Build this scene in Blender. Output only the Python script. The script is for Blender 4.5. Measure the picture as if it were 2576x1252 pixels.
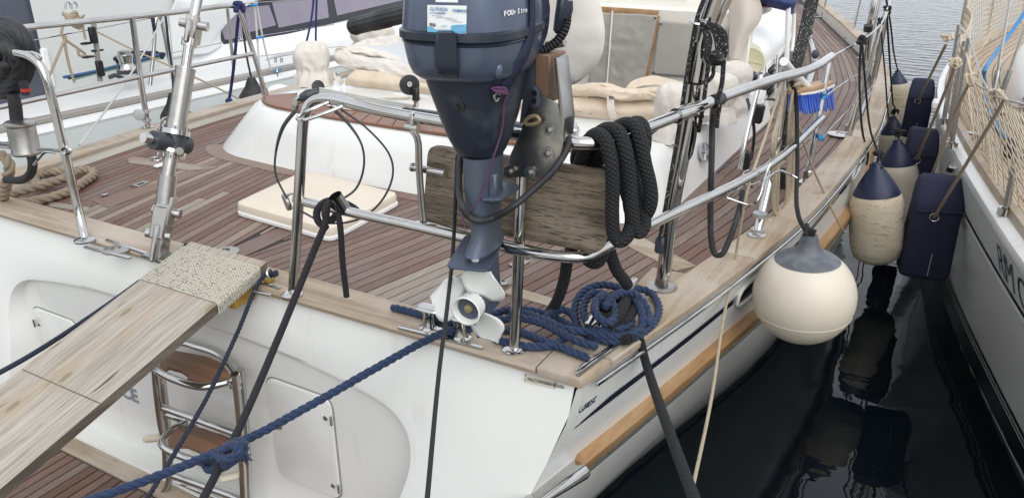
import bpy, bmesh, math, random
import numpy as np
from mathutils import Vector, Matrix

random.seed(7)
for o in list(bpy.data.objects):
    bpy.data.objects.remove(o)
scene = bpy.context.scene
col = scene.collection
R = math.radians

# ------------------------------------------------------------------ camera
FOC, HOR, AX = 1950.0, -200.0, R(29.0)          # focal length and horizon in photo pixels (2576 wide), heading
PITCH = math.atan2(626 - HOR, FOC)
CAM = np.array([2.32, -1.682, 2.30])
cd = bpy.data.cameras.new('camera')
cam = bpy.data.objects.new('camera', cd)
col.objects.link(cam)
cam.location = CAM
cam.rotation_euler = (math.pi / 2 - PITCH, 0, AX)
cd.sensor_width = 36
cd.lens = 36 * FOC / 2576
cd.clip_start = 0.05
cd.clip_end = 2000
scene.camera = cam

# ------------------------------------------------------------------ sky, sun, exposure
world = bpy.data.worlds.new('World')
scene.world = world
world.use_nodes = True
wn, wl = world.node_tree.nodes, world.node_tree.links
SUN_EL, SUN_AZ = R(42), R(130)                  # azimuth clockwise from +Y (forward): behind the camera, to starboard
sky = wn.new('ShaderNodeTexSky')
sky.sky_type = 'NISHITA'
sky.sun_disc = False
sky.sun_elevation = SUN_EL
sky.sun_rotation = SUN_AZ
sky.dust_density = 2.0
sky.ozone_density = 1.0
hs = wn.new('ShaderNodeHueSaturation')          # an overcast sky is nearly grey
hs.inputs['Saturation'].default_value = 0.16
wl.new(sky.outputs[0], hs.inputs['Color'])
cloud = wn.new('ShaderNodeMix')                  # even cloud cover over the clear-sky model
cloud.data_type = 'RGBA'
cloud.inputs['Factor'].default_value = 0.82
cloud.inputs['B'].default_value = (5.5, 5.8, 6.3, 1)
wl.new(hs.outputs[0], cloud.inputs['A'])
bg = wn['Background']
bg.inputs['Strength'].default_value = 0.15
wl.new(cloud.outputs['Result'], bg.inputs['Color'])
sd = bpy.data.lights.new('sun', 'SUN')
sd.energy = 1.1
sd.angle = R(60)
sd.color = (1.0, 0.97, 0.93)
so = bpy.data.objects.new('sun', sd)
col.objects.link(so)
so.location = (6, -8, 12)
sdir = Vector((math.sin(SUN_AZ) * math.cos(SUN_EL), math.cos(SUN_AZ) * math.cos(SUN_EL), math.sin(SUN_EL)))
so.rotation_euler = sdir.to_track_quat('Z', 'Y').to_euler()
vs = scene.view_settings
vs.view_transform = 'Standard'
vs.look = 'None'
vs.exposure = 0.5
vs.gamma = 1
vs.use_curve_mapping = False
scene.render.engine = 'CYCLES'
scene.cycles.use_denoising = True
scene.cycles.max_bounces = 14
scene.cycles.diffuse_bounces = 8
scene.cycles.glossy_bounces = 6

# ------------------------------------------------------------------ pixels (2576 wide) to places
def ray(x, y):
    u, v = x - 1288, 626 - y
    F = FOC * math.cos(PITCH) + v * math.sin(PITCH)
    Z = -FOC * math.sin(PITCH) + v * math.cos(PITCH)
    return np.array([u * math.cos(AX) - F * math.sin(AX), u * math.sin(AX) + F * math.cos(AX), Z]) / FOC
def PZ(x, y, z): d = ray(x, y); return CAM + d * (z - CAM[2]) / d[2]
def PY(x, y, Y): d = ray(x, y); return CAM + d * (Y - CAM[1]) / d[1]
def PX(x, y, X): d = ray(x, y); return CAM + d * (X - CAM[0]) / d[0]
def PN(x, y, p0, n): d = ray(x, y); return CAM + d * (np.dot(np.array(p0) - CAM, n) / np.dot(d, n))
def ys(pts, Y): return [PY(x, y, Y) for x, y in pts]
def zs(pts, z): return [PZ(x, y, z) for x, y in pts]
def xs(pts, X): return [PX(x, y, X) for x, y in pts]
def y3(pts): return [PY(x, y, Y) for x, y, Y in pts]

# ------------------------------------------------------------------ mesh building
WL = {}
def _link(o, parent, org):
    col.objects.link(o)
    if parent is not None:
        o.parent = parent
        o.location = np.array(org) - WL[parent.name]
    else:
        o.location = org
    WL[o.name] = np.array(org, float)
def tag(o, label=None, cat=None, group=None, kind=None):
    if label: o['label'] = label
    if cat: o['category'] = cat
    if group: o['group'] = group
    if kind: o['kind'] = kind
    return o
def thing(name, loc, label, cat, group=None, parent=None):
    o = bpy.data.objects.new(name, None)
    o.empty_display_size = 0.1
    _link(o, parent, loc)
    return tag(o, label, cat, group)

def catmull(pts, n=8, closed=False):
    P = [np.array(p, float) for p in pts]
    if len(P) < 3 and not closed:
        return np.array([P[0] + (P[-1] - P[0]) * t for t in np.linspace(0, 1, n + 1)])
    out = []
    N = len(P)
    for i in range(N if closed else N - 1):
        if closed:
            a, b, c, d = P[(i - 1) % N], P[i], P[(i + 1) % N], P[(i + 2) % N]
        else:
            b, c = P[i], P[i + 1]
            a = P[i - 1] if i else 2 * b - c
            d = P[i + 2] if i + 2 < N else 2 * c - b
        # centripetal parametrisation keeps loops from overshooting
        t0 = 0; t1 = t0 + max(np.linalg.norm(b - a), 1e-6) ** .5; t2 = t1 + max(np.linalg.norm(c - b), 1e-6) ** .5; t3 = t2 + max(np.linalg.norm(d - c), 1e-6) ** .5
        for k in range(n):
            t = t1 + (t2 - t1) * k / n
            A1 = (t1 - t) / (t1 - t0) * a + (t - t0) / (t1 - t0) * b
            A2 = (t2 - t) / (t2 - t1) * b + (t - t1) / (t2 - t1) * c
            A3 = (t3 - t) / (t3 - t2) * c + (t - t2) / (t3 - t2) * d
            B1 = (t2 - t) / (t2 - t0) * A1 + (t - t0) / (t2 - t0) * A2
            B2 = (t3 - t) / (t3 - t1) * A2 + (t - t1) / (t3 - t1) * A3
            out.append((t2 - t) / (t2 - t1) * B1 + (t - t1) / (t2 - t1) * B2)
    if not closed:
        out.append(P[-1])
    return np.array(out)
def resample(pts, step):
    P = np.array(pts, float)
    s = np.concatenate([[0], np.cumsum(np.linalg.norm(np.diff(P, axis=0), axis=1))])
    n = max(2, int(round(s[-1] / step)) + 1)
    t = np.linspace(0, s[-1], n)
    return np.stack([np.interp(t, s, P[:, i]) for i in range(3)], 1), t
def frames(P, closed=False):
    P = np.array(P, float)
    T = np.gradient(P, axis=0)
    T /= np.maximum(np.linalg.norm(T, axis=1), 1e-9)[:, None]
    n = np.cross(T[0], [0, 0, 1.0])
    if np.linalg.norm(n) < .2: n = np.cross(T[0], [1.0, 0, 0])
    n /= np.linalg.norm(n)
    N = [n]
    for i in range(1, len(P)):
        v = N[-1] - T[i] * np.dot(N[-1], T[i])
        N.append(v / max(np.linalg.norm(v), 1e-9))
    N = np.array(N)
    return T, N, np.cross(T, N)

class MB:
    def __init__(s): s.v = []; s.f = []; s.uv = []; s.mi = []; s.cur = 0
    def add(s, verts, faces, uvs=None):
        b = len(s.v)
        s.v += [tuple(map(float, p)) for p in verts]
        for i, f in enumerate(faces):
            s.f.append(tuple(b + k for k in f))
            s.uv.append(uvs[i] if uvs else [(0, 0)] * len(f))
            s.mi.append(s.cur)
        return s
    def tube(s, pts, r, n=10, caps=True, smooth=0, closed=False, flat=1.0):
        P = catmull(pts, smooth, closed) if smooth else np.array(pts, float)
        if closed: P = np.vstack([P, P[:1]])
        r = np.broadcast_to(np.array(r, float), (len(P),)) if np.ndim(r) == 0 or len(r) == len(P) else np.interp(np.linspace(0, 1, len(P)), np.linspace(0, 1, len(r)), r)
        T, N, B = frames(P)
        L = np.concatenate([[0], np.cumsum(np.linalg.norm(np.diff(P, axis=0), axis=1))])
        vs_, fs, us = [], [], []
        for i in range(len(P)):
            for k in range(n):
                a = 2 * math.pi * k / n
                vs_.append(P[i] + r[i] * (math.cos(a) * N[i] + flat * math.sin(a) * B[i]))
        for i in range(len(P) - 1):
            for k in range(n):
                k2 = (k + 1) % n
                fs.append((i * n + k, i * n + k2, (i + 1) * n + k2, (i + 1) * n + k))
                us.append([(L[i], k / n), (L[i], (k + 1) / n), (L[i + 1], (k + 1) / n), (L[i + 1], k / n)])
        if caps and not closed:
            fs.append(tuple(range(n - 1, -1, -1))); us.append([(0, 0)] * n)
            fs.append(tuple((len(P) - 1) * n + k for k in range(n))); us.append([(0, 0)] * n)
        return s.add(vs_, fs, us)
    def rope3(s, pts, r, pitch=None, n=6, smooth=8, per=9, strands=3, hand=1):
        P = catmull(pts, smooth) if smooth else np.array(pts, float)
        pitch = pitch or r * 5.6
        P, t = resample(P, pitch / per)
        T, N, B = frames(P)
        for q in range(strands):
            a = hand * 2 * math.pi * t / pitch + 2 * math.pi * q / strands
            env = np.ones(len(P)); env[0] = env[-1] = .5
            C_ = P + (r * .50 * env)[:, None] * (np.cos(a)[:, None] * N + np.sin(a)[:, None] * B)
            s.tube(C_, np.full(len(P), r * .56) * env, n=n)
        return s
    def lathe(s, prof, c, axis=(0, 0, 1), n=24, caps=True):
        ax = Vector(axis).normalized()
        q = Vector((0, 0, 1)).rotation_difference(ax).to_matrix()
        vs_, fs, us = [], [], []
        for r, h in prof:
            for k in range(n):
                a = 2 * math.pi * k / n
                vs_.append(np.array(c) + np.array(q @ Vector((r * math.cos(a), r * math.sin(a), h))))
        m = len(prof)
        for i in range(m - 1):
            for k in range(n):
                k2 = (k + 1) % n
                fs.append((i * n + k, i * n + k2, (i + 1) * n + k2, (i + 1) * n + k))
                us.append([(k / n, i / m), ((k + 1) / n, i / m), ((k + 1) / n, (i + 1) / m), (k / n, (i + 1) / m)])
        if caps:
            fs.append(tuple(range(n - 1, -1, -1))); us.append([(0, 0)] * n)
            fs.append(tuple((m - 1) * n + k for k in range(n))); us.append([(0, 0)] * n)
        return s.add(vs_, fs, us)
    def loft(s, rings, caps=True, closed=True, uvs=True):
        n, m = len(rings[0]), len(rings)
        vs_ = [p for rg in rings for p in rg]
        fs, us = [], []
        for i in range(m - 1):
            for k in range(n if closed else n - 1):
                k2 = (k + 1) % n
                fs.append((i * n + k, i * n + k2, (i + 1) * n + k2, (i + 1) * n + k))
                us.append([(k / n, i / m), ((k + 1) / n, i / m), ((k + 1) / n, (i + 1) / m), (k / n, (i + 1) / m)])
        if caps and closed:
            fs.append(tuple(range(n - 1, -1, -1))); us.append([(0, 0)] * n)
            fs.append(tuple((m - 1) * n + k for k in range(n))); us.append([(0, 0)] * n)
        return s.add(vs_, fs, us)
    def box(s, c, size, rot=None, bev=0.0, seg=1):
        bm = bmesh.new()
        bmesh.ops.create_cube(bm, size=1)
        for v in bm.verts: v.co = Vector([v.co[i] * size[i] for i in range(3)])
        if bev: bmesh.ops.bevel(bm, geom=bm.edges[:] , offset=bev, segments=seg, profile=.5, affect='EDGES')
        M = (rot if rot is not None else Matrix.Identity(3))
        bm.verts.index_update()
        vs_ = [np.array(M @ v.co) + np.array(c) for v in bm.verts]
        fs = [tuple(v.index for v in f.verts) for f in bm.faces]
        bm.free()
        return s.add(vs_, fs)
    def prism(s, poly, vec, bev=0.0):
        n = len(poly)
        A = [np.array(p, float) for p in poly]
        B = [p + np.array(vec, float) for p in A]
        bm = bmesh.new()
        va = [bm.verts.new(p) for p in A]; vb = [bm.verts.new(p) for p in B]
        bm.faces.new(va); bm.faces.new(vb[::-1])
        for i in range(n):
            j = (i + 1) % n
            bm.faces.new((va[j], va[i], vb[i], vb[j]))
        bmesh.ops.recalc_face_normals(bm, faces=bm.faces[:])
        if bev: bmesh.ops.bevel(bm, geom=bm.edges[:], offset=bev, segments=2, profile=.5, affect='EDGES', clamp_overlap=True)
        bm.verts.index_update()
        vs_ = [v.co[:] for v in bm.verts]
        fs = [tuple(v.index for v in f.verts) for f in bm.faces]
        bm.free()
        return s.add(vs_, fs)
    def sphere(s, c, r, n=12, sc=(1, 1, 1)):
        prof = [(max(1e-4, math.sin(math.pi * i / n)), -math.cos(math.pi * i / n)) for i in range(n + 1)]
        b = len(s.v)
        s.lathe(prof, (0, 0, 0), n=2 * n)
        for i in range(b, len(s.v)):
            s.v[i] = tuple(np.array(s.v[i]) * r * np.array(sc) + np.array(c))
        return s
    def build(s, name, mat, parent=None, label=None, cat=None, group=None, kind=None, org=None, sharp=38, smooth=True, recalc=False):
        V = np.array(s.v)
        if org is None:
            org = np.array([(V[:, 0].min() + V[:, 0].max()) / 2, (V[:, 1].min() + V[:, 1].max()) / 2, V[:, 2].min()])
        me = bpy.data.meshes.new(name)
        me.from_pydata((V - np.array(org)).tolist(), [], s.f)
        uvl = me.uv_layers.new(name='UVMap')
        flat = [c for f in s.uv for uv in f for c in uv]
        uvl.data.foreach_set('uv', flat)
        mats = mat if isinstance(mat, (list, tuple)) else [mat]
        for m in mats: me.materials.append(M[m] if isinstance(m, str) else m)
        if len(mats) > 1: me.polygons.foreach_set('material_index', s.mi)
        if recalc:
            bm = bmesh.new(); bm.from_mesh(me)
            bmesh.ops.recalc_face_normals(bm, faces=bm.faces[:])
            bm.to_mesh(me); bm.free()
        me.update()
        if smooth:
            me.shade_smooth()
            me.set_sharp_from_angle(angle=R(sharp))
        o = bpy.data.objects.new(name, me)
        _link(o, parent, org)
        return tag(o, label, cat, group, kind)

def tube(name, pts, r, mat, parent=None, smooth=6, n=10, label=None, cat=None, group=None, flat=1.0, closed=False):
    return MB().tube(pts, r, n=n, smooth=smooth, flat=flat, closed=closed).build(name, mat, parent, label, cat, group)
def rot_to(zaxis, xhint=(1, 0, 0)):
    z = Vector(zaxis).normalized()
    x = (Vector(xhint) - z * Vector(xhint).dot(z)).normalized()
    y = z.cross(x)
    return Matrix((x, y, z)).transposed()
def text(name, body, mat, org, right, up, size, parent, extrude=0.0008, shear=0.0, bold=0.0, align='LEFT', space=1.0, label=None):
    cu = bpy.data.curves.new(name, 'FONT')
    cu.body = body; cu.size = size; cu.extrude = extrude; cu.shear = shear; cu.offset = bold; cu.align_x = align; cu.space_character = space
    tmp = bpy.data.objects.new('tmp', cu); col.objects.link(tmp)
    dg = bpy.context.evaluated_depsgraph_get()
    me = bpy.data.meshes.new_from_object(tmp.evaluated_get(dg))
    bpy.data.objects.remove(tmp)
    x = Vector(right).normalized(); u = Vector(up); u = (u - x * u.dot(x)).normalized(); z = x.cross(u)
    Mx = Matrix((x, u, z)).transposed()
    me.transform(Mx.to_4x4())
    me.materials.clear(); me.materials.append(M[mat])
    o = bpy.data.objects.new(name, me)
    _link(o, parent, org)
    if label: o['label'] = label
    return o
def copy_tree(src, dloc, label=None, parent=None):
    c = src.copy(); col.objects.link(c); c.parent = parent
    if parent is None: c.location = np.array(src.location) + np.array(dloc)
    WL[c.name] = WL[src.name] + np.array(dloc)
    if label: c['label'] = label
    for ch in src.children:
        copy_tree(ch, dloc, None, c)
    return c

# ------------------------------------------------------------------ materials
M = {}
def mat(name, color, rough=.5, metal=0.0, spec=.5, bump=None, var=None, coat=0.0, sheen=0.0):
    """colour with optional noise variation (scale, amount, second colour, stretch) and bump (scale, strength, stretch)"""
    m = bpy.data.materials.new(name); m.use_nodes = True
    nt = m.node_tree; N, Lk = nt.nodes, nt.links
    b = N['Principled BSDF']
    b.inputs['Base Color'].default_value = (*color, 1)
    b.inputs['Roughness'].default_value = rough
    b.inputs['Metallic'].default_value = metal
    b.inputs['Specular IOR Level'].default_value = spec
    b.inputs['Coat Weight'].default_value = coat
    b.inputs['Sheen Weight'].default_value = sheen
    tc = N.new('ShaderNodeTexCoord'); oi = N.new('ShaderNodeObjectInfo')
    ad = N.new('ShaderNodeVectorMath'); ad.operation = 'ADD'
    sc = N.new('ShaderNodeMath'); sc.operation = 'MULTIPLY'; sc.inputs[1].default_value = 37.0
    Lk.new(oi.outputs['Random'], sc.inputs[0]); Lk.new(tc.outputs['Object'], ad.inputs[0]); Lk.new(sc.outputs[0], ad.inputs[1])
    def noise(scale, stretch, detail=6, rgh=.6):
        mp = N.new('ShaderNodeMapping'); mp.inputs['Scale'].default_value = stretch
        Lk.new(ad.outputs[0], mp.inputs[0])
        nz = N.new('ShaderNodeTexNoise'); nz.inputs['Scale'].default_value = scale; nz.inputs['Detail'].default_value = detail; nz.inputs['Roughness'].default_value = rgh
        Lk.new(mp.outputs[0], nz.inputs['Vector'])
        return nz
    if var:
        vs_ = var if isinstance(var, list) else [var]
        last = None
        for (scale, lo, hi, c2, stretch) in vs_:
            nz = noise(scale, stretch)
            rp = N.new('ShaderNodeMapRange'); rp.inputs['From Min'].default_value = lo; rp.inputs['From Max'].default_value = hi
            Lk.new(nz.outputs['Fac'], rp.inputs['Value'])
            mx = N.new('ShaderNodeMix'); mx.data_type = 'RGBA'
            Lk.new(rp.outputs[0], mx.inputs['Factor'])
            if last is None: mx.inputs['A'].default_value = (*color, 1)
            else: Lk.new(last, mx.inputs['A'])
            mx.inputs['B'].default_value = (*c2, 1)
            last = mx.outputs['Result']
        Lk.new(last, b.inputs['Base Color'])
    if bump:
        nz = noise(bump[0], bump[2])
        bp = N.new('ShaderNodeBump'); bp.inputs['Strength'].default_value = bump[1]; bp.inputs['Distance'].default_value = bump[3] if len(bump) > 3 else .002
        Lk.new(nz.outputs['Fac'], bp.inputs['Height'])
        Lk.new(bp.outputs[0], b.inputs['Normal'])
    M[name] = m
    return m
I3 = (1, 1, 1)
mat('gel', (.78, .78, .75), .22, var=[(1.3, .45, .75, (.74, .74, .70), I3), (45, .70, .78, (.55, .53, .47), I3), (9, .60, .78, (.66, .64, .58), (1, 1, .12))], coat=.3)
mat('gel_cream', (.74, .71, .63), .3, var=(2, .4, .8, (.66, .62, .54), I3))
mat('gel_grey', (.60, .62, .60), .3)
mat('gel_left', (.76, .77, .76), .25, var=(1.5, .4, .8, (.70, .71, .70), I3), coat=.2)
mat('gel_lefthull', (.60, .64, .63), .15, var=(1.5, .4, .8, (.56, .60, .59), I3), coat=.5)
mat('nonskid', (.68, .68, .66), .6, bump=(220, .3, I3))
mat('toe_grey', (.27, .25, .23), .6, var=(9, .4, .7, (.34, .31, .28), (1, .05, 1)), bump=(60, .4, (1, .1, 1)))
mat('caulk', (.022, .022, .025), .6)
mat('steel', (.56, .55, .53), .12, 1.0, var=(6, .45, .7, (.47, .455, .43), I3), bump=(9, .08, I3, .004))
mat('steel_dull', (.42, .41, .39), .34, 1.0, var=(25, .4, .7, (.36, .34, .31), I3), bump=(120, .15, I3))
mat('alu', (.52, .53, .54), .38, .8, bump=(150, .1, I3))
mat('plate', (.47, .45, .40), .33, 1.0, var=[(5, .47, .53, (.33, .33, .31), I3), (30, .5, .7, (.40, .37, .32), I3)])
mat('screw', (.30, .28, .26), .35, 1.0)
mat('black', (.012, .012, .014), .45, bump=(90, .1, I3))
mat('rubber', (.018, .018, .02), .6, bump=(60, .2, I3), var=(14, .5, .75, (.045, .045, .05), I3))
mat('gunmetal', (.055, .06, .07), .4, .3, bump=(200, .15, I3))
mat('cap_teak', (.40, .315, .225), .62, var=[(26, .42, .60, (.29, .215, .145), (1.0, .06, 1.0)), (2.2, .42, .66, (.46, .40, .335), I3), (7, .62, .74, (.26, .19, .13), (1, .4, 1)), (140, .62, .72, (.20, .15, .10), (1, .05, 1))], bump=(120, .35, (1, .05, 1)))
mat('cap_teak_x', (.42, .335, .245), .62, var=[(26, .42, .60, (.29, .22, .15), (.06, 1.0, 1.0)), (2.2, .42, .66, (.47, .41, .345), I3), (7, .62, .74, (.27, .20, .135), (.4, 1, 1)), (140, .62, .72, (.20, .15, .10), (.05, 1, 1))], bump=(120, .35, (.05, 1, 1)))
mat('strake_teak', (.42, .25, .12), .5, var=[(22, .4, .65, (.31, .17, .075), (1, .06, 1)), (4, .5, .75, (.50, .36, .21), (1, .3, 1))], bump=(90, .25, (1, .06, 1)))
mat('trim_teak', (.23, .095, .045), .4, var=(30, .4, .65, (.15, .06, .03), (1, .08, 1)))
mat('trim_teak_x', (.23, .095, .045), .4, var=(30, .4, .65, (.15, .06, .03), (.08, 1, 1)))
mat('step_teak', (.24, .13, .075), .5, var=[(26, .4, .65, (.14, .075, .045), (.07, 1, 1)), (3, .5, .75, (.32, .20, .13), I3)])
mat('plywood', (.25, .20, .145), .85, var=[(40, .42, .60, (.135, .105, .075), (.05, .5, 1.0)), (5, .5, .72, (.34, .29, .225), I3), (420, .56, .62, (.035, .03, .022), (.05, 1, 1.0)), (120, .62, .66, (.05, .04, .03), (.06, 1, 1))], bump=(300, .8, (.05, 1, 1), .003))
mat('engine', (.080, .103, .150), .30, .30, var=[(2.2, .4, .7, (.098, .122, .172), I3), (60, .70, .76, (.15, .16, .18), I3)], coat=.15, bump=(6, .02, I3))
mat('engine_dark', (.024, .031, .048), .36, .2, var=[(12, .55, .75, (.065, .075, .09), I3)], bump=(45, .12, I3))
mat('engine_leg', (.075, .095, .132), .42, .3, var=[(7, .5, .75, (.085, .10, .125), I3), (70, .66, .72, (.16, .165, .17), I3)])
mat('propwhite', (.70, .71, .68), .5, var=[(38, .66, .72, (.33, .31, .27), I3), (7, .5, .8, (.62, .63, .59), I3)], bump=(40, .12, I3))
mat('brass', (.36, .29, .17), .6, .4, var=(40, .4, .7, (.22, .18, .11), I3), bump=(60, .6, I3))
mat('yellow', (.42, .24, .03), .6, var=(20, .4, .7, (.2, .11, .03), I3))
mat('canvas', (.58, .475, .355), .9, var=[(4, .35, .75, (.68, .58, .46), I3), (7, .55, .75, (.56, .44, .32), I3)], bump=(9, .35, I3, .015))
mat('canvas_pale', (.66, .62, .56), .9, var=[(5, .35, .75, (.60, .55, .49), I3)], bump=(9, .3, I3, .015))
mat('canvas_wheel', (.66, .63, .58), .85, var=(3, .35, .75, (.60, .57, .52), I3), bump=(8, .4, I3, .012))
mat('canvas_grey', (.40, .37, .33), .85, var=(5, .35, .75, (.36, .335, .30), (1, 1, .3)), bump=(8, .25, I3, .008))
mat('clearvinyl', (.52, .54, .54), .25)
mat('cushion', (.70, .62, .51), .8, var=(3, .4, .8, (.65, .56, .45), I3), bump=(5, .3, I3, .01))
mat('white', (.80, .80, .78), .4)
mat('navy_canvas', (.022, .035, .13), .8, bump=(25, .3, I3, .006), var=(6, .4, .8, (.03, .05, .17), I3))
mat('navy_strap', (.014, .018, .045), .85, bump=(120, .3, I3))
mat('navy_fender', (.014, .017, .042), .85, bump=(150, .25, I3), var=(6, .4, .8, (.02, .024, .055), I3))
mat('navy_vinyl', (.016, .022, .065), .42, bump=(14, .5, I3, .006))
mat('grey_vinyl', (.085, .095, .11), .5, var=[(18, .45, .75, (.17, .18, .19), I3)], bump=(30, .4, I3))
mat('fender', (.72, .66, .54), .42, var=[(2.5, .4, .75, (.66, .58, .45), I3)], bump=(4, .05, I3))
mat('fender_dirty', (.66, .59, .46), .55, var=[(5, .4, .7, (.56, .47, .32), I3), (30, .60, .68, (.28, .22, .15), (1, 1, 3)), (9, .56, .66, (.42, .33, .21), (1, 1, 4)), (70, .66, .70, (.16, .14, .12), (.5, .5, 3))], bump=(40, .3, (1, 1, 3)))
mat('fender_ball', (.66, .60, .50), .40, var=[(2.0, .4, .75, (.60, .53, .42), I3), (3.4, .70, .80, (.40, .39, .38), (1, 3, 2))])
mat('tan_wood', (.24, .15, .10), .6, var=[(24, .4, .65, (.15, .085, .055), (1, 1, .1)), (5, .5, .7, (.32, .25, .19), I3)])
mat('bristle', (.006, .095, .66), .5, sheen=.3, var=(90, .4, .7, (.012, .16, .82), (1, 1, .1)))
mat('twine_blue', (.02, .22, .5), .6)
mat('hose_blue', (.035, .19, .42), .45)
mat('line_blue', (.05, .11, .24), .8, bump=(150, .4, I3))
mat('line_green', (.16, .30, .24), .8, bump=(150, .4, I3))
mat('seam', (.30, .30, .28), .6)
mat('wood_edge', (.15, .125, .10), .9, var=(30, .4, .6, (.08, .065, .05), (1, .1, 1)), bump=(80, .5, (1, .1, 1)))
mat('backdrop_dark', (.06, .07, .05), .9)
mat('rope_blue', (.008, .022, .066), .75, bump=(160, .5, I3), var=(40, .4, .7, (.013, .034, .092), I3), sheen=.1)
mat('rope_tan', (.30, .24, .175), .85, bump=(200, .6, I3), var=(30, .4, .7, (.22, .17, .12), I3))
mat('rope_navy', (.012, .018, .035), .8, bump=(200, .5, I3), var=(40, .4, .7, (.02, .028, .05), I3))
mat('rope_navyblue', (.015, .024, .10), .8, bump=(200, .4, I3))
mat('strap_tan', (.36, .29, .21), .85, bump=(200, .4, I3))
mat('net', (.52, .44, .33), .8)
mat('window', (.15, .125, .17), .05, 0.0, .9, var=(1.2, .4, .7, (.21, .18, .235), I3), coat=1.0)
mat('frame_black', (.02, .022, .03), .25)
mat('letter_grey', (.24, .27, .31), .4)
mat('letter_navy', (.012, .016, .04), .4)
mat('stripe_navy', (.018, .022, .04), .12, coat=.6)
mat('boot_black', (.008, .010, .012), .3)
mat('sail_cover', (.60, .54, .47), .9, var=(4, .4, .7, (.55, .48, .41), I3))
mat('vent_yellow', (.62, .58, .40), .5)
mat('portlight', (.03, .032, .036), .15, coat=.5)
mat('red', (.45, .03, .02), .5)
mat('orange', (.45, .15, .02), .7)
mat('purple', (.10, .04, .10), .8)
mat('sign_cream', (.62, .57, .47), .35, .3)
mat('sticker', (.74, .76, .74), .35)
mat('sticker_blue', (.14, .40, .60), .35)
mat('sticker_text', (.12, .25, .45), .4)
mat('sticker_grey', (.35, .38, .40), .4)

def nodes_of(name):
    m = M[name]; return m.node_tree.nodes, m.node_tree.links, m.node_tree.nodes['Principled BSDF']

# deck teak: every plank its own tone, from bleached to red brown, fine grain along the boat
def make_teak(name, dark=1.0, ax=(1, .045, 1)):
    m = bpy.data.materials.new(name); m.use_nodes = True; M[name] = m
    N, Lk, b = nodes_of(name)
    oi = N.new('ShaderNodeObjectInfo'); tc = N.new('ShaderNodeTexCoord')
    ad = N.new('ShaderNodeVectorMath'); ad.operation = 'ADD'
    sc = N.new('ShaderNodeMath'); sc.operation = 'MULTIPLY'; sc.inputs[1].default_value = 61.0
    Lk.new(oi.outputs['Random'], sc.inputs[0]); Lk.new(tc.outputs['Object'], ad.inputs[0]); Lk.new(sc.outputs[0], ad.inputs[1])
    cr = N.new('ShaderNodeValToRGB')
    e = cr.color_ramp.elements
    e[0].position = 0; e[0].color = (.125 * dark, .064 * dark, .045 * dark, 1)
    e[1].position = 1; e[1].color = (.30 * dark, .225 * dark, .165 * dark, 1)
    for p, c in ((.25, (.165, .088, .062)), (.5, (.145, .088, .070)), (.72, (.19, .115, .085)), (.9, (.21, .145, .115))):
        q = e.new(p); q.color = (c[0] * dark, c[1] * dark, c[2] * dark, 1)
    Lk.new(oi.outputs['Random'], cr.inputs[0])
    mp = N.new('ShaderNodeMapping'); mp.inputs['Scale'].default_value = ax; Lk.new(ad.outputs[0], mp.inputs[0])
    nz = N.new('ShaderNodeTexNoise'); nz.inputs['Scale'].default_value = 130; nz.inputs['Detail'].default_value = 8; nz.inputs['Roughness'].default_value = .7
    Lk.new(mp.outputs[0], nz.inputs['Vector'])
    n2 = N.new('ShaderNodeTexNoise'); n2.inputs['Scale'].default_value = 3.2; n2.inputs['Detail'].default_value = 4; Lk.new(ad.outputs[0], n2.inputs['Vector'])
    mr = N.new('ShaderNodeMapRange'); mr.inputs['From Min'].default_value = .3; mr.inputs['From Max'].default_value = .7; mr.inputs['To Min'].default_value = .66; mr.inputs['To Max'].default_value = 1.32
    Lk.new(nz.outputs['Fac'], mr.inputs['Value'])
    mx = N.new('ShaderNodeMix'); mx.data_type = 'RGBA'; mx.blend_type = 'MULTIPLY'; mx.inputs['Factor'].default_value = 1
    cb = N.new('ShaderNodeCombineColor')
    for i in range(3): Lk.new(mr.outputs[0], cb.inputs[i])
    Lk.new(cr.outputs[0], mx.inputs['A']); Lk.new(cb.outputs[0], mx.inputs['B'])
    # weathered grey patches that run over the planks
    mr2 = N.new('ShaderNodeMapRange'); mr2.inputs['From Min'].default_value = .45; mr2.inputs['From Max'].default_value = .72; mr2.inputs['To Max'].default_value = .55
    Lk.new(n2.outputs['Fac'], mr2.inputs['Value'])
    mg = N.new('ShaderNodeMix'); mg.data_type = 'RGBA'; mg.inputs['B'].default_value = (.20 * dark, .165 * dark, .145 * dark, 1)
    Lk.new(mr2.outputs[0], mg.inputs['Factor']); Lk.new(mx.outputs['Result'], mg.inputs['A'])
    Lk.new(mg.outputs['Result'], b.inputs['Base Color'])
    b.inputs['Roughness'].default_value = .55
    bp = N.new('ShaderNodeBump'); bp.inputs['Strength'].default_value = .3; bp.inputs['Distance'].default_value = .0015
    Lk.new(nz.outputs['Fac'], bp.inputs['Height']); Lk.new(bp.outputs[0], b.inputs['Normal'])
make_teak('teak')
make_teak('teak_light', 1.0)
for nd in M['teak_light'].node_tree.nodes:
    if nd.type == 'VALTORGB':
        for e_, c_ in zip(nd.color_ramp.elements, [(.24, .19, .15), (.31, .255, .205), (.26, .21, .165), (.32, .265, .215), (.27, .225, .185), (.34, .29, .24)]): e_.color = (*c_, 1)
    if nd.type == 'MIX' and nd.blend_type == 'MIX': nd.inputs['B'].default_value = (.29, .245, .205, 1)
make_teak('teak_right', 1.9)

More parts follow.
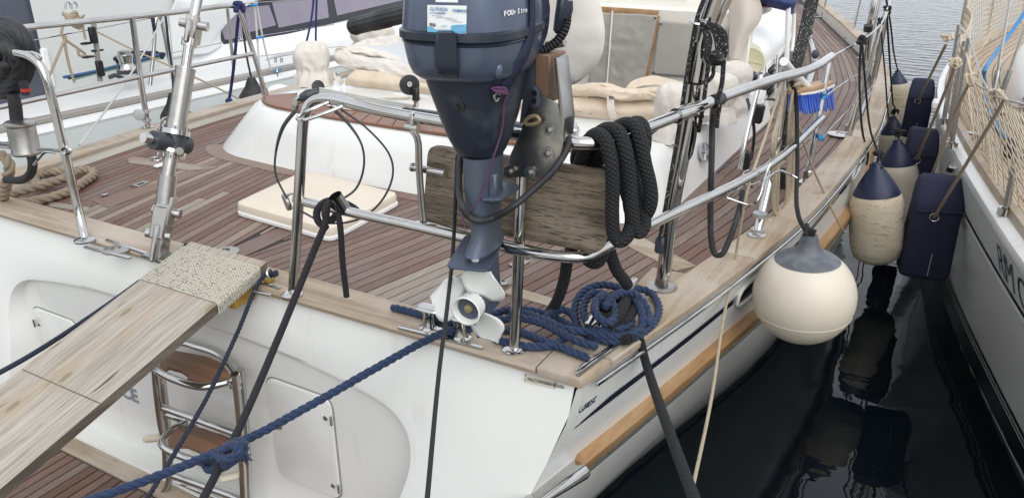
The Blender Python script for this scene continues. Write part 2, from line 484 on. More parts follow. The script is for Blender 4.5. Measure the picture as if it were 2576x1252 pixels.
# braided rope: woven bump over the tube's own length and girth; optional light flecks
def make_braid(name, color, pu, nv, strength=.6, dist=.003, fleck=None, fl=(.55, .62), rough=.8):
    m = bpy.data.materials.new(name); m.use_nodes = True; M[name] = m
    N, Lk, b = nodes_of(name)
    b.inputs['Base Color'].default_value = (*color, 1); b.inputs['Roughness'].default_value = rough
    b.inputs['Sheen Weight'].default_value = .0
    uv = N.new('ShaderNodeUVMap'); sp = N.new('ShaderNodeSeparateXYZ'); Lk.new(uv.outputs[0], sp.inputs[0])
    outs = []
    for sgn in (1, -1):
        a = N.new('ShaderNodeMath'); a.operation = 'MULTIPLY'; a.inputs[1].default_value = 2 * math.pi / pu; Lk.new(sp.outputs[0], a.inputs[0])
        c = N.new('ShaderNodeMath'); c.operation = 'MULTIPLY_ADD'; c.inputs[1].default_value = sgn * 2 * math.pi * nv; Lk.new(sp.outputs[1], c.inputs[0]); Lk.new(a.outputs[0], c.inputs[2])
        s_ = N.new('ShaderNodeMath'); s_.operation = 'SINE'; Lk.new(c.outputs[0], s_.inputs[0])
        outs.append(s_)
    mx = N.new('ShaderNodeMath'); mx.operation = 'MULTIPLY'; Lk.new(outs[0].outputs[0], mx.inputs[0]); Lk.new(outs[1].outputs[0], mx.inputs[1])
    ab = N.new('ShaderNodeMath'); ab.operation = 'ABSOLUTE'; Lk.new(mx.outputs[0], ab.inputs[0])
    bp = N.new('ShaderNodeBump'); bp.inputs['Strength'].default_value = strength; bp.inputs['Distance'].default_value = dist
    Lk.new(ab.outputs[0], bp.inputs['Height']); Lk.new(bp.outputs[0], b.inputs['Normal'])
    cr = N.new('ShaderNodeMix'); cr.data_type = 'RGBA'
    cr.inputs['A'].default_value = (color[0] * .45, color[1] * .45, color[2] * .45, 1); cr.inputs['B'].default_value = (*[min(1, c * 1.25) for c in color], 1)
    Lk.new(ab.outputs[0], cr.inputs['Factor'])
    last = cr.outputs['Result']
    if fleck:
        oi = N.new('ShaderNodeObjectInfo'); mo = N.new('ShaderNodeMath'); mo.operation = 'MULTIPLY'; mo.inputs[1].default_value = 91.0; Lk.new(oi.outputs['Random'], mo.inputs[0])
        va = N.new('ShaderNodeVectorMath'); va.operation = 'ADD'; Lk.new(uv.outputs[0], va.inputs[0]); Lk.new(mo.outputs[0], va.inputs[1])
        mp = N.new('ShaderNodeMapping'); mp.inputs['Scale'].default_value = (1 / pu * .9, nv * 2.2, 1); mp.inputs['Rotation'].default_value = (0, 0, .35)
        Lk.new(va.outputs[0], mp.inputs[0])
        vo = N.new('ShaderNodeTexNoise'); vo.inputs['Scale'].default_value = 2.4; vo.inputs['Detail'].default_value = 0
        Lk.new(mp.outputs[0], vo.inputs['Vector'])
        rp = N.new('ShaderNodeMapRange'); rp.inputs['From Min'].default_value = fl[0]; rp.inputs['From Max'].default_value = fl[1]
        Lk.new(vo.outputs['Fac'], rp.inputs['Value'])
        m2 = N.new('ShaderNodeMix'); m2.data_type = 'RGBA'; m2.inputs['B'].default_value = (*fleck, 1)
        Lk.new(rp.outputs[0], m2.inputs['Factor']); Lk.new(last, m2.inputs['A'])
        last = m2.outputs['Result']
    Lk.new(last, b.inputs['Base Color'])
make_braid('braid_black', (.016, .016, .019), .022, 3, .9, .006)
make_braid('braid_line', (.022, .021, .026), .014, 3, .8, .003)
make_braid('braid_fleck', (.018, .018, .018), .018, 2, .5, .002, fleck=(.24, .23, .21), fl=(.66, .70))
make_braid('braid_cream', (.56, .47, .34), .016, 2, .6, .002, fleck=(.22, .15, .09), fl=(.62, .70))
make_braid('braid_white', (.62, .58, .48), .03, 2, .5, .002, fleck=(.02, .02, .03), fl=(.70, .71))
make_braid('sheet_white', (.68, .68, .65), .02, 2, .4, .002)
make_braid('strap_black', (.022, .022, .024), .012, 2, .4, .0015)
make_braid('corrugated', (.014, .014, .016), .016, 0.0001, 1.0, .006, rough=.5)

# bleached softwood board: long grain, cracks and knots
def make_plank(name):
    m = bpy.data.materials.new(name); m.use_nodes = True; M[name] = m
    N, Lk, b = nodes_of(name)
    b.inputs['Roughness'].default_value = .85
    uv = N.new('ShaderNodeUVMap')
    nd = N.new('ShaderNodeTexNoise'); nd.inputs['Scale'].default_value = 2.5; nd.inputs['Detail'].default_value = 3; Lk.new(uv.outputs[0], nd.inputs['Vector'])
    md = N.new('ShaderNodeVectorMath'); md.operation = 'MULTIPLY_ADD'; md.inputs[1].default_value = (.05, .05, 0); Lk.new(nd.outputs['Color'], md.inputs[0]); Lk.new(uv.outputs[0], md.inputs[2])
    def nz(scale, st, det=8, r=.65):
        mp = N.new('ShaderNodeMapping'); mp.inputs['Scale'].default_value = st; Lk.new(md.outputs[0], mp.inputs[0])
        n = N.new('ShaderNodeTexNoise'); n.inputs['Scale'].default_value = scale; n.inputs['Detail'].default_value = det; n.inputs['Roughness'].default_value = r
        Lk.new(mp.outputs[0], n.inputs['Vector']); return n.outputs['Fac']
    def mr(s, a, b_, lo=0, hi=1):
        n = N.new('ShaderNodeMapRange'); n.inputs['From Min'].default_value = a; n.inputs['From Max'].default_value = b_; n.inputs['To Min'].default_value = lo; n.inputs['To Max'].default_value = hi
        Lk.new(s, n.inputs['Value']); return n.outputs[0]
    def mix(fac, a, c):
        n = N.new('ShaderNodeMix'); n.data_type = 'RGBA'; Lk.new(fac, n.inputs['Factor'])
        if isinstance(a, tuple): n.inputs['A'].default_value = (*a, 1)
        else: Lk.new(a, n.inputs['A'])
        n.inputs['B'].default_value = (*c, 1); return n.outputs['Result']
    grain = nz(60, (.05, 1, 1)); crack = nz(42, (.10, 1, 1), 2, .5); tone = nz(5, (.3, 1, 1), 3)
    c = mix(mr(grain, .36, .64), (.27, .235, .195), (.46, .415, .355))
    c = mix(mr(tone, .48, .68, 0, .75), c, (.40, .30, .19))
    c = mix(mr(crack, .66, .70), c, (.10, .075, .055))
    vo = N.new('ShaderNodeTexVoronoi'); vo.voronoi_dimensions = '2D'; vo.inputs['Scale'].default_value = 5.0; mpv = N.new('ShaderNodeMapping'); mpv.inputs['Scale'].default_value = (.55, 1.25, 1); Lk.new(uv.outputs[0], mpv.inputs[0]); Lk.new(mpv.outputs[0], vo.inputs['Vector'])
    c = mix(mr(vo.outputs['Distance'], .075, .045), c, (.10, .075, .055))
    c = mix(mr(vo.outputs['Distance'], .20, .06, 0, .6), c, (.34, .27, .18))
    Lk.new(c, b.inputs['Base Color'])
    bp = N.new('ShaderNodeBump'); bp.inputs['Strength'].default_value = .7; bp.inputs['Distance'].default_value = .004
    su = N.new('ShaderNodeMath'); su.operation = 'SUBTRACT'; Lk.new(grain, su.inputs[0]); Lk.new(mr(crack, .62, .70), su.inputs[1])
    Lk.new(su.outputs[0], bp.inputs['Height']); Lk.new(bp.outputs[0], b.inputs['Normal'])
make_plank('softwood')

# harbour water: dark body, small ripples that grow outside the berths
m = bpy.data.materials.new('water'); m.use_nodes = True; M['water'] = m
N, Lk, b = nodes_of('water')
b.inputs['Base Color'].default_value = (.004, .008, .011, 1)
b.inputs['Roughness'].default_value = .02
b.inputs['IOR'].default_value = 1.33
tc = N.new('ShaderNodeTexCoord')
def wnoise(scale, st, det):
    mp = N.new('ShaderNodeMapping'); mp.inputs['Scale'].default_value = st; mp.inputs['Rotation'].default_value = (0, 0, R(29)); Lk.new(tc.outputs['Object'], mp.inputs[0])
    n = N.new('ShaderNodeTexNoise'); n.inputs['Scale'].default_value = scale; n.inputs['Detail'].default_value = det; Lk.new(mp.outputs[0], n.inputs['Vector'])
    return n
n1 = wnoise(1.1, (.8, 1.4, 1), 2); n2 = wnoise(3.2, (.6, 1.5, 1), 3)
sp = N.new('ShaderNodeSeparateXYZ'); Lk.new(tc.outputs['Object'], sp.inputs[0])
g = N.new('ShaderNodeMapRange'); g.inputs['From Min'].default_value = 4.0; g.inputs['From Max'].default_value = 11.0; g.inputs['To Min'].default_value = .05; g.inputs['To Max'].default_value = 1.7; Lk.new(sp.outputs['Y'], g.inputs['Value'])
mu = N.new('ShaderNodeMath'); mu.operation = 'MULTIPLY'; Lk.new(n2.outputs['Fac'], mu.inputs[0]); Lk.new(g.outputs[0], mu.inputs[1])
su = N.new('ShaderNodeMath'); su.operation = 'MULTIPLY_ADD'; su.inputs[1].default_value = .35; Lk.new(n1.outputs['Fac'], su.inputs[0]); Lk.new(mu.outputs[0], su.inputs[2])
bp = N.new('ShaderNodeBump'); bp.inputs['Strength'].default_value = 1.0; bp.inputs['Distance'].default_value = .05
Lk.new(su.outputs[0], bp.inputs['Height']); Lk.new(bp.outputs[0], b.inputs['Normal'])
# ================================================================== water
mb = MB()
mb.add([(-120, -30, 0), (120, -30, 0), (120, 260, 0), (-120, 260, 0)], [(0, 1, 2, 3)])
mb.build('water', 'water', kind='structure', org=(0, 0, 0), smooth=False)

# ================================================================== the moored yacht in the middle
BY = [0, .63, 1.21, 1.74, 2.88, 3.57, 5.12, 6.72, 8.12, 10.29, 11.4, 12.0]
BX = [1.60, 1.74, 1.845, 1.925, 2.00, 2.02, 1.95, 1.66, 1.27, .61, .25, .03]
ZY = [0, 3, 5.12, 6.72, 8.12, 10.29, 12]
ZZ = [1.15, 1.15, 1.17, 1.20, 1.23, 1.28, 1.33]
def smooth_tab(xk, yk, w=.45):
    g = np.arange(-1.5, 13.5, .02)
    v = np.interp(g, xk, yk)
    lo = g < xk[0]; v[lo] = yk[0] + (g[lo] - xk[0]) * (yk[1] - yk[0]) / (xk[1] - xk[0])
    k = np.exp(-np.linspace(-2.5, 2.5, int(5 * w / .02)) ** 2 / 2); k /= k.sum()
    vp = np.pad(v, len(k), mode='edge')
    return g, np.convolve(vp, k, 'same')[len(k):-len(k)]
_gb = smooth_tab(BY, BX, .22); _gz = smooth_tab(ZY, ZZ, .3)
def hb(y): return np.interp(y, *_gb)             # half beam at the cap rail
def zc(y): return np.interp(y, *_gz)             # cap rail height
def zd(y): return zc(y) - .06 - .08 * np.clip((y - 3) / 5, 0, 1)   # deck
def hx(y, z):                                    # half breadth of the hull side
    f75 = np.interp(y, [0, 1.4, 3, 7, 12], [.935, .962, .99, .96, .75])
    f0 = np.interp(y, [0, .82, 1.46, 2.33, 4.2, 7, 10, 12], [.70, .75, .79, .87, .92, .88, .62, .35])
    return hb(y) * np.interp(z, [-.6, 0, .4, .75, 1.0, 1.1, 1.4], [f0 * .55, f0, f0 + (f75 - f0) * .68, f75, .985, .995, 1.0])
RAKE = .30
def yt(z): return -(1.10 - z) * RAKE             # transom face
def PH(x, y):                                    # pixel to the starboard hull side
    zz = np.linspace(1.12, .02, 400)
    for z in zz:
        p = PZ(x, y, z)
        if p[0] < hx(p[1], z): return p
    return p

yacht = thing('sailing_yacht', (0, 5, 0), 'white sailing yacht with teak deck moored stern-to in the middle', 'sailboat')
Y = yacht
ST = np.concatenate([np.linspace(0, 1.2, 10), np.linspace(1.35, 12.0, 40)])
ZL = [-.5, -.2, 0, .2, .4, .6, .75, .9, 1.0, 1.1]
def hull_pt(y, z, s=1):
    sh = yt(z) * max(0, 1 - y / 1.0)
    top = zc(y) - .045
    zz = z if z < 1.0 else z + (top - 1.1) * (z - 1.0) / .1
    return (s * hx(y, z), y + sh, zz)
mb = MB()
for s in (1, -1):
    rings = [[hull_pt(y, z, s) for z in ZL] for y in ST]
    mb.loft(rings, caps=False, closed=False)
hull = mb.build('hull', 'gel', Y, recalc=False)
# transom with its cockpit-like recess
crease = [(1.05, .02), (1.04, .30), (1.05, .57), (1.08, .72), (1.06, .81), (.99, .87), (.82, .905), (.62, .925), (.40, .935), (.2, .94), (0, .94)]
crease = crease + [(-x, z) for x, z in crease[-2::-1]]
n = len(crease)
outer = []
for i in range(n):
    x, z = crease[i]
    if i <= 4: zz = [-.5, .30, .62, .88, 1.03][i]; outer.append((hx(0, zz), zz))
    elif i >= n - 5: zz = [1.03, .88, .62, .30, -.5][i - n + 5]; outer.append((-hx(0, zz), zz))
    else: outer.append((1.60 * math.copysign(min(1, abs(x) / .99), x) if abs(x) < .99 else math.copysign(1.585, x), 1.122))
crease = [(p[0], p[1]) for p in catmull([(x, z, 0) for x, z in crease], 4)]
_o = []
for (p, q) in zip(outer[:-1], outer[1:]):
    _o += [(p[0] + (q[0] - p[0]) * t / 4, p[1] + (q[1] - p[1]) * t / 4) for t in range(4)]
outer = _o + [outer[-1]]
n = len(crease)
def bow(x): return -.03 * (1 - (x / 1.6) ** 2)
mb = MB()
r0 = [(x, yt(z) + bow(x) * 0, z) for x, z in outer]
r1 = [(x + (cx - x) * .5, yt(z + (cz - z) * .5), z + (cz - z) * .5) for (x, z), (cx, cz) in zip(outer, crease)]
r2 = [(x + (cx - x) * .93, yt(z + (cz - z) * .93), z + (cz - z) * .93) for (x, z), (cx, cz) in zip(outer, crease)]
r3 = [(x, yt(z) + .006, z) for x, z in crease]
YR = -.035
r4 = [(x * .992, max(YR, yt(z) + .02), z - .006) for x, z in crease]
mb.loft([r0, r1, r2, r3, r4], caps=False, closed=False)
transom = mb.build('transom', 'gel', Y, sharp=60)
# recess wall
mb = MB()
g = []
for i in range(n // 2 + 1):
    a, b_ = r4[i], r4[n - 1 - i]
    g.append([(a[0] + (b_[0] - a[0]) * t, YR, a[2]) for t in np.linspace(0, 1, 9)])
mb.loft(g, caps=False, closed=False)
mb.build('recess_wall', 'gel', Y)
# platform sill and swim platform
mb = MB(); mb.prism([(1.04, YR, .18), (-1.04, YR, .18), (-1.04, -.14, .205), (1.04, -.14, .205)], (0, -.02, -.05)); mb.build('platform_sill', 'gel', Y)
plat = MB().box((0, -.52, .13), (2.0, .90, .10), bev=.02).build('swim_platform', 'gel', Y)
for (x, y, sx, sy) in ((0, -.175, 1.96, .09), (0, -.90, 1.96, .10)):
    MB().box((x, y, .188), (sx, sy, .016), bev=.003).build('border_board', 'cap_teak_x', plat)
k = 0
x = -.96
while x < .96:
    MB().box((x + .025, -.538, .186), (.044, .62, .014), bev=.002).build('plank', 'teak', plat); x += .05
MB().box((0, -.53, .181), (1.94, .74, .006)).build('caulking', 'caulk', plat)

# locker doors in the transom
def rrect(pts, r, n=5):
    out = []
    m = len(pts)
    P = [np.array(p, float) for p in pts]
    for i in range(m):
        a, b_, c = P[i - 1], P[i], P[(i + 1) % m]
        u = (a - b_) / np.linalg.norm(a - b_); v = (c - b_) / np.linalg.norm(c - b_)
        for t in np.linspace(0, 1, n):
            out.append((1 - t) ** 2 * (b_ + u * r) + 2 * t * (1 - t) * b_ + t * t * (b_ + v * r))
    return out
def locker(x0, x1, z0, z1, hinge_right):
    q = rrect([(x0, YR - .001, z0), (x1, YR - .001, z0), (x1, YR - .001, z1), (x0, YR - .001, z1)], .05)
    q2 = rrect([(x0 + .006, YR - .0, z0 + .006), (x1 - .006, YR - .0, z0 + .006), (x1 - .006, YR - .0, z1 - .006), (x0 + .006, YR - .0, z1 - .006)], .046)
    MB().prism(q, (0, -.002, 0)).build('door_seam', 'seam', Y)
    d = MB().prism(q2, (0, -.010, 0), bev=.003).build('locker_door', 'gel', Y)
    hxp = x1 - .006 if hinge_right else x0 + .006
    for z in (z0 + (z1 - z0) * .14, z0 + (z1 - z0) * .80):
        MB().tube([(hxp, YR - .014, z - .018), (hxp, YR - .014, z + .018)], .0045, n=8).build('hinge', 'steel', d)
        MB().lathe([(.010, 0), (.010, .003), (.005, .006)], (hxp - .028 * (1 if hinge_right else -1), YR - .010, z), (0, -1, 0), n=14).build('screw', 'steel', d)
    lx = x0 + .045 if hinge_right else x1 - .03
    MB().lathe([(.018, 0), (.018, .004), (.013, .008), (.010, .004)], (lx, YR - .010, (z0 + z1) / 2 + .02), (0, -1, 0), n=18).build('lock', 'steel', d)
    return d
a_, b_ = PY(682, 960, YR), PY(850, 1240, YR)
locker(PY(690, 1100, YR)[0], PY(848, 1100, YR)[0], .375, .815, True)
locker(-1.02, -.70, .30, .74, False)
# grey letters left of the ladder: the end of a name
pl = PY(312, 985, YR)
text('name_letters', 'CE', 'letter_grey', PY(306, 995, YR - .003), (1, 0, 0), (0, 0, 1), .092, Y, bold=.002)

# deck base (black caulking between the planks shows it)
mb = MB()
ys_ = np.linspace(.02, 11.9, 60)
mb.loft([[(t * (hb(y) - .05), y, zd(y) - .005) for t in np.linspace(-1, 1, 9)] for y in ys_], caps=False, closed=False)
deck = mb.build('deck', 'caulk', Y, smooth=False)
PW, GAP, CAPW = .050, .0055, .125
def plank_obj(c0, y0, y1, side, lo=None, w=PW, mat_='teak'):
    nseg = max(2, int((y1 - y0) / .35))
    yy = np.linspace(y0, y1, nseg + 1)
    rings = []
    for y in yy:
        xa, xb = hb(y) - c0 - GAP / 2, hb(y) - c0 - w + GAP / 2
        if lo is not None: xb = max(xb, lo); xa = max(xa, lo)
        z = zd(y)
        rings.append([(side * xa, y, z - .006), (side * xa, y, z), (side * xb, y, z), (side * xb, y, z - .006)])
    if side < 0: rings = [r[::-1] for r in rings]
    m_ = MB().loft(rings, caps=True, closed=True)
    return m_.build('plank', mat_, deck, sharp=20, smooth=False)
rnd = random.Random(3)
KING = .055
for side in (1, -1):
    k = 0
    while True:
        c0 = CAPW + k * PW
        # start: at the transom rail or where the plank leaves the king plank
        yy = np.linspace(.128, 1.5, 200)
        ok = [y for y in yy if hb(y) - c0 - PW * .35 > KING]
        if not ok: break
        y0 = ok[0]
        if y0 > 1.1: break
        far = 10.8 if (side > 0 and k < 13) else (4.6 if k < 12 else 1.5)
        if side > 0 and 13 <= k < 17: far = 1.5
        y = y0
        while y < far - .05:
            L_ = rnd.uniform(1.7, 2.9)
            y1 = min(far, y + L_)
            if far - y1 < .5: y1 = far
            xm = hb(.3) - c0 - .025
            pale = y == y0 and ((side > 0 and .70 < xm < 1.02) or (side < 0 and (.50 < xm < .60 or .90 < xm < .95)))
            if pale:
                ym = min(y1 - .3, .50 + rnd.uniform(-.12, .2) + (.15 if xm < .85 else 0))
                plank_obj(c0, y, ym - .002, side, KING + .003, mat_='teak_light')
                plank_obj(c0, ym + .002, y1 - .003, side, KING + .003)
            else:
                plank_obj(c0, y + (.003 if y > y0 else 0), y1 - .003, side, KING + .003)
            y = y1
        k += 1
# fore part of the side deck, starboard, inside the first planks
for k in range(13, 24):
    y = 5.0
    while y < 10.5:
        y1 = y + rnd.uniform(1.6, 2.6)
        plank_obj(CAPW + k * PW, y, min(y1, 10.8) - .004, 1); y = y1
mb = MB(); mb.loft([[(-KING + .003, y, zd(y) - .006), (-KING + .003, y, zd(y)), (KING - .003, y, zd(y)), (KING - .003, y, zd(y) - .006)][::-1] for y in (.128, .6, 1.5)]); mb.build('king_plank', 'teak', deck, smooth=False)

# teak cap rail: transom board, starboard and port boards in lengths, bulwark inside
mb = MB()
def cap_ring(xo, xi, y, z, s):
    return [(s * xo, y, z - .030), (s * (xo + .004), y, z - .008), (s * xo, y, z), (s * xi, y, z), (s * xi, y, z - .016)]
def cap_len(y0, y1, s, nm='cap_rail_board', mat_='cap_teak'):
    yy = np.linspace(y0, y1, max(3, int((y1 - y0) / .25)))
    rg = [cap_ring(hb(y) + .012, hb(y) - CAPW + .006 if y < 3.5 else hb(y) - .10, y, zc(y), s) for y in yy]
    if s < 0: rg = [r[::-1] for r in rg]
    return MB().loft(rg).build(nm, mat_, Y, smooth=True, sharp=25)
for s in (1, -1):
    for y0, y1 in ((.128, 1.05), (1.054, 3.1), (3.104, 5.4), (5.404, 7.9), (7.904, 11.6)):
        cap_len(y0, y1, s)
def tcap(x0, x1):
    xx = np.linspace(x0, x1, 8)
    rg = []
    for x in xx:
        rg.append([(x, -.014, zc(0) - .026), (x, -.020, zc(0) - .010), (x, -.014, zc(0)), (x, .124, zc(0)), (x, .124, zc(0) - .045)])
    return MB().loft(rg).build('cap_rail_board', 'cap_teak_x', Y, sharp=25)
tcap(-1.60, .0); tcap(.004, 1.47)
# mitred corner block
cz = zc(0)
MB().prism([(1.474, -.015, cz), (1.612, -.015, cz), (1.642, .124, cz), (1.474, .124, cz)], (0, 0, -.030), bev=.004).build('corner_block', 'cap_teak', Y)
# bulwark inside faces
for s in (1, -1):
    rg = [[(s * (hb(y) - (.108 if y < 3.5 else .086)), y, zd(y) - .01), (s * (hb(y) - (.108 if y < 3.5 else .086)), y, zc(y) - .014)] for y in np.linspace(.14, 11.7, 50)]
    MB().loft(rg, caps=False, closed=False).build('bulwark', 'gel_cream', Y)
# covering boards (pale margins) inside the starboard rail near the quarter and cross boards of the stern lockers
def flat_board(pts, name, mat_, par, z, t=.006):
    q = [PZ(x, y, z) for x, y in pts]
    return MB().prism(q, (0, 0, -t), bev=.0015).build(name, mat_, par, smooth=False)
zb = zd(.5) + .004
flat_board([(1560, 608), (1600, 588), (1752, 668), (1700, 680)], 'cross_board', 'cap_teak_x', deck, zb)
flat_board([(1265, 735), (1290, 720), (1420, 758), (1404, 775)], 'cross_board', 'cap_teak_x', deck, zb)
flat_board([(1585, 730), (1642, 672), (1740, 690), (1690, 735), (1625, 780)], 'quarter_board', 'cap_teak', deck, zb + .003)
flat_board([(1625, 782), (1742, 690), (1760, 694), (1660, 790)], 'quarter_board', 'cap_teak', deck, zb + .001)

# metal wear strips on the rails
def strip(p, q, w, z, mat_='steel', h=.008):
    p, q = np.array(p), np.array(q)
    d = (q - p); L_ = np.linalg.norm(d); an = math.atan2(d[1], d[0])
    o = MB().box((p + q) / 2 + np.array([0, 0, h / 2]), (L_, w, h), Matrix.Rotation(an, 3, 'Z'), bev=h * .4, seg=2).build('wear_strip', mat_, Y)
    return o
for a, b_ in (((1002, 825), (1215, 878)), ((213, 623), (328, 652)), ((268, 605), (370, 640)), ((640, 735), (683, 745)), ((655, 712), (705, 727))):
    strip(PZ(*a, 1.15), PZ(*b_, 1.15), .014, 1.15)
strip(PZ(1452, 948, 1.15), PZ(1600, 838, 1.15), .012, 1.148, h=.012)
strip(PZ(1450, 935, 1.15), PZ(1585, 840, 1.15), .010, 1.15)
strip(PZ(1540, 805, 1.15), PZ(1640, 735, 1.15), .010, 1.15, 'cap_teak')
yy = np.linspace(.05, 6.5, 40)
MB().tube([(hb(y) + .018, y, zc(y) - .046) for y in yy], .007, n=8).build('rail_moulding', 'steel', Y)

# stripe, rubbing strake with metal half-round, pointed end cap
def hullband(z0, z1, y0, y1, off, mat_, name, n=60, tip=False):
    yy = np.linspace(y0, y1, n)
    rg = []
    for i, y in enumerate(yy):
        za, zb_ = z0(y), z1(y)
        ya = y
        rg.append([(hx(ya, za) + off, ya + yt(za) * max(0, 1 - ya), za), (hx(ya, zb_) + off, ya + yt(zb_) * max(0, 1 - ya), zb_)])
    if tip: rg[0] = [rg[0][0], tuple(np.array(rg[0][0]) + np.array([.0, .02, .001]))]
    return MB().loft(rg, caps=False, closed=False).build(name, mat_, Y)

from mathutils import noise as mnoise
def wrinkle(mb, amp, scale, seed=0, stretch=(1, 1, 1), b=0):
    for i in range(b, len(mb.v)):
        p = Vector(mb.v[i])
        q = Vector((p.x * scale * stretch[0] + seed, p.y * scale * stretch[1] - seed, p.z * scale * stretch[2] + 2 * seed))
        d = mnoise.noise_vector(q) + .5 * mnoise.noise_vector(q * 2.3)
        mb.v[i] = tuple(p + d * amp)
    return mb
def crumple(mb, amp, scale, seed=0, stretch=(1, 1, 1), centre=None):
    """soft folds with sharp creases: ridged noise pushed along a rough outward direction"""
    for i in range(len(mb.v)):
        p = Vector(mb.v[i])
        q_ = Vector((p.x * stretch[0], p.y * stretch[1], p.z * stretch[2])) * scale + Vector((seed * 3.1, seed * 1.7, seed * .9))
        w = mnoise.noise_vector(q_ * .5) * .8
        r1 = 1 - 2 * abs(mnoise.noise(q_ + w)); r2 = 1 - 2 * abs(mnoise.noise(q_ * 2.1 + w))
        d = (Vector(p) - Vector(centre)).normalized() if centre is not None else Vector((.4, -.8, .45))
        mb.v[i] = tuple(p + d * amp * (.7 * r1 + .35 * r2 - .4))
    return mb
def grid(rows, nu=10):          # refine control rows (lists of points) into a smooth sheet
    rr = [catmull(r, nu) for r in rows]
    cols = [catmull([r[i] for r in rr], nu) for i in range(len(rr[0]))]
    return [[c[j] for c in cols] for j in range(len(cols[0]))]
def sheet(name, rows, mat_, parent=None, amp=.006, scale=7, seed=1, thick=.004, nu=14, **kw):
    mb = MB(); mb.loft(grid(rows, nu), caps=False, closed=False)
    wrinkle(mb, amp * .5, scale, seed)
    if amp > .005: crumple(mb, amp * 1.5, scale * 1.6, seed)
    o = mb.build(name, mat_, parent, **kw)
    md = o.modifiers.new('thickness', 'SOLIDIFY'); md.thickness = thick; md.offset = 0
    return o

# ---- hull fittings
hullband(lambda y: .955, lambda y: .985, .06, 9.5, .004, 'stripe_navy', 'cove_stripe', tip=True)
yy = np.linspace(.03, 9.0, 60)
def strake_pt(y, z, off): return (hx(y, z) + off, y + yt(z) * max(0, 1 - y), z)
rg = []
for y in yy:
    rg.append([strake_pt(y, .705, -.01), strake_pt(y, .708, .020), strake_pt(y, .735, .038), strake_pt(y, .775, .036), strake_pt(y, .800, .016), strake_pt(y, .803, -.01)])
i0 = [i for i in range(len(yy)) if yy[i] >= .14][0]
MB().loft(rg[1:]).build('rubbing_strake', 'strake_teak', Y)
MB().tube([strake_pt(y, .712, .026) for y in yy[1:]], .012, n=8).build('strake_moulding', 'steel', Y)
ca = np.array(strake_pt(.19, .752, .014))
cb = np.array(strake_pt(-.10, .775, .008)); cb[1] -= .03
tp = [ca + (cb - ca) * t for t in (0, .02, .3, .6, .85, 1)]
MB().tube(tp, [.052, .053, .042, .028, .013, .003], n=14, flat=.55).build('strake_end_cap', 'steel', Y)
# maker's script on the quarter and builder's plate under the transom rail
for ch, tt0 in zip('Contest', (0, .19, .34, .50, .60, .75, .89)):
    pc0, pc1 = PH(1447 + 43 * tt0, 1038 - 36 * tt0), PH(1447 + 43 * tt0 + 6, 1038 - 36 * tt0 - 5)
    pc1[2] = pc0[2] = 1.008
    pc0[0] = hx(pc0[1], 1.008); pc1[0] = hx(pc1[1], 1.008)
    text('maker_letter', ch, 'letter_navy', pc0 + np.array([.006, 0, 0]), pc1 - pc0, (.05, 0, 1), .040, Y, shear=.45)
q = [np.array(PY(x, y, -.03)) for x, y in ((1320, 938), (1401, 957), (1397, 977), (1318, 958))]
nrm = np.array([0, -math.cos(math.atan(RAKE)), math.sin(math.atan(RAKE))])
def onT(x, y, off=.002): return PN(x, y, np.array([0, yt(1.10), 1.10]) + nrm * off, nrm)
q = [onT(x, y) for x, y in ((1320, 938), (1401, 957), (1397, 977), (1318, 958))]
bp_ = MB().prism(q, nrm * .002).build('builder_plate', 'sign_cream', Y, smooth=False)
text('serial_number', 'NLCON50018E505', 'letter_navy', onT(1327, 955.5, .005), onT(1392, 971, .005) - onT(1327, 955.5, .005), (0, 0, 1), .0145, bp_, extrude=.0003, space=.98)
for x, y in ((1323, 943), (1322, 955), (1397, 961), (1395, 972)):
    MB().lathe([(.0022, 0), (.0022, .002), (.001, .003)], onT(x, y, .004), nrm, n=8).build('screw', 'screw', bp_)
# hawse fairlead: oval steel ring on the topside
def hawse(c, a, b_, name='hawse_fairlead', matr='steel'):
    # ellipse lying in the hull side plane
    ty = np.array([hx(c[1] + .1, c[2]) - hx(c[1] - .1, c[2]), .2, 0]); ty /= np.linalg.norm(ty)
    up = np.array([.1, 0, 1.0]); up /= np.linalg.norm(up)
    nn = np.cross(ty, up)
    pts = [c + a * math.copysign(abs(math.cos(t)) ** .6, math.cos(t)) * ty + b_ * math.copysign(abs(math.sin(t)) ** .8, math.sin(t)) * up + nn * .006 for t in np.linspace(0, 2 * math.pi, 28)[:-1]]
    o = MB().tube(pts, .008, n=8, closed=True).build(name, matr, Y)
    MB().prism([p - nn * .004 for p in pts], nn * .002).build('opening', 'boot_black', o)
    return o
hawse(np.array([hx(1.16, .965), 1.16, .965]), .10, .042, matr='gel')
hawse(np.array([hx(3.0, .985), 3.0, .985]), .13, .045, matr='gel')
# boot top at the water
hullband(lambda y: -.03, lambda y: .035, 0.0, 11.5, .003, 'boot_black', 'boot_top')

# ---- coaming round the cockpit (moulded), U shaped and open forward
def ucurve(aft, side, rc, yf, port=None, rp=None):
    def half(sd, r_):
        pts = [(sd, yf), (sd, (yf + aft) / 2)]
        for t in np.linspace(0, math.pi / 2, 7):
            pts.append((sd - r_ + r_ * math.cos(t), aft + r_ * .75 - r_ * .75 * math.sin(t)))
        return pts + [(sd * .4, aft - .03)]
    h1, h2 = half(side, rc), half(port or side, rp or rc)
    return h1 + [(0, aft - .04)] + [(-x, y) for x, y in h2[::-1]]
o_bot = ucurve(1.20, 1.37, .42, 3.6); o_low = ucurve(1.215, 1.355, .42, 3.6); o_mid = ucurve(1.262, 1.32, .42, 3.6, 1.24, .42); o_top = ucurve(1.30, 1.285, .42, 3.6, 1.14, .40); o_t2 = ucurve(1.33, 1.26, .41, 3.6, 1.10, .38)
i_top = ucurve(2.08, .98, .25, 3.6, .94, .25); i_bot = ucurve(2.12, .95, .25, 3.6, .92, .25)
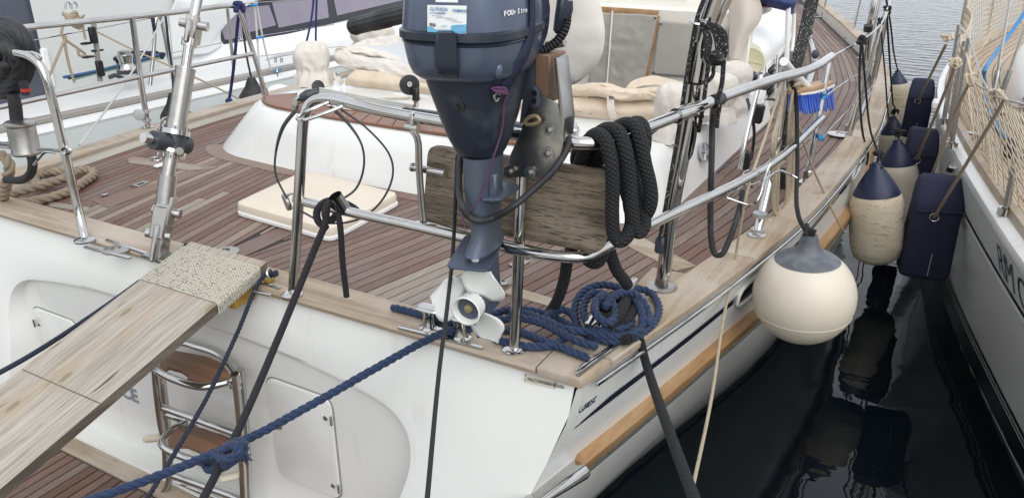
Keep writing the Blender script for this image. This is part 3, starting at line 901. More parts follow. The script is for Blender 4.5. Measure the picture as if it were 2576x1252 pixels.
def at(o, z): return [(x, y, z) for x, y in o]
mb = MB(); mb.loft([at(o_bot, 1.07), at(o_low, 1.105), at(o_mid, 1.24), at(o_top, 1.345), at(o_t2, 1.362), at(i_top, 1.368), at(i_bot, 1.355), at(i_bot, .72)], caps=False, closed=False)
coam = mb.build('cockpit_coaming', 'gel', Y, sharp=50)
MB().box((0, 2.85, .70), (1.9, 1.5, .04)).build('cockpit_floor', 'gel_cream', Y)
MB().tube([(x * 1.006, y - .004, 1.087) for x, y in o_bot], .005, n=6).build('coaming_seam', 'caulk', Y)
# margin planks round the coaming
mo = ucurve(1.135, 1.43, .44, 3.2); mi = ucurve(1.21, 1.36, .42, 3.2)
mm = len(mo)
for a, b_ in ((1, 6), (6, 9), (9, 11), (11, 16)):
    rg = [[(*mo[i], zd(1) - .001), (*mo[i], zd(1) + .003), (*mi[i], zd(1) + .003), (*mi[i], zd(1) - .001)] for i in range(a, min(b_ + 1, mm))]
    MB().loft(rg).build('margin_plank', 'teak', deck, smooth=False)
# teak inlay strips on the coaming top, herringbone pieces
def u_at(o1, o2, t, w):
    k = t * (len(o1) - 1); i = int(min(len(o1) - 2, k)); f = k - i
    p = np.array(o1[i]) * (1 - f) + np.array(o1[i + 1]) * f; q_ = np.array(o2[i]) * (1 - f) + np.array(o2[i + 1]) * f
    return p + (q_ - p) * w
ia = ucurve(1.335, 1.25, .41, 3.0, 1.09, .38); ib = ucurve(1.48, 1.13, .36, 3.0, .98, .32)
tt = np.linspace(.16, .84, 61)
for a, b_ in zip(tt[:-1], tt[1:]):
    sk = .010
    pts = [u_at(ia, ib, a + .0004, 0), u_at(ia, ib, b_ - .0004, 0), u_at(ia, ib, b_ + sk - .0004, 1), u_at(ia, ib, a + sk + .0004, 1)]
    MB().prism([(x, y, 1.3705) for x, y in pts], (0, 0, .0045)).build('inlay_piece', 'trim_teak', coam, smooth=False)
for w in (-.06, 1.02):
    MB().tube([(*u_at(ia, ib, t, w), 1.371) for t in tt], .008, n=6).build('inlay_border', 'trim_teak', coam)

# ---- coachroof with its aft bulkhead
YB = 3.5
def roofw(y): return np.interp(y, [3.4, 3.5, 4.4, 6, 8, 9], [1.325, 1.325, 1.27, 1.06, .66, .4])
rg = []
for y in [3.5, 3.8, 4.4, 5, 5.6, 6.2, 7, 8, 8.8]:
    w = roofw(y); zt = 1.585 - max(0, y - 6) * .06
    rg.append([(s * a, y, z) for s, a, z in ((1, w, 1.02), (1, w - .03, zt - .12), (1, w - .07, zt - .03), (1, w - .16, zt + .02), (1, .5 * w, zt + .05), (-1, .5 * w, zt + .05), (-1, w - .16, zt + .02), (-1, w - .07, zt - .03), (-1, w - .03, zt - .12), (-1, w, 1.02))])
roof = MB().loft(rg).build('coachroof', 'gel', Y, sharp=50)
# bulkhead panel proud of the roof front, higher in the middle
bz = PY(1659, 20, YB)[2]
bulk = MB().box((.15, YB - .02, 1.20), (2.1, .06, 2 * (bz - 1.20)), bev=.01).build('cabin_bulkhead', 'gel_cream', Y)
MB().box((.08, YB + .30, bz - .02), (2.2, .62, .06), bev=.01).build('hatch_garage', 'gel_cream', Y)
MB().box((.06, YB + .62, bz + .16), (2.2, .05, .34), bev=.01).build('hatch_coaming', 'gel_cream', Y)
for x0 in (-.1, .36): MB().box((x0, YB + .59, bz + .035), (.42, .01, .02)).build('vent_slot', 'boot_black', Y)
yb = YB - .055
def quadp(pts, off=0): return [PY(x, y, yb - off) for x, y in pts]
MB().prism(quadp([(1500, 16), (1659, 26), (1654, 40), (1502, 31)]), (0, -.012, 0), bev=.003).build('companionway_header', 'strake_teak', Y)
MB().prism(quadp([(1652, 40), (1661, 40), (1630, 206), (1619, 206)]), (0, -.012, 0), bev=.003).build('companionway_post', 'strake_teak', Y)
# grey canvas screens
sheet('companionway_screen', [quadp([(1496, 30), (1545, 33), (1600, 36), (1655, 40)], .016), quadp([(1490, 100), (1545, 103), (1595, 106), (1640, 110)], .020), quadp([(1485, 170), (1535, 172), (1585, 174), (1627, 176)], .016), quadp([(1480, 245), (1530, 246), (1575, 247), (1614, 248)], .020)], 'canvas_grey', None, .006, 6, 2, label='grey canvas screen with a white zip closing the companionway', cat='canvas screen')
scr = bpy.data.objects['companionway_screen']
zp = quadp([(1541, 28), (1536, 90), (1531, 160), (1525, 232)], .034)
MB().tube(zp, .009, n=6, smooth=5, flat=.5).build('zip', 'white', scr)
for x, y in ((1649, 44),): MB().lathe([(.010, 0), (.010, .004), (.005, .006)], PY(x, y, yb - .03), (0, -1, 0), n=10).build('snap', 'steel', scr)
sc2 = sheet('window_screen', [quadp([(1658, 53), (1745, 61), (1838, 72)], .016), quadp([(1649, 120), (1738, 127), (1832, 137)], .018), quadp([(1640, 187), (1730, 193), (1825, 203)], .016)], 'canvas_grey', None, .003, 6, 5, label='flat grey canvas screen snapped on right of the companionway', cat='canvas screen')
for x, y in ((1662, 59), (1644, 181)): MB().lathe([(.010, 0), (.010, .004), (.005, .006)], PY(x, y, yb - .025), (0, -1, 0), n=10).build('snap', 'steel', sc2)
# teak slats on the hatch garage
for k in range(7):
    x0 = .95 + .045 * k
    MB().box((x0 - .03, YB + .27, bz + .014), (.040, .42, .008)).build('garage_slat', 'strake_teak', Y)
# deckhouse corner fittings: round vent, louvred side window, sheet clutch
vc = PY(1891, 153, YB - .004)
v_ = MB().lathe([(.088, 0), (.088, .010), (.080, .016), (.074, .012), (.0, .014)], vc, (0, -1, 0), n=32).build('round_vent', 'vent_yellow', Y)
MB().box(vc + np.array([0, -.017, 0]), (.15, .006, .008), Matrix.Rotation(.15, 3, 'Y')).build('vent_bar', 'vent_yellow', v_)
for i, (ya, yb2) in enumerate(((3.53, 3.92), (4.02, 4.6), (4.75, 5.5))):
    rg = []
    def sp_(y, z, off=.004): return (roofw(y) - .03 * (z - 1.02) / .44 + off, y, z)
    fr = [sp_(ya, 1.17), sp_(yb2, 1.17), sp_(yb2 - .03, 1.44), sp_(ya + .02, 1.44)]
    w_ = MB().prism(fr, (.008, 0, 0), bev=.002).build('side_window', 'gel', Y)
    fr2 = [sp_(ya + .03, 1.20, .012), sp_(yb2 - .03, 1.20, .012), sp_(yb2 - .05, 1.41, .012), sp_(ya + .05, 1.41, .012)]
    MB().prism(fr2, (.003, 0, 0)).build('pane', 'portlight', w_)
    if i == 0:
        for k in range(6):
            z = 1.215 + k * .034
            MB().prism([sp_(ya + .04, z, .016), sp_(yb2 - .05, z, .016), sp_(yb2 - .05, z + .022, .026), sp_(ya + .04, z + .022, .026)], (.003, 0, 0)).build('louvre', 'gunmetal', w_)
cl = PY(1905, 205, 3.3)
cq_ = PZ(1908, 222, 1.372)
c_ = MB().box(cq_ + np.array([0, 0, .025]), (.12, .10, .05), bev=.006).build('line_clutch', 'gunmetal', Y)
for k in (-1, 0, 1): MB().box(cq_ + np.array([k * .038, -.01, .065]), (.030, .075, .045), Matrix.Rotation(.2, 3, 'X'), bev=.008).build('clutch_lever', 'gunmetal', c_)
# grab rail / hood frame tubes
fr_ = [PY(1983, 20, 3.75), PY(1981, 100, 3.75), PY(1978, 172, 3.75)]
MB().tube(fr_, .016, n=10, smooth=6).build('hood_frame', 'white', Y)
MB().tube([PY(1998, 35, 3.9), PY(1996, 90, 3.9), PY(1992, 130, 3.85)], .012, n=10, smooth=6).build('hood_frame', 'white', Y)
hood = sheet('spray_hood', [[PY(1900, -30, 3.9), PY(1940, -26, 3.9), PY(1985, -15, 3.9), PY(2000, 0, 4.3)], [PY(1903, -2, 3.7), PY(1940, 0, 3.65), PY(1988, 8, 3.7), PY(1999, 14, 4.2)], [PY(1908, 16, 3.8), PY(1942, 20, 3.75), PY(1976, 27, 3.75), PY(1995, 40, 4.0)]], 'navy_canvas', None, .008, 6, 3, label='royal blue spray hood edge over the white coachroof', cat='spray hood')
sheet('cockpit_curtain', [[PY(1834, -12, 3.4), PY(1870, -12, 3.38), PY(1908, -12, 3.42)], [PY(1835, 50, 3.4), PY(1876, 50, 3.36), PY(1916, 42, 3.5)], [PY(1835, 100, 3.4), PY(1860, 100, 3.36), PY(1880, 98, 3.42)], [PY(1835, 148, 3.4), PY(1847, 150, 3.37), PY(1860, 150, 3.4)]], 'sail_cover', None, .0048, 5, 4, label='beige canvas side curtain hanging from the spray hood', cat='curtain')

# ---- folded canvas over the aft coaming, and the wheel and winch covers
def zofs(p, dz): return (p[0], p[1], p[2] + dz)
pb = [(870, 215), (975, 226), (1085, 238), (1250, 262), (1418, 289), (1530, 300), (1650, 308)]
pt = [(893, 176), (980, 186), (1069, 198), (1250, 222), (1413, 243), (1540, 250), (1665, 256)]
bot = [PZ(x, y, 1.374) for x, y in pb]
top = [PY(x, y, bot[i][1] + .03) for i, (x, y) in enumerate(pt)]
mid = [(np.array(a) + np.array(b_)) / 2 + np.array([0, -.035, 0]) for a, b_ in zip(bot, top)]
fold = thing('canvas_enclosure', tuple(bot[3]), 'tan canvas cockpit enclosure folded along the aft coaming', 'canvas cover')
sheet('lower_panel', [bot, mid, top], 'canvas', fold, .009, 5, 6, nu=16)
roll1 = [PY(1010, 150, 2.25), PY(930, 132, 2.2), PY(868, 128, 2.15), PY(857, 140, 2.1), PY(885, 156, 2.08), PY(945, 167, 2.06), PY(1040, 184, 2.05), PY(1150, 205, 2.03)]
crumple(wrinkle(MB().tube(roll1, [.02, .045, .045, .045, .05, .05, .05, .05], n=32, smooth=24, flat=.6), .012, 6, 3, (.6, 1.6, 2.2)), .022, 14, 3, (.45, 1.3, 1.3)).build('rolled_edge', 'canvas_pale', fold)
crumple(wrinkle(MB().tube([PY(1380, 224, 2.0), PY(1440, 230, 1.98), PY(1520, 228, 1.96), PY(1570, 240, 1.96), PY(1640, 236, 2.0), PY(1715, 214, 2.05)], [.045, .045, .055, .05, .045, .035], n=32, smooth=24, flat=.6), .012, 6, 5, (.6, 1.6, 2.2)), .022, 14, 5, (.45, 1.3, 1.3)).build('rolled_edge', 'canvas', fold)
sheet('folded_flap', [[PY(850, 135, 2.2), PY(905, 105, 2.45), PY(960, 92, 2.5), PY(1025, 90, 2.5)], [PY(880, 150, 2.15), PY(925, 125, 2.35), PY(975, 116, 2.42), PY(1035, 112, 2.45)], [PY(900, 158, 2.1), PY(940, 140, 2.25), PY(985, 140, 2.3), PY(1040, 150, 2.3)], [PY(930, 166, 2.08), PY(960, 160, 2.15), PY(1000, 168, 2.2), PY(1050, 180, 2.2)]], 'canvas_pale', fold, .012, 6, 8)
sheet('clear_window', [[PY(925, 118, 2.33), PY(975, 116, 2.36), PY(1035, 100, 2.4)], [PY(930, 140, 2.2), PY(985, 140, 2.26), PY(1042, 130, 2.3)], [PY(935, 158, 2.09), PY(990, 163, 2.14), PY(1048, 172, 2.16)]], 'clearvinyl', fold, .006, 5, 9)
sheet('raised_flap', [[PY(1565, 232, 2.05), PY(1590, 205, 2.12), PY(1640, 192, 2.2), PY(1705, 205, 2.15)], [PY(1575, 240, 2.0), PY(1600, 222, 2.05), PY(1640, 214, 2.08), PY(1700, 222, 2.08)]], 'canvas', fold, .008, 8, 2)
for (x0, y0, x1, y1) in ((1536, 244, 1545, 300), (846, 185, 862, 212)):
    Yp = 1.93 if x0 > 1000 else 2.0
    MB().tube([PY(x0, y0, Yp - .03), PY((x0 + x1) / 2 - 4, (y0 + y1) / 2, Yp - .05), PY(x1, y1 - 2, Yp - .02)], .018, n=8, smooth=5, flat=.15).build('strap', 'canvas_pale', fold)
    MB().box(PY(x0 + 3, y0 + 2, Yp - .06), (.03, .008, .02), bev=.002).build('buckle', 'steel', fold)
for x, y in ((1457, 281), (1485, 285), (1593, 296), (1440, 288)):
    MB().lathe([(.008, 0), (.008, .004), (.003, .006)], PY(x, y, 1.87), (0, -1, .2), n=10).build('snap', 'steel', fold)
# wheel cover: pale round canvas bag over the steering wheel
wc = PY(1378, 70, 2.55); wr = np.linalg.norm(PY(1523, 110, 2.55) - wc) * .97
prof = [(.001, -.075), (wr * .2, -.073), (wr * .4, -.07), (wr * .55, -.066), (wr * .68, -.061), (wr * .8, -.055), (wr * .89, -.044), (wr * .96, -.03), (wr, 0), (wr * .96, .03), (wr * .8, .045), (.001, .05)]
mb = MB().lathe(prof, wc, (0, 1, .12), n=72, caps=False); wrinkle(mb, .009, 6, 7); crumple(mb, .010, 5, 7)
mb.build('wheel_cover', 'canvas_wheel', label='pale round canvas cover over the steering wheel', cat='wheel cover')
# winch covers: gathered caps
def winch_cover(px_, r, h, zb, label, seed, top=1.0, sk=1.12):
    c = PZ(*px_, zb)
    prof = [(r * sk, 0), (r * sk * .97, h * .05), (r * 1.02, h * .20), (r * .86, h * .33), (r * .82, h * .38), (r * .95, h * .50), (r * 1.0 * top, h * .68), (r * .95 * top, h * .85), (r * .75 * top, h * .96), (r * .4, h * 1.0), (.001, h * 1.0)]
    P = catmull([(a, 0, b_) for a, b_ in prof], 6)
    mb = MB().lathe([(max(.001, p[0]), p[2]) for p in P], c, n=80)
    for i, v in enumerate(mb.v):       # gathers below the drawstring
        d = np.array(v) - c; t = d[2] / h
        rr = math.hypot(d[0], d[1]); a = math.atan2(d[1], d[0])
        k = .075 * math.sin(a * 13 + seed + 1.5 * math.sin(a * 3)) * math.exp(-((t - .36) / .13) ** 2) + .05 * math.sin(a * 8 + seed * 2) * max(0, 1 - t / .35) + .03 * math.sin(a * 5 + seed + 4 * t)
        mb.v[i] = (c[0] + d[0] * (1 + k), c[1] + d[1] * (1 + k), v[2])
    wrinkle(mb, r * .05, 1.25 / r, seed); crumple(mb, r * .13, 1.5 / r, seed, (1, 1, .55), c + np.array([0, 0, h * .5]))
    return mb.build('winch_cover', 'canvas_pale', label=label, cat='winch cover', group='winch covers', sharp=70)
winch_cover((790, 212), .105, .25, 1.366, 'cream canvas cap over the winch on the port coaming corner', 1)
winch_cover((938, 132), .16, .22, 1.36, 'low wide cream cover behind the black tiller grip', 2)
winch_cover((1688, 348), .085, .25, 1.366, 'small cream winch cap just left of the tall steel pole', 3)
winch_cover((1797, 302), .098, .23, 1.366, 'cream winch cover directly under the flecked rope coil', 4, sk=1.2)
winch_cover((1834, 286), .092, .265, 1.366, 'cream winch cover just below the round yellow vent', 5, sk=1.05)
for px_ in ((790, 205), (1805, 290)):
    c = PZ(*px_, 1.366); MB().lathe([(.06, 0), (.055, .03), (.05, .06)], c, n=20).build('winch_base', 'steel', Y)
# mainsheet traveller across the aft coaming
ta, tb = PZ(990, 287, 1.385), PZ(1085, 303, 1.385)
MB().box((.22, 1.60, 1.378), (.75, .035, .022), bev=.004).build('traveller_track', 'gunmetal', Y)
blk = MB().lathe([(.042, -.012), (.052, -.010), (.052, .010), (.042, .012)], PY(1030, 214, 1.58), (.8, -.5, .1), n=24).build('traveller_block', 'black', Y)
MB().lathe([(.014, -.014), (.014, .014)], PY(1028, 212, 1.57), (.8, -.5, .1), n=16).build('sheave', 'steel', blk)
MB().box(PY(1046, 238, 1.58), (.035, .03, .07), bev=.006).build('block_arm', 'black', blk)
MB().box(PY(1047, 258, 1.58), (.022, .022, .05), bev=.004).build('shackle', 'steel', Y)
b2 = MB().lathe([(.03, -.012), (.036, -.010), (.036, .010), (.03, .012)], PY(800, 218, 1.75), (.8, -.4, .4), n=20).build('turning_block', 'black', Y)
for k in range(3):
    tube('traveller_line', [PY(804, 222 + 5 * k, 1.74), PY(930, 246 + 6 * k, 1.66), PY(1040, 266 + 4 * k, 1.60)], .006, 'sheet_white', Y, smooth=4, n=8)
tube('traveller_line', [PZ(830, 252, 1.375), PZ(920, 250, 1.375), PZ(1060, 246, 1.375)], .006, 'braid_white', Y, smooth=4, n=8)
MB().box(PZ(1440, 330, 1.39), (.06, .07, .04), Matrix.Rotation(.3, 3, 'Z'), bev=.01).build('sheet_stopper', 'alu', Y)
s_ = MB().lathe([(.024, -.01), (.03, -.006), (.03, .006), (.024, .01)], PZ(1437, 315, 1.41), (.3, -.3, .9), n=16).build('stopper_sheave', 'alu', Y)
for k in range(2): tube('sheet_tail', [PZ(1436, 310 + 5 * k, 1.42), PZ(1415, 308 + 5 * k, 1.42), PZ(1400, 312 + 6 * k, 1.41)], .006, 'sheet_white', Y, smooth=4, n=8)
# filler wheel on the coaming side, deck prism fittings, deck ring plates
def on_side(x, y):          # pixel onto the sloping starboard coaming face
    return PN(x, y, (1.33, 2.0, 1.20), np.array([.95, 0, .31]))
fc = on_side(1760, 385)
f_ = MB().lathe([(.04, 0), (.045, .02), (.052, .028), (.052, .036), (.044, .036), (.044, .03), (.014, .03), (.012, .038), (0.001, .038)], fc, (.93, -.2, .3), n=28).build('handwheel', 'alu', Y)
for k in range(5):
    a = 2 * math.pi * k / 5
    m3 = rot_to((.93, -.2, .3)); d = m3 @ Vector((math.cos(a), math.sin(a), 0)); MB().tube([fc + np.array(m3 @ Vector((0, 0, .035))), fc + np.array(d) * .046 + np.array(m3 @ Vector((0, 0, .035)))], .006, n=6).build('wheel_spoke', 'alu', f_)
# ================================================================== quay behind the camera (outside the frame) that carries the gangway
MB().box((0, -5.0, .20), (60, 6.8, 1.0)).build('quay', mat('concrete', (.46, .44, .40), .85, bump=(40, .3, I3)).name, kind='structure', smooth=False)

rgl = []  # unseen ridge added behind the camera to put dark bands into the steel
rl_ = random.Random(2)
for i, x in enumerate(np.linspace(-160, 160, 60)):
    h = 9 + 4 * math.sin(i * .31) + rl_.uniform(-1.2, 1.2)
    rgl.append([(x, -60, -.5), (x, -66, h * .6), (x, -78, h), (x, -100, h * .9)])
MB().loft(rgl, caps=False, closed=False).build('reflection_backdrop', 'backdrop_dark', kind='structure')

# ================================================================== stainless pushpit, starboard
TR = .0165
ZT, ZLW = 1.80, 1.49
push = MB().tube([PY(737, 735, 0), PY(748, 560, 0), PY(757, 400, 0), PY(762, 320, 0), PY(768, 283, 0), PY(782, 260, .01), PY(815, 249, .02)] + [PZ(x, y, ZT) for x, y in ((960, 280), (1110, 306), (1270, 333), (1400, 354), (1470, 361), (1520, 358), (1560, 345), (1640, 316), (1740, 276), (1850, 233), (1960, 196), (2020, 180), (2060, 163), (2092, 142))], TR, n=14, smooth=6).build('pushpit', 'steel', Y)
lowpts = [(744, 500), (770, 508), (1000, 560), (1200, 606), (1314, 631), (1420, 646), (1471, 646), (1512, 628), (1600, 582), (1686, 541), (1934, 417), (2068, 298)]
MB().tube([PZ(x, y, ZLW) for x, y in lowpts], TR * .95, n=14, smooth=5).build('mid_rail', 'steel', push)
def flange(p, r=.036, par=push, m_='steel'):
    MB().lathe([(r, 0), (r, .006), (r * .8, .011), (r * .55, .013)], p, n=24).build('foot_plate', m_, par)
pB = PZ(1294, 880, 1.15)
MB().tube([pB, PY(1300, 750, pB[1]), PY(1308, 560, pB[1]), PY(1318, 345, pB[1])], TR, n=14, smooth=4).build('post', 'steel', push); flange(pB)
flange(PZ(735, 742, 1.15))
pC = PZ(1903, 592, 1.15)
MB().tube([pC, PX(1925, 500, pC[0]), PX(1950, 380, pC[0]), PX(1976, 200, pC[0])], TR, n=14, smooth=4).build('post', 'steel', push); flange(pC)
# clamp fitting low on that post
for y in (540, 580): MB().lathe([(.028, -.008), (.028, .008)], PX(1912 - (y - 540) * .15, y, pC[0]), (0, 0, 1), n=14).build('clamp_ring', 'alu', push)
gw = PX(1932, 566, pC[0]); MB().lathe([(.030, -.012), (.034, -.008), (.034, .008), (.028, .012), (.008, .014)], gw + np.array([.01, -.02, 0]), (.6, -.8, .1), n=26).build('clamp_wheel', 'alu', push)
pE = PZ(2030, 455, 1.12)
MB().tube([pE, PX(2050, 340, pE[0]), PX(2085, 148, pE[0])], TR, n=14, smooth=4).build('post', 'steel', push)
MB().box(pE + np.array([0, 0, 0]), (.06, .13, .012), Matrix.Rotation(-.15, 3, 'Z'), bev=.004).build('foot_plate', 'steel', push)
MB().lathe([(.022, 0), (.022, .05), (.018, .055)], pE, n=16).build('post_socket', 'steel', push)
# flag-staff socket stub on the mid rail
s0, s1 = PZ(868, 530, ZLW), PY(843, 492, -.02)
MB().tube([s0, s1], .021, n=18, caps=False).build('flag_socket', 'steel', push)
MB().tube([s1, s1 + (s0 - s1) * .5], .018, n=18, caps=False).build('socket_bore', 'boot_black', push)
# U bails and shackles near the rail's corner
for dx, dy in ((0, 0),):
    tube('bail', [PY(826, 258, .01), PY(785, 275, -.03), PY(752, 292, -.05), PY(748, 299, -.06), PY(765, 302, -.06), PY(810, 288, -.03), PY(862, 267, .01)], .0055, 'steel', push, smooth=6, n=8)
MB().box(PY(745, 262, .02), (.022, .014, .05), Matrix.Rotation(.4, 3, 'Y'), bev=.004).build('snap_shackle', 'steel_dull', push)
MB().lathe([(.011, -.012), (.011, .012)], PY(748, 255, .01), (0, 1, 0), n=14).build('shackle_pin', 'steel', push)
MB().tube([PY(757, 247, .02), PY(775, 240, .03), PY(800, 232, .05)], [.012, .018, .012], n=10, smooth=5).build('shackle_body', 'gunmetal', push)
MB().box(PY(722, 508, -.005), (.022, .016, .055), Matrix.Rotation(-.35, 3, 'Y'), bev=.005).build('snap_shackle', 'steel_dull', push)
tube('shackle_bail', [PY(722, 492, 0), PY(735, 487, 0), PY(752, 497, 0)], .004, 'steel', push, n=8)
# hanging wire strops: springy loops
w_ = thing('wire_strop', tuple(PY(800, 560, .05)), 'dark wire strop hanging in wide loops from the stern rail corner', 'wire')
MB().tube([PY(742, 280, .0), PY(712, 320, -.02), PY(693, 390, -.03), PY(694, 440, -.03), PY(722, 500, -.02)], [.006, .006, .0035, .0035, .0035], n=8, smooth=10).build('loop', 'gunmetal', w_)
MB().tube([PY(830, 268, .03), PY(875, 310, .05), PY(910, 365, .06), PY(915, 420, .06), PY(895, 475, .05), PY(860, 502, .02)], [.006, .005, .0035, .0035, .0035, .0035], n=8, smooth=10).build('loop', 'gunmetal', w_)
MB().tube([PY(850, 270, .04), PY(925, 325, .07), PY(980, 390, .10), PY(988, 440, .10), PY(960, 505, .08), PY(905, 550, .05), PY(820, 560, .02), PY(755, 530, .0)], .0033, n=8, smooth=10).build('loop', 'gunmetal', w_)
# hinged bracket rods and clamp above the board
c_ = MB().lathe([(.012, -.022), (.012, .022)], PY(1038, 322, .03), (.9, -.1, 0), n=14).build('rail_clamp', 'steel', push)
MB().box(PY(1040, 305, .03), (.014, .02, .05), bev=.003).build('clamp_tang', 'steel', push)
for d in (0, 8):
    tube('bracket_rod', [PY(1034 + d, 330, .02), PY(1046 + d, 348, .02), PY(1050 + d, 420, .02), PY(1056 + d, 500, .02), PY(1062 + d, 560, .02)], .0055, 'steel_dull', push, smooth=4, n=8)
tube('board_tube', [PY(1040, 421, .04), PY(1120, 436, .04)], .011, 'steel', push, n=12)
MB().lathe([(.013, 0), (.013, .006)], PY(1040, 421, .035), (-1, 0, 0), n=12).build('tube_cap', 'steel', push)
tube('board_tube', [PY(1048, 563, .045), PY(1070, 562, .05), PY(1180, 592, .05), PY(1300, 617, .05), PY(1395, 638, .05)], .010, 'steel', push, smooth=4, n=12)
# second flat fittings seen through the rail: bail on the quarter post, wire frame
tube('wire_frame', [PZ(1828, 497, 1.42), PZ(1872, 465, 1.42), PZ(1905, 462, 1.45), PZ(1960, 430, 1.5), PZ(1985, 437, 1.5), PZ(1990, 440, 1.49), PZ(2005, 448, 1.48)], .004, 'steel', push, smooth=4, n=8)
tube('wire_frame', [PZ(1828, 497, 1.42), PZ(1890, 515, 1.40), PZ(1905, 505, 1.42), PZ(1930, 430, 1.5), PZ(1938, 412, 1.52)], .004, 'steel', push, smooth=4, n=8)
# thin vertical holder tube with two black clamps, left of post C
vx = pC[0] - .10
hold = MB().tube([PX(1862, 425, vx), PX(1875, 350, vx), PX(1915, 190, vx)], .010, n=10, smooth=4).build('holder_tube', 'steel', push)
for x, y in ((1912, 195 + 90), (1880, 400)):
    MB().box(PX(x - 4, y, vx) + np.array([0, -.012, 0]), (.045, .035, .075), Matrix.Rotation(.1, 3, 'Y'), bev=.006).build('holder_clamp', 'black', push)
tube('holder_hook', [PX(1915, 280, vx), PX(1920, 255, vx), PX(1935, 250, vx), PX(1960, 254, vx)], .006, 'steel', push, smooth=5, n=8)
tube('holder_hook', [PX(1868, 470, vx), PX(1872, 440, vx), PX(1888, 434, vx), PX(1892, 470, vx)], .008, 'steel', push, smooth=5, n=8)

# tall steel pole on the quarter with sleeve and twin tubes above
pD = PZ(1665, 722, 1.15); YD = pD[1]
pole = MB().tube([PY(1668, 700, YD), PY(1692, 520, YD), PY(1730, 325, YD), PY(1747, 206, YD)], .0235, n=18, smooth=3).build('stern_pole', 'steel', Y)
flange(pD, .052, pole, 'steel_dull')
MB().box(PY(1667, 700, YD) + np.array([0, 0, 0]), (.042, .030, .075), Matrix.Rotation(.2, 3, 'Y'), bev=.006).build('hinge', 'steel_dull', pole)
MB().lathe([(.009, -.03), (.009, .03)], PY(1668, 700, YD), (.6, -.8, 0), n=10).build('hinge_bolt', 'steel_dull', pole)
MB().tube([PY(1746, 210, YD), PY(1748, 198, YD)], .027, n=18).build('collar', 'black', pole)
MB().tube([PY(1747, 203, YD), PY(1763, 103, YD)], .031, n=20, smooth=0).build('sleeve', 'steel', pole)
MB().tube([PY(1763, 106, YD), PY(1780, 50, YD), PY(1812, -45, YD)], .024, n=16, smooth=3).build('upper_tube', 'steel', pole)
MB().tube([PY(1796, 75, YD + .06), PY(1812, 35, YD + .06), PY(1850, -45, YD + .06)], .015, n=14, smooth=3).build('upper_tube', 'steel', pole)
MB().lathe([(.022, -.004), (.026, .0), (.022, .004)], PY(1752, 56, YD - .03), (.2, -.1, 1), n=18).build('cleat_plate', 'steel', pole)
MB().lathe([(.009, -.02), (.007, .02)], PY(1768, 58, YD - .04), (.9, -.5, 0), n=12).build('cleat_pin', 'steel', pole)
# pole-to-rail clamp
MB().tube([PZ(1700, 292, ZT), PZ(1735, 278, ZT)], .022, n=14).build('rail_clamp', 'steel', push)
MB().tube([PZ(1795, 256, ZT), PZ(1812, 248, ZT)], .021, n=14).build('rail_tape', 'black', push)
MB().lathe([(.012, -.02), (.012, .02)], PY(1770, 296, YD), (.6, -.8, 0), n=12).build('clamp_bolt', 'steel', push)

# ================================================================== port pushpit
pp = MB().tube([PX(x, y, -1.80) for x, y in ((-60, 84), (50, 71), (200, 56), (330, 43), (470, 28), (575, 15), (592, 18), (604, 34), (625, 95), (650, 175), (669, 246))], .0165, n=14, smooth=6).build('pushpit', 'steel', Y)
MB().tube([PX(x, y, -1.80) for x, y in ((-60, 283), (100, 248), (345, 195), (500, 163), (640, 135))], .014, n=14, smooth=4).build('mid_rail', 'steel', pp)
MB().tube([PX(333, 46, -1.80), PX(352, 190, -1.80), PX(372, 318, -1.82)], .0165, n=14, smooth=4).build('post', 'steel', pp)
flange(PZ(372, 322, 1.15), .034, pp); flange(PZ(669, 250, 1.15), .034, pp)
MB().lathe([(.022, 0), (.022, .05)], PX(667, 240, -1.80), n=14).build('post_socket', 'steel', pp)
for y in (281, 302): MB().lathe([(.026, -.008), (.026, .008)], PX(366 + (y - 281) * .15, y, -1.81), n=14).build('clamp_ring', 'alu', pp)
MB().lathe([(.03, -.01), (.034, 0), (.03, .01), (.012, .011)], PX(350, 289, -1.80), (.7, -.7, .1), n=20).build('clamp_eye', 'alu', pp)
yP = 0.0
p1 = MB().tube([PZ(214, 602, 1.15), PY(200, 540, yP), PY(160, 370, yP), PY(128, 240, yP), PY(113, 190, yP), PY(98, 160, yP), PY(75, 142, yP), PY(40, 133, yP), PY(-60, 126, yP)], .0165, n=14, smooth=6).build('post', 'steel', pp)
flange(PZ(213, 606, 1.15), .038, pp)
tube('bail', [PY(60, 130, yP), PY(85, 133, yP), PY(103, 143, yP), PY(95, 158, yP)], .005, 'steel', pp, n=8)
tube('bail', [PY(155, 378, yP - .01), PY(170, 371, yP - .01), PY(178, 380, yP - .01), PY(168, 388, yP - .01), PY(158, 386, yP - .01)], .006, 'steel', pp, n=8)

# steel drum lantern bracketed to the post, with its hose
lan = thing('stern_drum', tuple(PY(68, 390, .02)), 'short stainless drum held by a bracket on the left stern post', 'drum')
lc = PY(68, 388, .02)
MB().lathe([(.052, 0), (.055, .004), (.055, .012), (.052, .018), (.052, .115), (.058, .122), (.058, .130), (.050, .136), (.001, .137)], lc, (0, .02, 1), n=36).build('drum', 'steel_dull', lan)
MB().tube([PY(98, 376, .0), PY(130, 378, .0), PY(155, 380, .0)], .010, n=10, smooth=3, flat=.6).build('bracket', 'steel', lan)
tube('bracket_wire', [PY(140, 385, .0), PY(118, 382, -.01), PY(100, 398, -.01), PY(85, 415, .0)], .005, 'steel', lan, n=8)
MB().tube([PY(78, 388, .02), PY(82, 410, .02), PY(78, 435, .02), PY(55, 453, .02), PY(15, 452, .02)], [.018, .018, .018, .016, .015], n=12, smooth=6).build('hose', 'rubber', lan)
MB().tube([PY(-20, 362, .03), PY(30, 368, .03)], .014, n=12).build('arm', 'steel', lan)

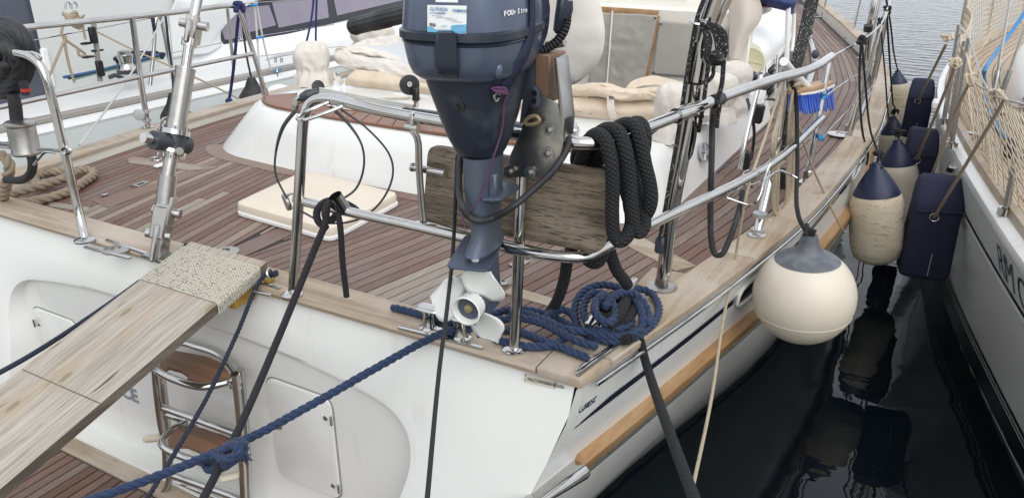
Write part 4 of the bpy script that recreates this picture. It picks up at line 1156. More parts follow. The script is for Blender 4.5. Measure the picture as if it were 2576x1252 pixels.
# ================================================================== backstay with hydraulic adjuster, port of the gangway
b0 = PZ(402, 648, 1.15); XB = b0[0]
def bs(x, y): return PX(x, y, XB)
back = thing('backstay', tuple(b0), None, None, parent=Y)
MB().box(PZ(408, 645, 1.155), (.14, .075, .012), bev=.003).build('base_plate', 'steel_dull', back)
ax = bs(497, 0) - bs(402, 640); ax /= np.linalg.norm(ax)
m3 = rot_to(ax, (1, .6, 0))
def bbox(x, y, size, nm, m_='steel_dull', bev=.006): return MB().box(bs(x, y), size, m3, bev=bev).build(nm, m_, back)
bbox(397, 610, (.020, .075, .14), 'toggle_fork'); bbox(413, 612, (.020, .075, .14), 'toggle_fork')
MB().lathe([(.018, -.045), (.018, .045)], bs(400, 590), m3 @ Vector((1, 0, 0)), n=14).build('clevis_pin', 'steel', back)
bbox(404, 560, (.055, .05, .12), 'toggle_link')
bbox(416, 528, (.060, .055, .11), 'toggle_fork')
MB().lathe([(.018, -.05), (.018, .05)], bs(420, 533), m3 @ Vector((1, 0, 0)), n=14).build('clevis_pin', 'steel', back)
def cyl(a, b_, r, nm, m_='steel'): return MB().tube([bs(*a), bs(*b_)], r, n=20).build(nm, m_, back)
cyl((415, 512), (423, 440), .033, 'sleeve', 'steel_dull'); cyl((422, 442), (433, 384), .024, 'rod', 'steel_dull')
cyl((431, 386), (434, 377), .050, 'flange'); cyl((434, 380), (441, 335), .040, 'pump_body', 'gunmetal')
MB().tube([bs(384, 352), bs(472, 365)], .034, n=18).build('pump_cylinder', 'gunmetal', back)
MB().tube([bs(360, 346), bs(384, 351)], .019, n=16).build('pump_plunger', 'steel', back)
MB().lathe([(.014, 0), (.014, .006)], bs(457, 366) + np.array([.05, -.05, .0]), (.7, -.7, 0), n=14).build('release_knob', 'steel', back)
cyl((440, 338), (442, 326), .052, 'flange')
for k in range(5):
    a = 2 * math.pi * k / 5; d = np.array(m3 @ Vector((math.cos(a), math.sin(a), 0))) * .043
    MB().lathe([(.006, 0), (.006, .012)], bs(442, 325) + d, ax, n=8).build('bolt', 'steel', back)
    MB().lathe([(.006, 0), (.006, .012)], bs(431, 388) + d, -ax, n=8).build('bolt', 'steel', back)
cyl((443, 326), (447, 300), .037, 'collar', 'steel_dull'); cyl((445, 312), (467, 173), .034, 'hydraulic_cylinder', 'steel_dull')
cyl((466, 176), (467, 171), .036, 'cylinder_cap', 'steel_dull'); cyl((467, 174), (476, 112), .018, 'rod')
cyl((475, 116), (478, 98), .027, 'terminal'); bbox(480, 82, (.020, .072, .085), 'terminal_fork'); bbox(493, 83, (.020, .072, .085), 'terminal_fork')
MB().lathe([(.017, -.05), (.017, .05)], bs(488, 62), m3 @ Vector((1, 0, 0)), n=14).build('clevis_pin', 'steel', back)
bbox(484, 58, (.045, .03, .06), 'eye'); cyl((487, 50), (508, -60), .018, 'stay')
# round deck fittings on the transom rail
def ringplate(x, y, r, z=1.15, m_='steel_dull'):
    c = PZ(x, y, z)
    o = MB().lathe([(r, 0), (r, .003), (r * .55, .009), (r * .38, .009), (r * .36, .002), (.001, .002)], c, n=28).build('deck_fitting', m_, Y)
    return o
ringplate(292, 629, .050); ringplate(566, 634, .055, 1.09)
for x, y in ((555, 629), (590, 641)): MB().lathe([(.006, 0), (.006, .003)], PZ(x, y, 1.10), n=10).build('screw', 'steel', Y)
ringplate(1265, 712, .020, 1.095); ringplate(263, 490, .016, 1.095)
def deckplate(x, y, sx, sy, a, z=1.094):
    o = MB().box(PZ(x, y, z), (sx, sy, .006), Matrix.Rotation(a, 3, 'Z'), bev=.002).build('lift_plate', 'steel_dull', Y)
    MB().box(PZ(x, y, z + .003), (sx * .4, sy * .3, .004), Matrix.Rotation(a, 3, 'Z')).build('finger_slot', 'boot_black', o)
deckplate(354, 462, .085, .05, 1.75); deckplate(1306, 662, .075, .05, 1.4)
# small hatch in the port quarter: frame boards and lip
zb = zd(.5) + .003
def Hp(x, y): s = .6389 * 1.0; return (250 + x / 2.576) * .63889, (600 + y / 2.576) * .63889
def hb_board(pts, mat_, nm='hatch_board', z=zb): return MB().prism([PZ(*Hp(x, y), z) for x, y in pts], (0, 0, -.008), bev=.001).build(nm, mat_, deck, smooth=False)
hb_board([(640, 68), (700, 42), (1570, 150), (1440, 165), (1340, 176)], 'teak')
hb_board([(655, 72), (1180, 108), (1440, 163), (1260, 176), (660, 102)], 'teak_light', z=zb + .003)
hb_board([(1440, 166), (1560, 150), (450, 560), (300, 490)], 'teak')
hb_board([(300, 488), (275, 548), (-150, 490), (-150, 430)], 'teak')
hb_board([(265, 552), (250, 598), (-150, 545), (-150, 495)], 'teak_light')
# port bulwark details: eye, scupper plate, mooring eye pad
MB().box(PZ(411, 322, 1.16), (.02, .07, .008), bev=.002).build('mooring_pad', 'steel_dull', Y)
tube('mooring_eye', [PZ(405, 322, 1.16), PX(410, 300, PZ(411, 322, 1.16)[0]), PX(422, 297, PZ(411, 322, 1.16)[0]), PZ(428, 316, 1.16)], .008, 'steel_dull', Y, n=8)
tube('deck_ring', [PZ(393 + 12 * math.cos(t), 409 - 9 + 4 * math.sin(t), 1.10) for t in np.linspace(0, 2 * math.pi, 13)[:-1]], .005, 'steel', Y, closed=True, n=8)
MB().box(PZ(402, 416, 1.10), (.03, .06, .012), bev=.003).build('deck_pad', 'white', Y)

# ================================================================== mooring cleats
def bollard(xy1, xy2, z=1.15):
    c1, c2 = PZ(*xy1, z), PZ(*xy2, z)
    o = MB().tube([c1 + np.array([0, 0, .004]), c2 + np.array([0, 0, .004])], .026, n=12, flat=.25).build('mooring_cleat', 'steel', Y)
    for c, oc in ((c1, c2), (c2, c1)):
        MB().lathe([(.030, 0), (.032, .006), (.023, .012), (.019, .03), (.019, .05), (.025, .066)], c, n=22).build('cleat_post', 'steel', o)
        d = (c - oc) / np.linalg.norm(c - oc)
        a = c + np.array([0, 0, .070])
        MB().tube([a + d * .036, a + d * .030, a, a - d * .030, a - d * .046], [.012, .024, .027, .022, .012], n=16, smooth=4, flat=.38).build('cleat_horn', 'steel', o)
    return o
bollard((1081, 826), (1160, 850))
# quarter cleat under the blue rope
q1, q2 = PZ(1478, 818, 1.205), PZ(1598, 702, 1.205)
oc = MB().tube([q1, q1 + (q2 - q1) * .1, (q1 + q2) / 2, q2 - (q2 - q1) * .1, q2], [.012, .020, .024, .020, .012], n=14, smooth=4, flat=.55).build('quarter_cleat', 'steel', Y)
for t in (.36, .64):
    c = q1 + (q2 - q1) * t; MB().lathe([(.028, 0), (.02, .012), (.018, .055)], (c[0], c[1], 1.15), n=18).build('cleat_post', 'steel', oc)

# ================================================================== swim ladder on the transom
lad = thing('swim_ladder', (.3, -.15, .2), None, None, parent=Y)
LT = .0135
def lt(pts, nm='ladder_tube', r=LT, sm=6): return MB().tube(pts, r, n=14, smooth=sm).build(nm, 'steel', lad)
LY = -.125
lt([PZ(x, y, .85) for x, y in ((415, 880), (447, 862), (500, 874), (545, 890), (580, 920), (597, 955), (585, 955), (566, 962), (510, 972), (430, 950), (394, 928), (388, 905), (395, 888), (415, 880))], 'step_frame')
MB().prism([PZ(x, y, .862) for x, y in ((402, 905), (440, 880), (520, 895), (560, 912), (580, 945), (565, 952), (510, 962), (470, 951), (475, 943), (455, 930), (425, 922), (412, 930), (400, 924))], (0, 0, -.014), bev=.002).build('step', 'step_teak', lad)
lt([PY(388, 910, LY - .09), PY(394, 980, LY - .07), PY(404, 1060, LY - .05), PY(415, 1120, LY - .04), PY(418, 1190, LY - .04)])
lt([PY(405, 930, LY), PY(414, 1000, LY), PY(424, 1100, LY), PY(428, 1190, LY)])
lt([PY(590, 940, LY - .06), PY(598, 1000, LY - .05), PY(606, 1100, LY - .04), PY(614, 1270, LY - .04)])
lt([PY(604, 930, LY), PY(612, 1000, LY), PY(620, 1100, LY), PY(626, 1270, LY)])
lt([PY(404, 1022, LY - .05), PY(590, 1089, LY - .04)], 'rung'); lt([PY(416, 1040, LY - .0), PY(590, 1103, LY - .0)], 'rung')
lt([PZ(x, y, .56) for x, y in ((470, 1062), (437, 1078), (414, 1098), (406, 1108), (414, 1125), (450, 1144), (500, 1160), (560, 1170), (600, 1150))], 'step_frame')
MB().prism([PZ(x, y, .572) for x, y in ((425, 1095), (440, 1078), (470, 1068), (540, 1085), (590, 1108), (590, 1140), (540, 1150), (515, 1146), (500, 1132), (470, 1120), (445, 1120), (440, 1128), (425, 1118))], (0, 0, -.014), bev=.002).build('step', 'step_teak', lad)
lt([PY(430, 1193, LY - .05), PY(612, 1258, LY - .04)], 'rung'); lt([PY(440, 1210, LY), PY(612, 1275, LY)], 'rung')
lt([PY(428, 1190, LY - .03), PY(420, 1225, LY - .05), PY(390, 1262, LY - .09)])
for a, b_ in (((365, 1103), (405, 1100)), ((556, 1203), (604, 1193))):
    MB().tube([PY(*a, LY - .07), PY(a[0] + 4, a[1], LY - .07), PY(*b_, LY - .03)], [.012, .015, .015], n=14).build('end_sleeve', 'fender', lad)
hp = PY(603, 940, YR - .02); MB().lathe([(.026, 0), (.026, .012), (.016, .02), (.013, .04)], hp, (0, -1, 0), n=22).build('hinge_boss', 'steel', lad)
for x, y in ((596, 958), (596, 972)): MB().tube([PY(x - 14, y, LY - .05), PY(x + 8, y + 2, LY - .05)], .008, n=12).build('hinge_bolt', 'steel', lad)

# ================================================================== gangway board resting on the transom rail
def gz(y): return 1.212 + (y - .05) * .27
gang = thing('gangway', (.20, -.6, 1.0), 'bleached wooden gangway board resting on the transom rail', 'gangway')
gx0, gx1, gy0, gy1 = .008, .388, .052, -1.80
mb = MB()
nx, ny = 2, 40
rows = []
for j in range(ny + 1):
    y = gy0 + (gy1 - gy0) * j / ny; z = gz(y)
    rows.append((y, z))
for (ya, za), (yb_, zb_) in zip(rows[:-1], rows[1:]):
    mb.add([(gx0, ya, za), (gx1, ya, za), (gx1, yb_, zb_), (gx0, yb_, zb_)], [(3, 2, 1, 0)], [[(-yb_, 0), (-yb_, .38), (-ya, .38), (-ya, 0)]])
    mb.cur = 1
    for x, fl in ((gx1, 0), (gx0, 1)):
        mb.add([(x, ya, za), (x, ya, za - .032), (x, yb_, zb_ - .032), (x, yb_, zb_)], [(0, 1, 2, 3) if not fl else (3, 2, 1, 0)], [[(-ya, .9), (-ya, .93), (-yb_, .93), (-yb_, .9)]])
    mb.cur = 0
    mb.add([(gx0, ya, za - .032), (gx1, ya, za - .032), (gx1, yb_, zb_ - .032), (gx0, yb_, zb_ - .032)], [(0, 1, 2, 3)], [[(-ya, 0), (-ya, .38), (-yb_, .38), (-yb_, 0)]])
for (y, z) in (rows[0], rows[-1]):
    mb.add([(gx0, y, z), (gx1, y, z), (gx1, y, z - .032), (gx0, y, z - .032)], [(0, 1, 2, 3)], [[(0, 0), (0, .38), (.03, .38), (.03, 0)]])
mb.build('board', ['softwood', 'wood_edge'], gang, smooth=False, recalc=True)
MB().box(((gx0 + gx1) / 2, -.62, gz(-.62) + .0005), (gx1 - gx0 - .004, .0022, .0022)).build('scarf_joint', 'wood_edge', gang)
# rope whipping: separate turns round the board
for k in range(21):
    y = .012 - k * .0092; z = gz(y)
    e = .0045
    pts = [(gx0 - e, y, z - .034), (gx0 - e, y, z - .002), (gx0 + .004, y, z + e), ((gx0 + gx1) / 2, y + rnd.uniform(-.0008, .0008), z + e + .0006), (gx1 - .004, y, z + e), (gx1 + e, y - .002, z - .002), (gx1 + e, y - .003, z - .034), ((gx0 + gx1) / 2, y, z - .032 - e)]
    MB().tube(pts, .0047, n=7, closed=True, flat=1.0).build('whipping_turn', 'braid_white', gang)
MB().lathe([(.016, -.004), (.019, 0), (.016, .004), (.012, 0), (.016, -.004)], PY(678, 688, .02), (.8, .3, .3), n=22, caps=False).build('ring', 'steel', gang)
MB().box((.36, -.06, gz(-.06) - .06), (.05, .10, .05), bev=.006).build('wedge', 'yellow', gang)
MB().box(PY(676, 704, .03), (.03, .03, .012), bev=.003).build('eye_strap', 'yellow', gang)

# cushion on the centre hatch
cq = [PZ(x, y, 1.10) for x, y in ((592, 532), (770, 447), (1006, 507), (832, 601))]
cq = rrect(cq, .045, 6)
MB().prism([p + np.array([0, 0, -.006]) for p in rrect([PZ(x, y, 1.10) for x, y in ((590, 536), (770, 445), (1009, 510), (833, 606))], .045, 6)], (0, 0, .012)).build('hatch_rim', 'white', Y)
cc = sum(cq) / len(cq)
def ins(s, dz): return [cc + (p - cc) * s + np.array([0, 0, dz]) for p in cq]
mb = MB().loft([ins(.98, .004), ins(1.0, .012), ins(1.005, .026), ins(.99, .040), ins(.93, .047), ins(.6, .050), ins(.2, .051)])
wrinkle(mb, .0025, 9, 3)
mb.build('deck_cushion', 'cushion', label='cream deck cushion lying on the teak behind the coaming', cat='cushion')
# ================================================================== outboard motor stowed on the stern rail
EC = np.array([1.36, -.12]); eth = R(7)
eA = np.array([math.sin(eth), -math.cos(eth), 0]); eS = np.array([math.cos(eth), math.sin(eth), 0])
vdir = np.array([.52, -.854, 0]); vper = np.array([.854, .52, 0])
motor = thing('outboard_motor', (1.36, -.12, 1.23), 'dark blue grey outboard motor hanging on the stern rail', 'outboard motor')
def ering(yrow, l, r, ratio=1.35, n=3.2, zoff=0, yref=None):
    c0 = np.array([*EC, 0])
    pl, pr = PN(l, yrow, c0, vdir), PN(r, yrow, c0, vdir)
    half = np.linalg.norm((pr - pl)[:2]) / 2
    q = n / (n - 1)
    ca, sa = abs(np.dot(vper, eS)), abs(np.dot(vper, eA))
    sup = (ca ** q + (ratio * sa) ** q) ** (1 / q)
    a = half / sup
    c = (pl + pr) / 2
    return dict(z=(pl[2] + pr[2]) / 2 + zoff, c=c, a=a, b=a * ratio, n=n)
def epts(R_, m=40, grow=0.0):
    out = []
    for k in range(m):
        t = 2 * math.pi * k / m
        x = math.copysign(abs(math.cos(t)) ** (2 / R_['n']), math.cos(t)) * (R_['a'] + grow)
        y = math.copysign(abs(math.sin(t)) ** (2 / R_['n']), math.sin(t)) * (R_['b'] + grow)
        p = R_['c'] + eS * x + eA * y
        out.append((p[0], p[1], R_['z']))
    return out
cowl_rows = [ering(-150, 1090, 1310), ering(-130, 1050, 1345), ering(-90, 1032, 1360), ering(-30, 1024, 1368), ering(20, 1020, 1372), ering(56, 1018, 1373)]
MB().loft([epts(r) for r in cowl_rows]).build('cowl', 'engine', motor, sharp=60)
s0 = ering(56, 1018, 1373); s1 = ering(61, 1011, 1379); s2 = ering(78, 1012, 1378); s3 = ering(82, 1021, 1370); s4 = ering(87, 1017, 1374)
MB().loft([epts(s0), epts(s1), epts(s2), epts(s3), epts(s4), epts(ering(91, 1021, 1370))]).build('cowl_seal', 'engine_dark', motor, sharp=40)
low = [ering(91, 1021, 1370), ering(115, 1026, 1366), ering(145, 1033, 1359), ering(168, 1044, 1347), ering(180, 1060, 1334)]
MB().loft([epts(r) for r in low]).build('lower_cowl', 'engine', motor, sharp=60)
apron = [ering(178, 1068, 1326, 1.25, 2.6), ering(230, 1086, 1320, 1.2, 2.6), ering(290, 1108, 1306, 1.2, 2.6), ering(340, 1128, 1290, 1.2, 2.5), ering(372, 1146, 1276, 1.25, 2.4), ering(384, 1160, 1268, 1.3, 2.3)]
MB().loft([epts(r) for r in apron]).build('apron', 'engine_dark', motor, sharp=60)
leg = [ering(384, 1166, 1268, 1.7, 2.2), ering(440, 1167, 1266, 1.7, 2.2), ering(500, 1170, 1264, 1.8, 2.2), ering(545, 1182, 1260, 2.0, 2.2), ering(585, 1186, 1262, 2.2, 2.2), ering(618, 1170, 1270, 2.6, 2.1)]
MB().loft([epts(r) for r in leg]).build('leg', 'engine_leg', motor, sharp=60)
rib = ering(400, 1180, 1250, 2.0, 2.2)
def PC(x, y, rows, off=0.0):
    """first hit of the pixel's ray with a lofted casing"""
    zz = [r['z'] for r in rows][::-1]
    d = ray(x, y); d = d / np.linalg.norm(d)
    for s in np.arange(1.2, 3.0, .002):
        p = CAM + d * s
        z = min(max(p[2], zz[0]), zz[-1])
        f = lambda key: np.interp(z, zz, [r[key] for r in rows][::-1])
        c = np.array([np.interp(z, zz, [r['c'][i] for r in rows][::-1]) for i in (0, 1)] + [0])
        a, b_, n_ = f('a') + off, f('b') + off, rows[0]['n']
        v = p - c
        if (abs(np.dot(v, eS)) / a) ** n_ + (abs(np.dot(v, eA)) / b_) ** n_ < 1: return p
    return CAM + d * 1.9
allrows = cowl_rows[2:] + low
def patch(name, corners, mat_, par, off=.0015, nu=10, nv=8, rows=None):
    (x0, y0), (x1, y1), (x2, y2), (x3, y3) = corners
    rg = []
    for j in range(nv + 1):
        t = j / nv; rg.append([PC((x0 + (x3 - x0) * t) * (1 - u) + (x1 + (x2 - x1) * t) * u, (y0 + (y3 - y0) * t) * (1 - u) + (y1 + (y2 - y1) * t) * u, rows or cowl_rows[2:], off) for u in np.linspace(0, 1, nu + 1)])
    return MB().loft(rg, caps=False, closed=False).build(name, mat_, par)
st = patch('dealer_sticker', [(1075, 13), (1174, 15), (1173, 86), (1075, 82)], 'sticker', motor, .002)
patch('wave_print', [(1075.5, 68), (1173.5, 62), (1172.5, 85), (1075.5, 81)], 'sticker_blue', st, .0032)
patch('jet_ski_print', [(1081, 58), (1096, 60), (1095, 68), (1080, 66)], 'screw', st, .0034, 4, 3)
def etext(nm, body, x0, y0, x1, y1, size, m_, par, off=.004, shear=0.0, bold=0.0, space=1.0):
    p, q_ = PC(x0, y0, cowl_rows[2:], off), PC(x1, y1, cowl_rows[2:], off)
    return text(nm, body, m_, p, q_ - p, (0, 0, 1), size, par, extrude=.0004, shear=shear, bold=bold, space=space)
etext('sticker_lettering', 'GLYFADA', 1081, 27, 1118, 28, .0095, 'sticker_text', st)
etext('sticker_lettering', 'marine', 1098, 35, 1120, 36, .007, 'sticker_text', st, shear=.3)
etext('sticker_lettering', 'YAMAHA', 1137, 30, 1160, 31, .0078, 'sticker_text', st, off=.005, bold=.0002)
for k, (xa, xb) in enumerate(((1086, 1114), (1096, 1140), (1123, 1149), (1136, 1163))):
    patch('print_line', [(xa, 39 + 5 * k), (xb, 41 + 5 * k), (xb, 42.3 + 5 * k), (xa, 40.3 + 5 * k)], 'sticker_grey', st, .0034, 4, 1)
for k in range(2):
    patch('print_line', [(1081, 31.5 + 2.5 * k), (1097 + 15 * k, 31.8 + 2.6 * k), (1097 + 15 * k, 32.8 + 2.6 * k), (1081, 32.5 + 2.5 * k)], 'sticker_text', st, .0034, 4, 1)
for ch, xx in zip('FOUrStro', (1268, 1276, 1285, 1293.5, 1303, 1311, 1316.5, 1322)):
    yy_ = 41.5 - (xx - 1268) * .19
    etext('side_letter', ch, xx, yy_, xx + 8, yy_ - 1.5, .0145, 'white', motor, .0045, bold=.0005)
patch('logo_plate', [(1093, -40), (1155, -40), (1152, 7), (1096, 6)], 'white', motor, .002)
# rear latch, thumb dimple, strap
rg = []
for j, (y, l, r_) in enumerate(((78, 1102, 1140), (84, 1096, 1148), (110, 1092, 1151), (140, 1092, 1152), (165, 1094, 1153), (188, 1102, 1154), (196, 1108, 1153))):
    o_ = .016 if 0 < j < 6 else .006
    ln = [PC(l, y, allrows, .001)] + [PC(l + (r_ - l) * u, y, allrows, o_) for u in (.06, .25, .5, .75, .94)] + [PC(r_, y, allrows, .001)]
    rg.append(ln)
MB().loft(rg, caps=False, closed=False).build('rear_latch', 'engine_dark', motor, sharp=70)
MB().sphere(PC(1253, 178, allrows, -.002), .012, 8, (.8, .8, 1.5)).build('thumb_knob', 'engine', motor)
MB().lathe([(.012, 0), (.012, .004), (.007, .005), (.005, .001)], PC(1157, 267, apron, .0), eA, n=18).build('drain_plug', 'black', motor)
sp_ = [PC(x, y, cowl_rows[2:], .006) for x, y in ((1340, -40), (1341, 0), (1341, 50), (1339, 78))] + [PC(x, y, allrows, .007) for x, y in ((1334, 105), (1322, 135), (1302, 168))] + [PC(x, y, apron, .006) for x, y in ((1285, 196), (1268, 222))]
T_ = MB()
ribn = []
for i, p in enumerate(sp_):
    d = sp_[min(i + 1, len(sp_) - 1)] - sp_[max(i - 1, 0)]; d /= np.linalg.norm(d)
    n_ = p - np.array([*EC, p[2]]); n_ /= np.linalg.norm(n_); w = np.cross(d, n_)
    ribn.append([p - w * .016, p + w * .016])
strap = T_.loft(ribn, caps=False, closed=False).build('lashing_strap', 'navy_strap', label='navy webbing strap lashed down the side of the outboard', cat='strap')
md = strap.modifiers.new('thickness', 'SOLIDIFY'); md.thickness = .003
sheet('strap_tail', [[PY(1346, -20, -.02), PY(1360, -20, .0), PY(1376, -20, .02)], [PY(1350, 40, -.02), PY(1362, 45, -.01), PY(1382, 50, .02)], [PY(1348, 90, -.02), PY(1358, 95, -.01), PY(1372, 90, .02)], [PY(1345, 120, -.02), PY(1350, 125, -.01), PY(1358, 130, .0)]], 'navy_strap', strap, .008, 14, 3)
# swivel bracket and steering gear behind the casing
MB().box((1.385, -.01, 1.97), (.085, .10, .16), Matrix.Rotation(.1, 3, 'Z'), bev=.012).build('swivel_bracket', 'engine_leg', motor)
MB().prism(ys([(1325, 165), (1345, 130), (1352, 160), (1350, 230), (1340, 290), (1322, 310), (1305, 312)], -.01), (0, .03, 0), bev=.004).build('clamp_bracket', 'engine_leg', motor)
MB().prism(ys([(1338, 215), (1348, 220), (1356, 235), (1354, 268), (1340, 275), (1332, 262)], -.03), (0, .02, 0), bev=.003).build('bracket_lug', 'engine_leg', motor)
for x, y in ((1345, 235), (1344, 254)): MB().lathe([(.007, 0), (.007, .003)], PY(x, y, -.035), (0, -1, 0), n=12).build('lug_hole', 'boot_black', motor)
MB().box(PY(1411, 30, .03), (.022, .03, .10), Matrix.Rotation(.12, 3, 'Y'), bev=.007).build('shift_lever', 'engine_dark', motor)
MB().tube(y3([(1424, 20, .04), (1426, 50, .04), (1419, 78, .03), (1402, 103, .02), (1378, 121, .01), (1355, 131, .0)]), .011, n=14, smooth=8).build('corrugated_hose', 'corrugated', motor)
MB().lathe([(.018, -.02), (.020, 0), (.016, .02)], PY(1421, 22, .04), (.15, 0, 1), n=16).build('hose_cap', 'engine_dark', motor)
MB().tube([PY(1376, 116, .03), PY(1421, 106, .03)], .011, n=14).build('clamp_screw', 'steel_dull', motor)
tube('tilt_pin', y3([(1332, 95, -.05), (1338, 88, -.05), (1352, 84, -.05)]), .004, 'steel', motor, n=8)
# tiller grip, ribbed
g0, g1 = PY(890, 67, .18), PY(1060, 24, .06)
T, N, B = frames(np.array([g0, g1]))
rg = []
for t, rr in ((-.01, .018), (0, .0245), (.02, .0265), (.04, .0265), (.05, .024), (.3, .024), (.31, .0255), (.55, .0255), (.56, .024), (1, .0245)):
    p = g0 + (g1 - g0) * t
    rg.append([p + (rr * (1.06 if (k % 4 < 2 and t > .045) else 1.0)) * (math.cos(2 * math.pi * k / 48) * N[0] + math.sin(2 * math.pi * k / 48) * B[0]) for k in range(48)])
MB().loft(rg).build('tiller_grip', 'rubber', motor, sharp=30)
MB().tube([g1 - (g1 - g0) * .05, g1 + (g1 - g0) * .25, np.array([1.30, .03, g1[2] + .01])], [.020, .018, .024], n=12, smooth=5).build('tiller_arm', 'engine_dark', motor)
# anti-ventilation plates, gearcase, skeg
zp = 1.515
al, ar, fr_ = PZ(1121, 670, zp), PZ(1228, 681, zp), PZ(1268, 598, zp)
fl = al + (fr_ - ar) * 1.0
pl_ = rrect([al, ar, fr_, fl], .02, 4)
MB().prism(pl_, (0, 0, -.006), bev=.001).build('ventilation_plate', 'engine_leg', motor)
up = [PZ(x, y, 1.685) for x, y in ((1205, 500), (1262, 500), (1308, 470), (1300, 462), (1262, 450))]
MB().prism(rrect(up, .015, 4), (0, 0, -.006), bev=.001).build('splash_plate', 'engine_leg', motor)
lowleg = [ering(618, 1172, 1270, 2.6, 2.0), ering(660, 1186, 1266, 3.0, 2.0), ering(720, 1196, 1264, 3.6, 2.0), ering(770, 1200, 1262, 3.6, 2.0)]
for r_ in lowleg: r_['a'] = .019; r_['b'] = .062
MB().loft([epts(r) for r in lowleg]).build('gearcase_strut', 'engine_leg', motor, sharp=60)
pc = PX(1180, 774, 1.372)
gz0 = pc[2]
gc = lambda t: pc - eA * t
MB().tube([gc(.0), gc(.03), gc(.10), gc(.15), gc(.19)], [.034, .037, .036, .026, .004], n=20, smooth=5).build('gearcase', 'engine_leg', motor)
ske = [gc(.02) + np.array([0, 0, -.02]), gc(.15) + np.array([0, 0, -.02]), gc(.12) + np.array([0, 0, -.10]), gc(.05) + np.array([0, 0, -.115])]
MB().prism([p - eS * .004 for p in ske], eS * .008, bev=.002).build('skeg', 'engine_leg', motor)
MB().box(PC(1243, 472, leg, .004), (.022, .03, .075), Matrix.Rotation(eth, 3, 'Z'), bev=.005).build('water_intake', 'engine_leg', motor)
MB().lathe([(.010, 0), (.009, .012)], PZ(1196, 655, zp), (0, 0, 1), n=12).build('anode', 'propwhite', motor)
# propeller: hub with open exhaust, three cupped blades
prop = thing('propeller', tuple(pc), None, None, parent=motor)
hub = [(.030, -.075), (.034, -.06), (.036, -.02), (.037, .012), (.040, .020), (.036, .022), (.032, .015), (.031, -.03), (.001, -.03)]
MB().lathe(hub, pc, eA, n=36).build('hub', 'propwhite', prop)
MB().lathe([(.019, -.03), (.019, -.012), (.014, -.008), (.011, .008), (.005, .012), (.001, .013)], pc, eA, n=20).build('hub_nut', 'brass', prop)
for ang in (56, 172, -58):
    ca, sa = math.cos(R(ang)), math.sin(R(ang))
    rad = eS * ca + np.array([0, 0, 1]) * sa
    tan = -eS * sa + np.array([0, 0, 1]) * ca
    nr, nc = 9, 9
    grid_ = []
    for i in range(nr):
        t = i / (nr - 1); r_ = .033 + .086 * t
        w = .034 + .072 * math.sin(math.pi * min(1, t * .9 + .08)) ** .8
        if t > .7: w *= math.sqrt(max(0, 1 - ((t - .7) / .31) ** 2))
        pit = math.atan2(.10, 2 * math.pi * r_) + .15
        row = []
        for j in range(nc):
            u = (j / (nc - 1) - .5) * 2
            ch = u * w * .60
            row.append(pc - eA * .025 + rad * (r_ * (1 - .10 * u * u)) + tan * (ch * math.cos(pit) + .012 * t) + eA * (ch * math.sin(pit) * .9 + .012 * t))
        grid_.append(row)
    b_ = MB().loft(grid_, caps=False, closed=False).build('blade', 'propwhite', prop)
    md = b_.modifiers.new('thickness', 'SOLIDIFY'); md.thickness = .0028; md.offset = 0
# pad, bracket plate and weathered board that carry the motor
pad = MB().box((PY(1375, 195, .01) + np.array([0, .02, 0])), (.040, .09, .115), bev=.003).build('motor_pad', 'tan_wood', Y, label='red brown wooden clamp pad')
PYl = -.025
plate = MB().prism(ys([(1332, 255), (1362, 240), (1402, 262), (1416, 300), (1418, 355), (1402, 435), (1388, 447), (1282, 446), (1270, 436), (1278, 400), (1310, 330)], PYl), (0, .008, 0), bev=.002).build('motor_bracket', 'plate', Y)
MB().prism(ys([(1393, 145), (1402, 145), (1420, 300), (1416, 350), (1404, 262)], PYl - .02), (0, .06, 0), bev=.002).build('bracket_cheek', 'steel_dull', plate)
for x, y in ((1383, 327), (1379, 386), (1334, 434), (1282, 432)):
    MB().lathe([(.016, 0), (.016, .0025), (.009, .003)], PY(x, y, PYl - .001), (0, -1, 0), n=22).build('washer', 'steel_dull', plate)
    MB().lathe([(.0085, 0), (.0085, .007), (.004, .009)], PY(x, y, PYl - .003), (0, -1, 0), n=6).build('bolt', 'steel_dull', plate)
bd = rrect(ys([(1076, 366), (1530, 432), (1532, 560), (1512, 640), (1062, 556)], .060), .03, 5)
MB().prism(bd, (0, .022, 0), bev=.003).build('pad_board', 'plywood', Y, label='weathered grey plywood pad board on the stern rail')
# shackle and frayed lashing at the clamp
tube('clamp_shackle', [PY(1318, 310, -.04), PY(1330, 296, -.045), PY(1350, 293, -.045), PY(1357, 303, -.045), PY(1345, 312, -.045), PY(1325, 314, -.04)], .005, 'brass', Y, n=8)
# cords on the motor
tube('kill_cord', [PC(1246, 236, apron, .006), PC(1256, 228, apron, .012), PC(1272, 222, apron, .010), PC(1278, 238, apron, .012), PC(1270, 255, apron, .008), PC(1262, 330, apron, .008), PC(1240, 400, leg, .03), PC(1222, 470, leg, .008), PC(1186, 525, leg, .006), PC(1166, 548, leg, .01), PC(1170, 575, leg, .01)], .0022, 'purple', None, smooth=8, n=7, label='thin purple flecked cord hanging down the outboard leg', cat='cord')
kc = thing('cord_knot', tuple(PC(1255, 230, apron, .01)), 'bundle of purple cord knotted below the motor cowl', 'cord')
rk = random.Random(4)
for k in range(7):
    MB().tube([PC(1240 + rk.uniform(-6, 6), 226 + rk.uniform(-5, 8), apron, .012), PC(1256 + rk.uniform(-6, 6), 226 + rk.uniform(-8, 8), apron, .022), PC(1272 + rk.uniform(-5, 8), 228 + rk.uniform(-8, 12), apron, .014)], .0028, n=7, smooth=6).build('turn', 'purple', kc)
tube('ring', [PC(1243, 240, apron, .01), PC(1252, 236, apron, .016), PC(1256, 248, apron, .014), PC(1248, 254, apron, .012)], .003, 'steel', kc, n=7, closed=True)
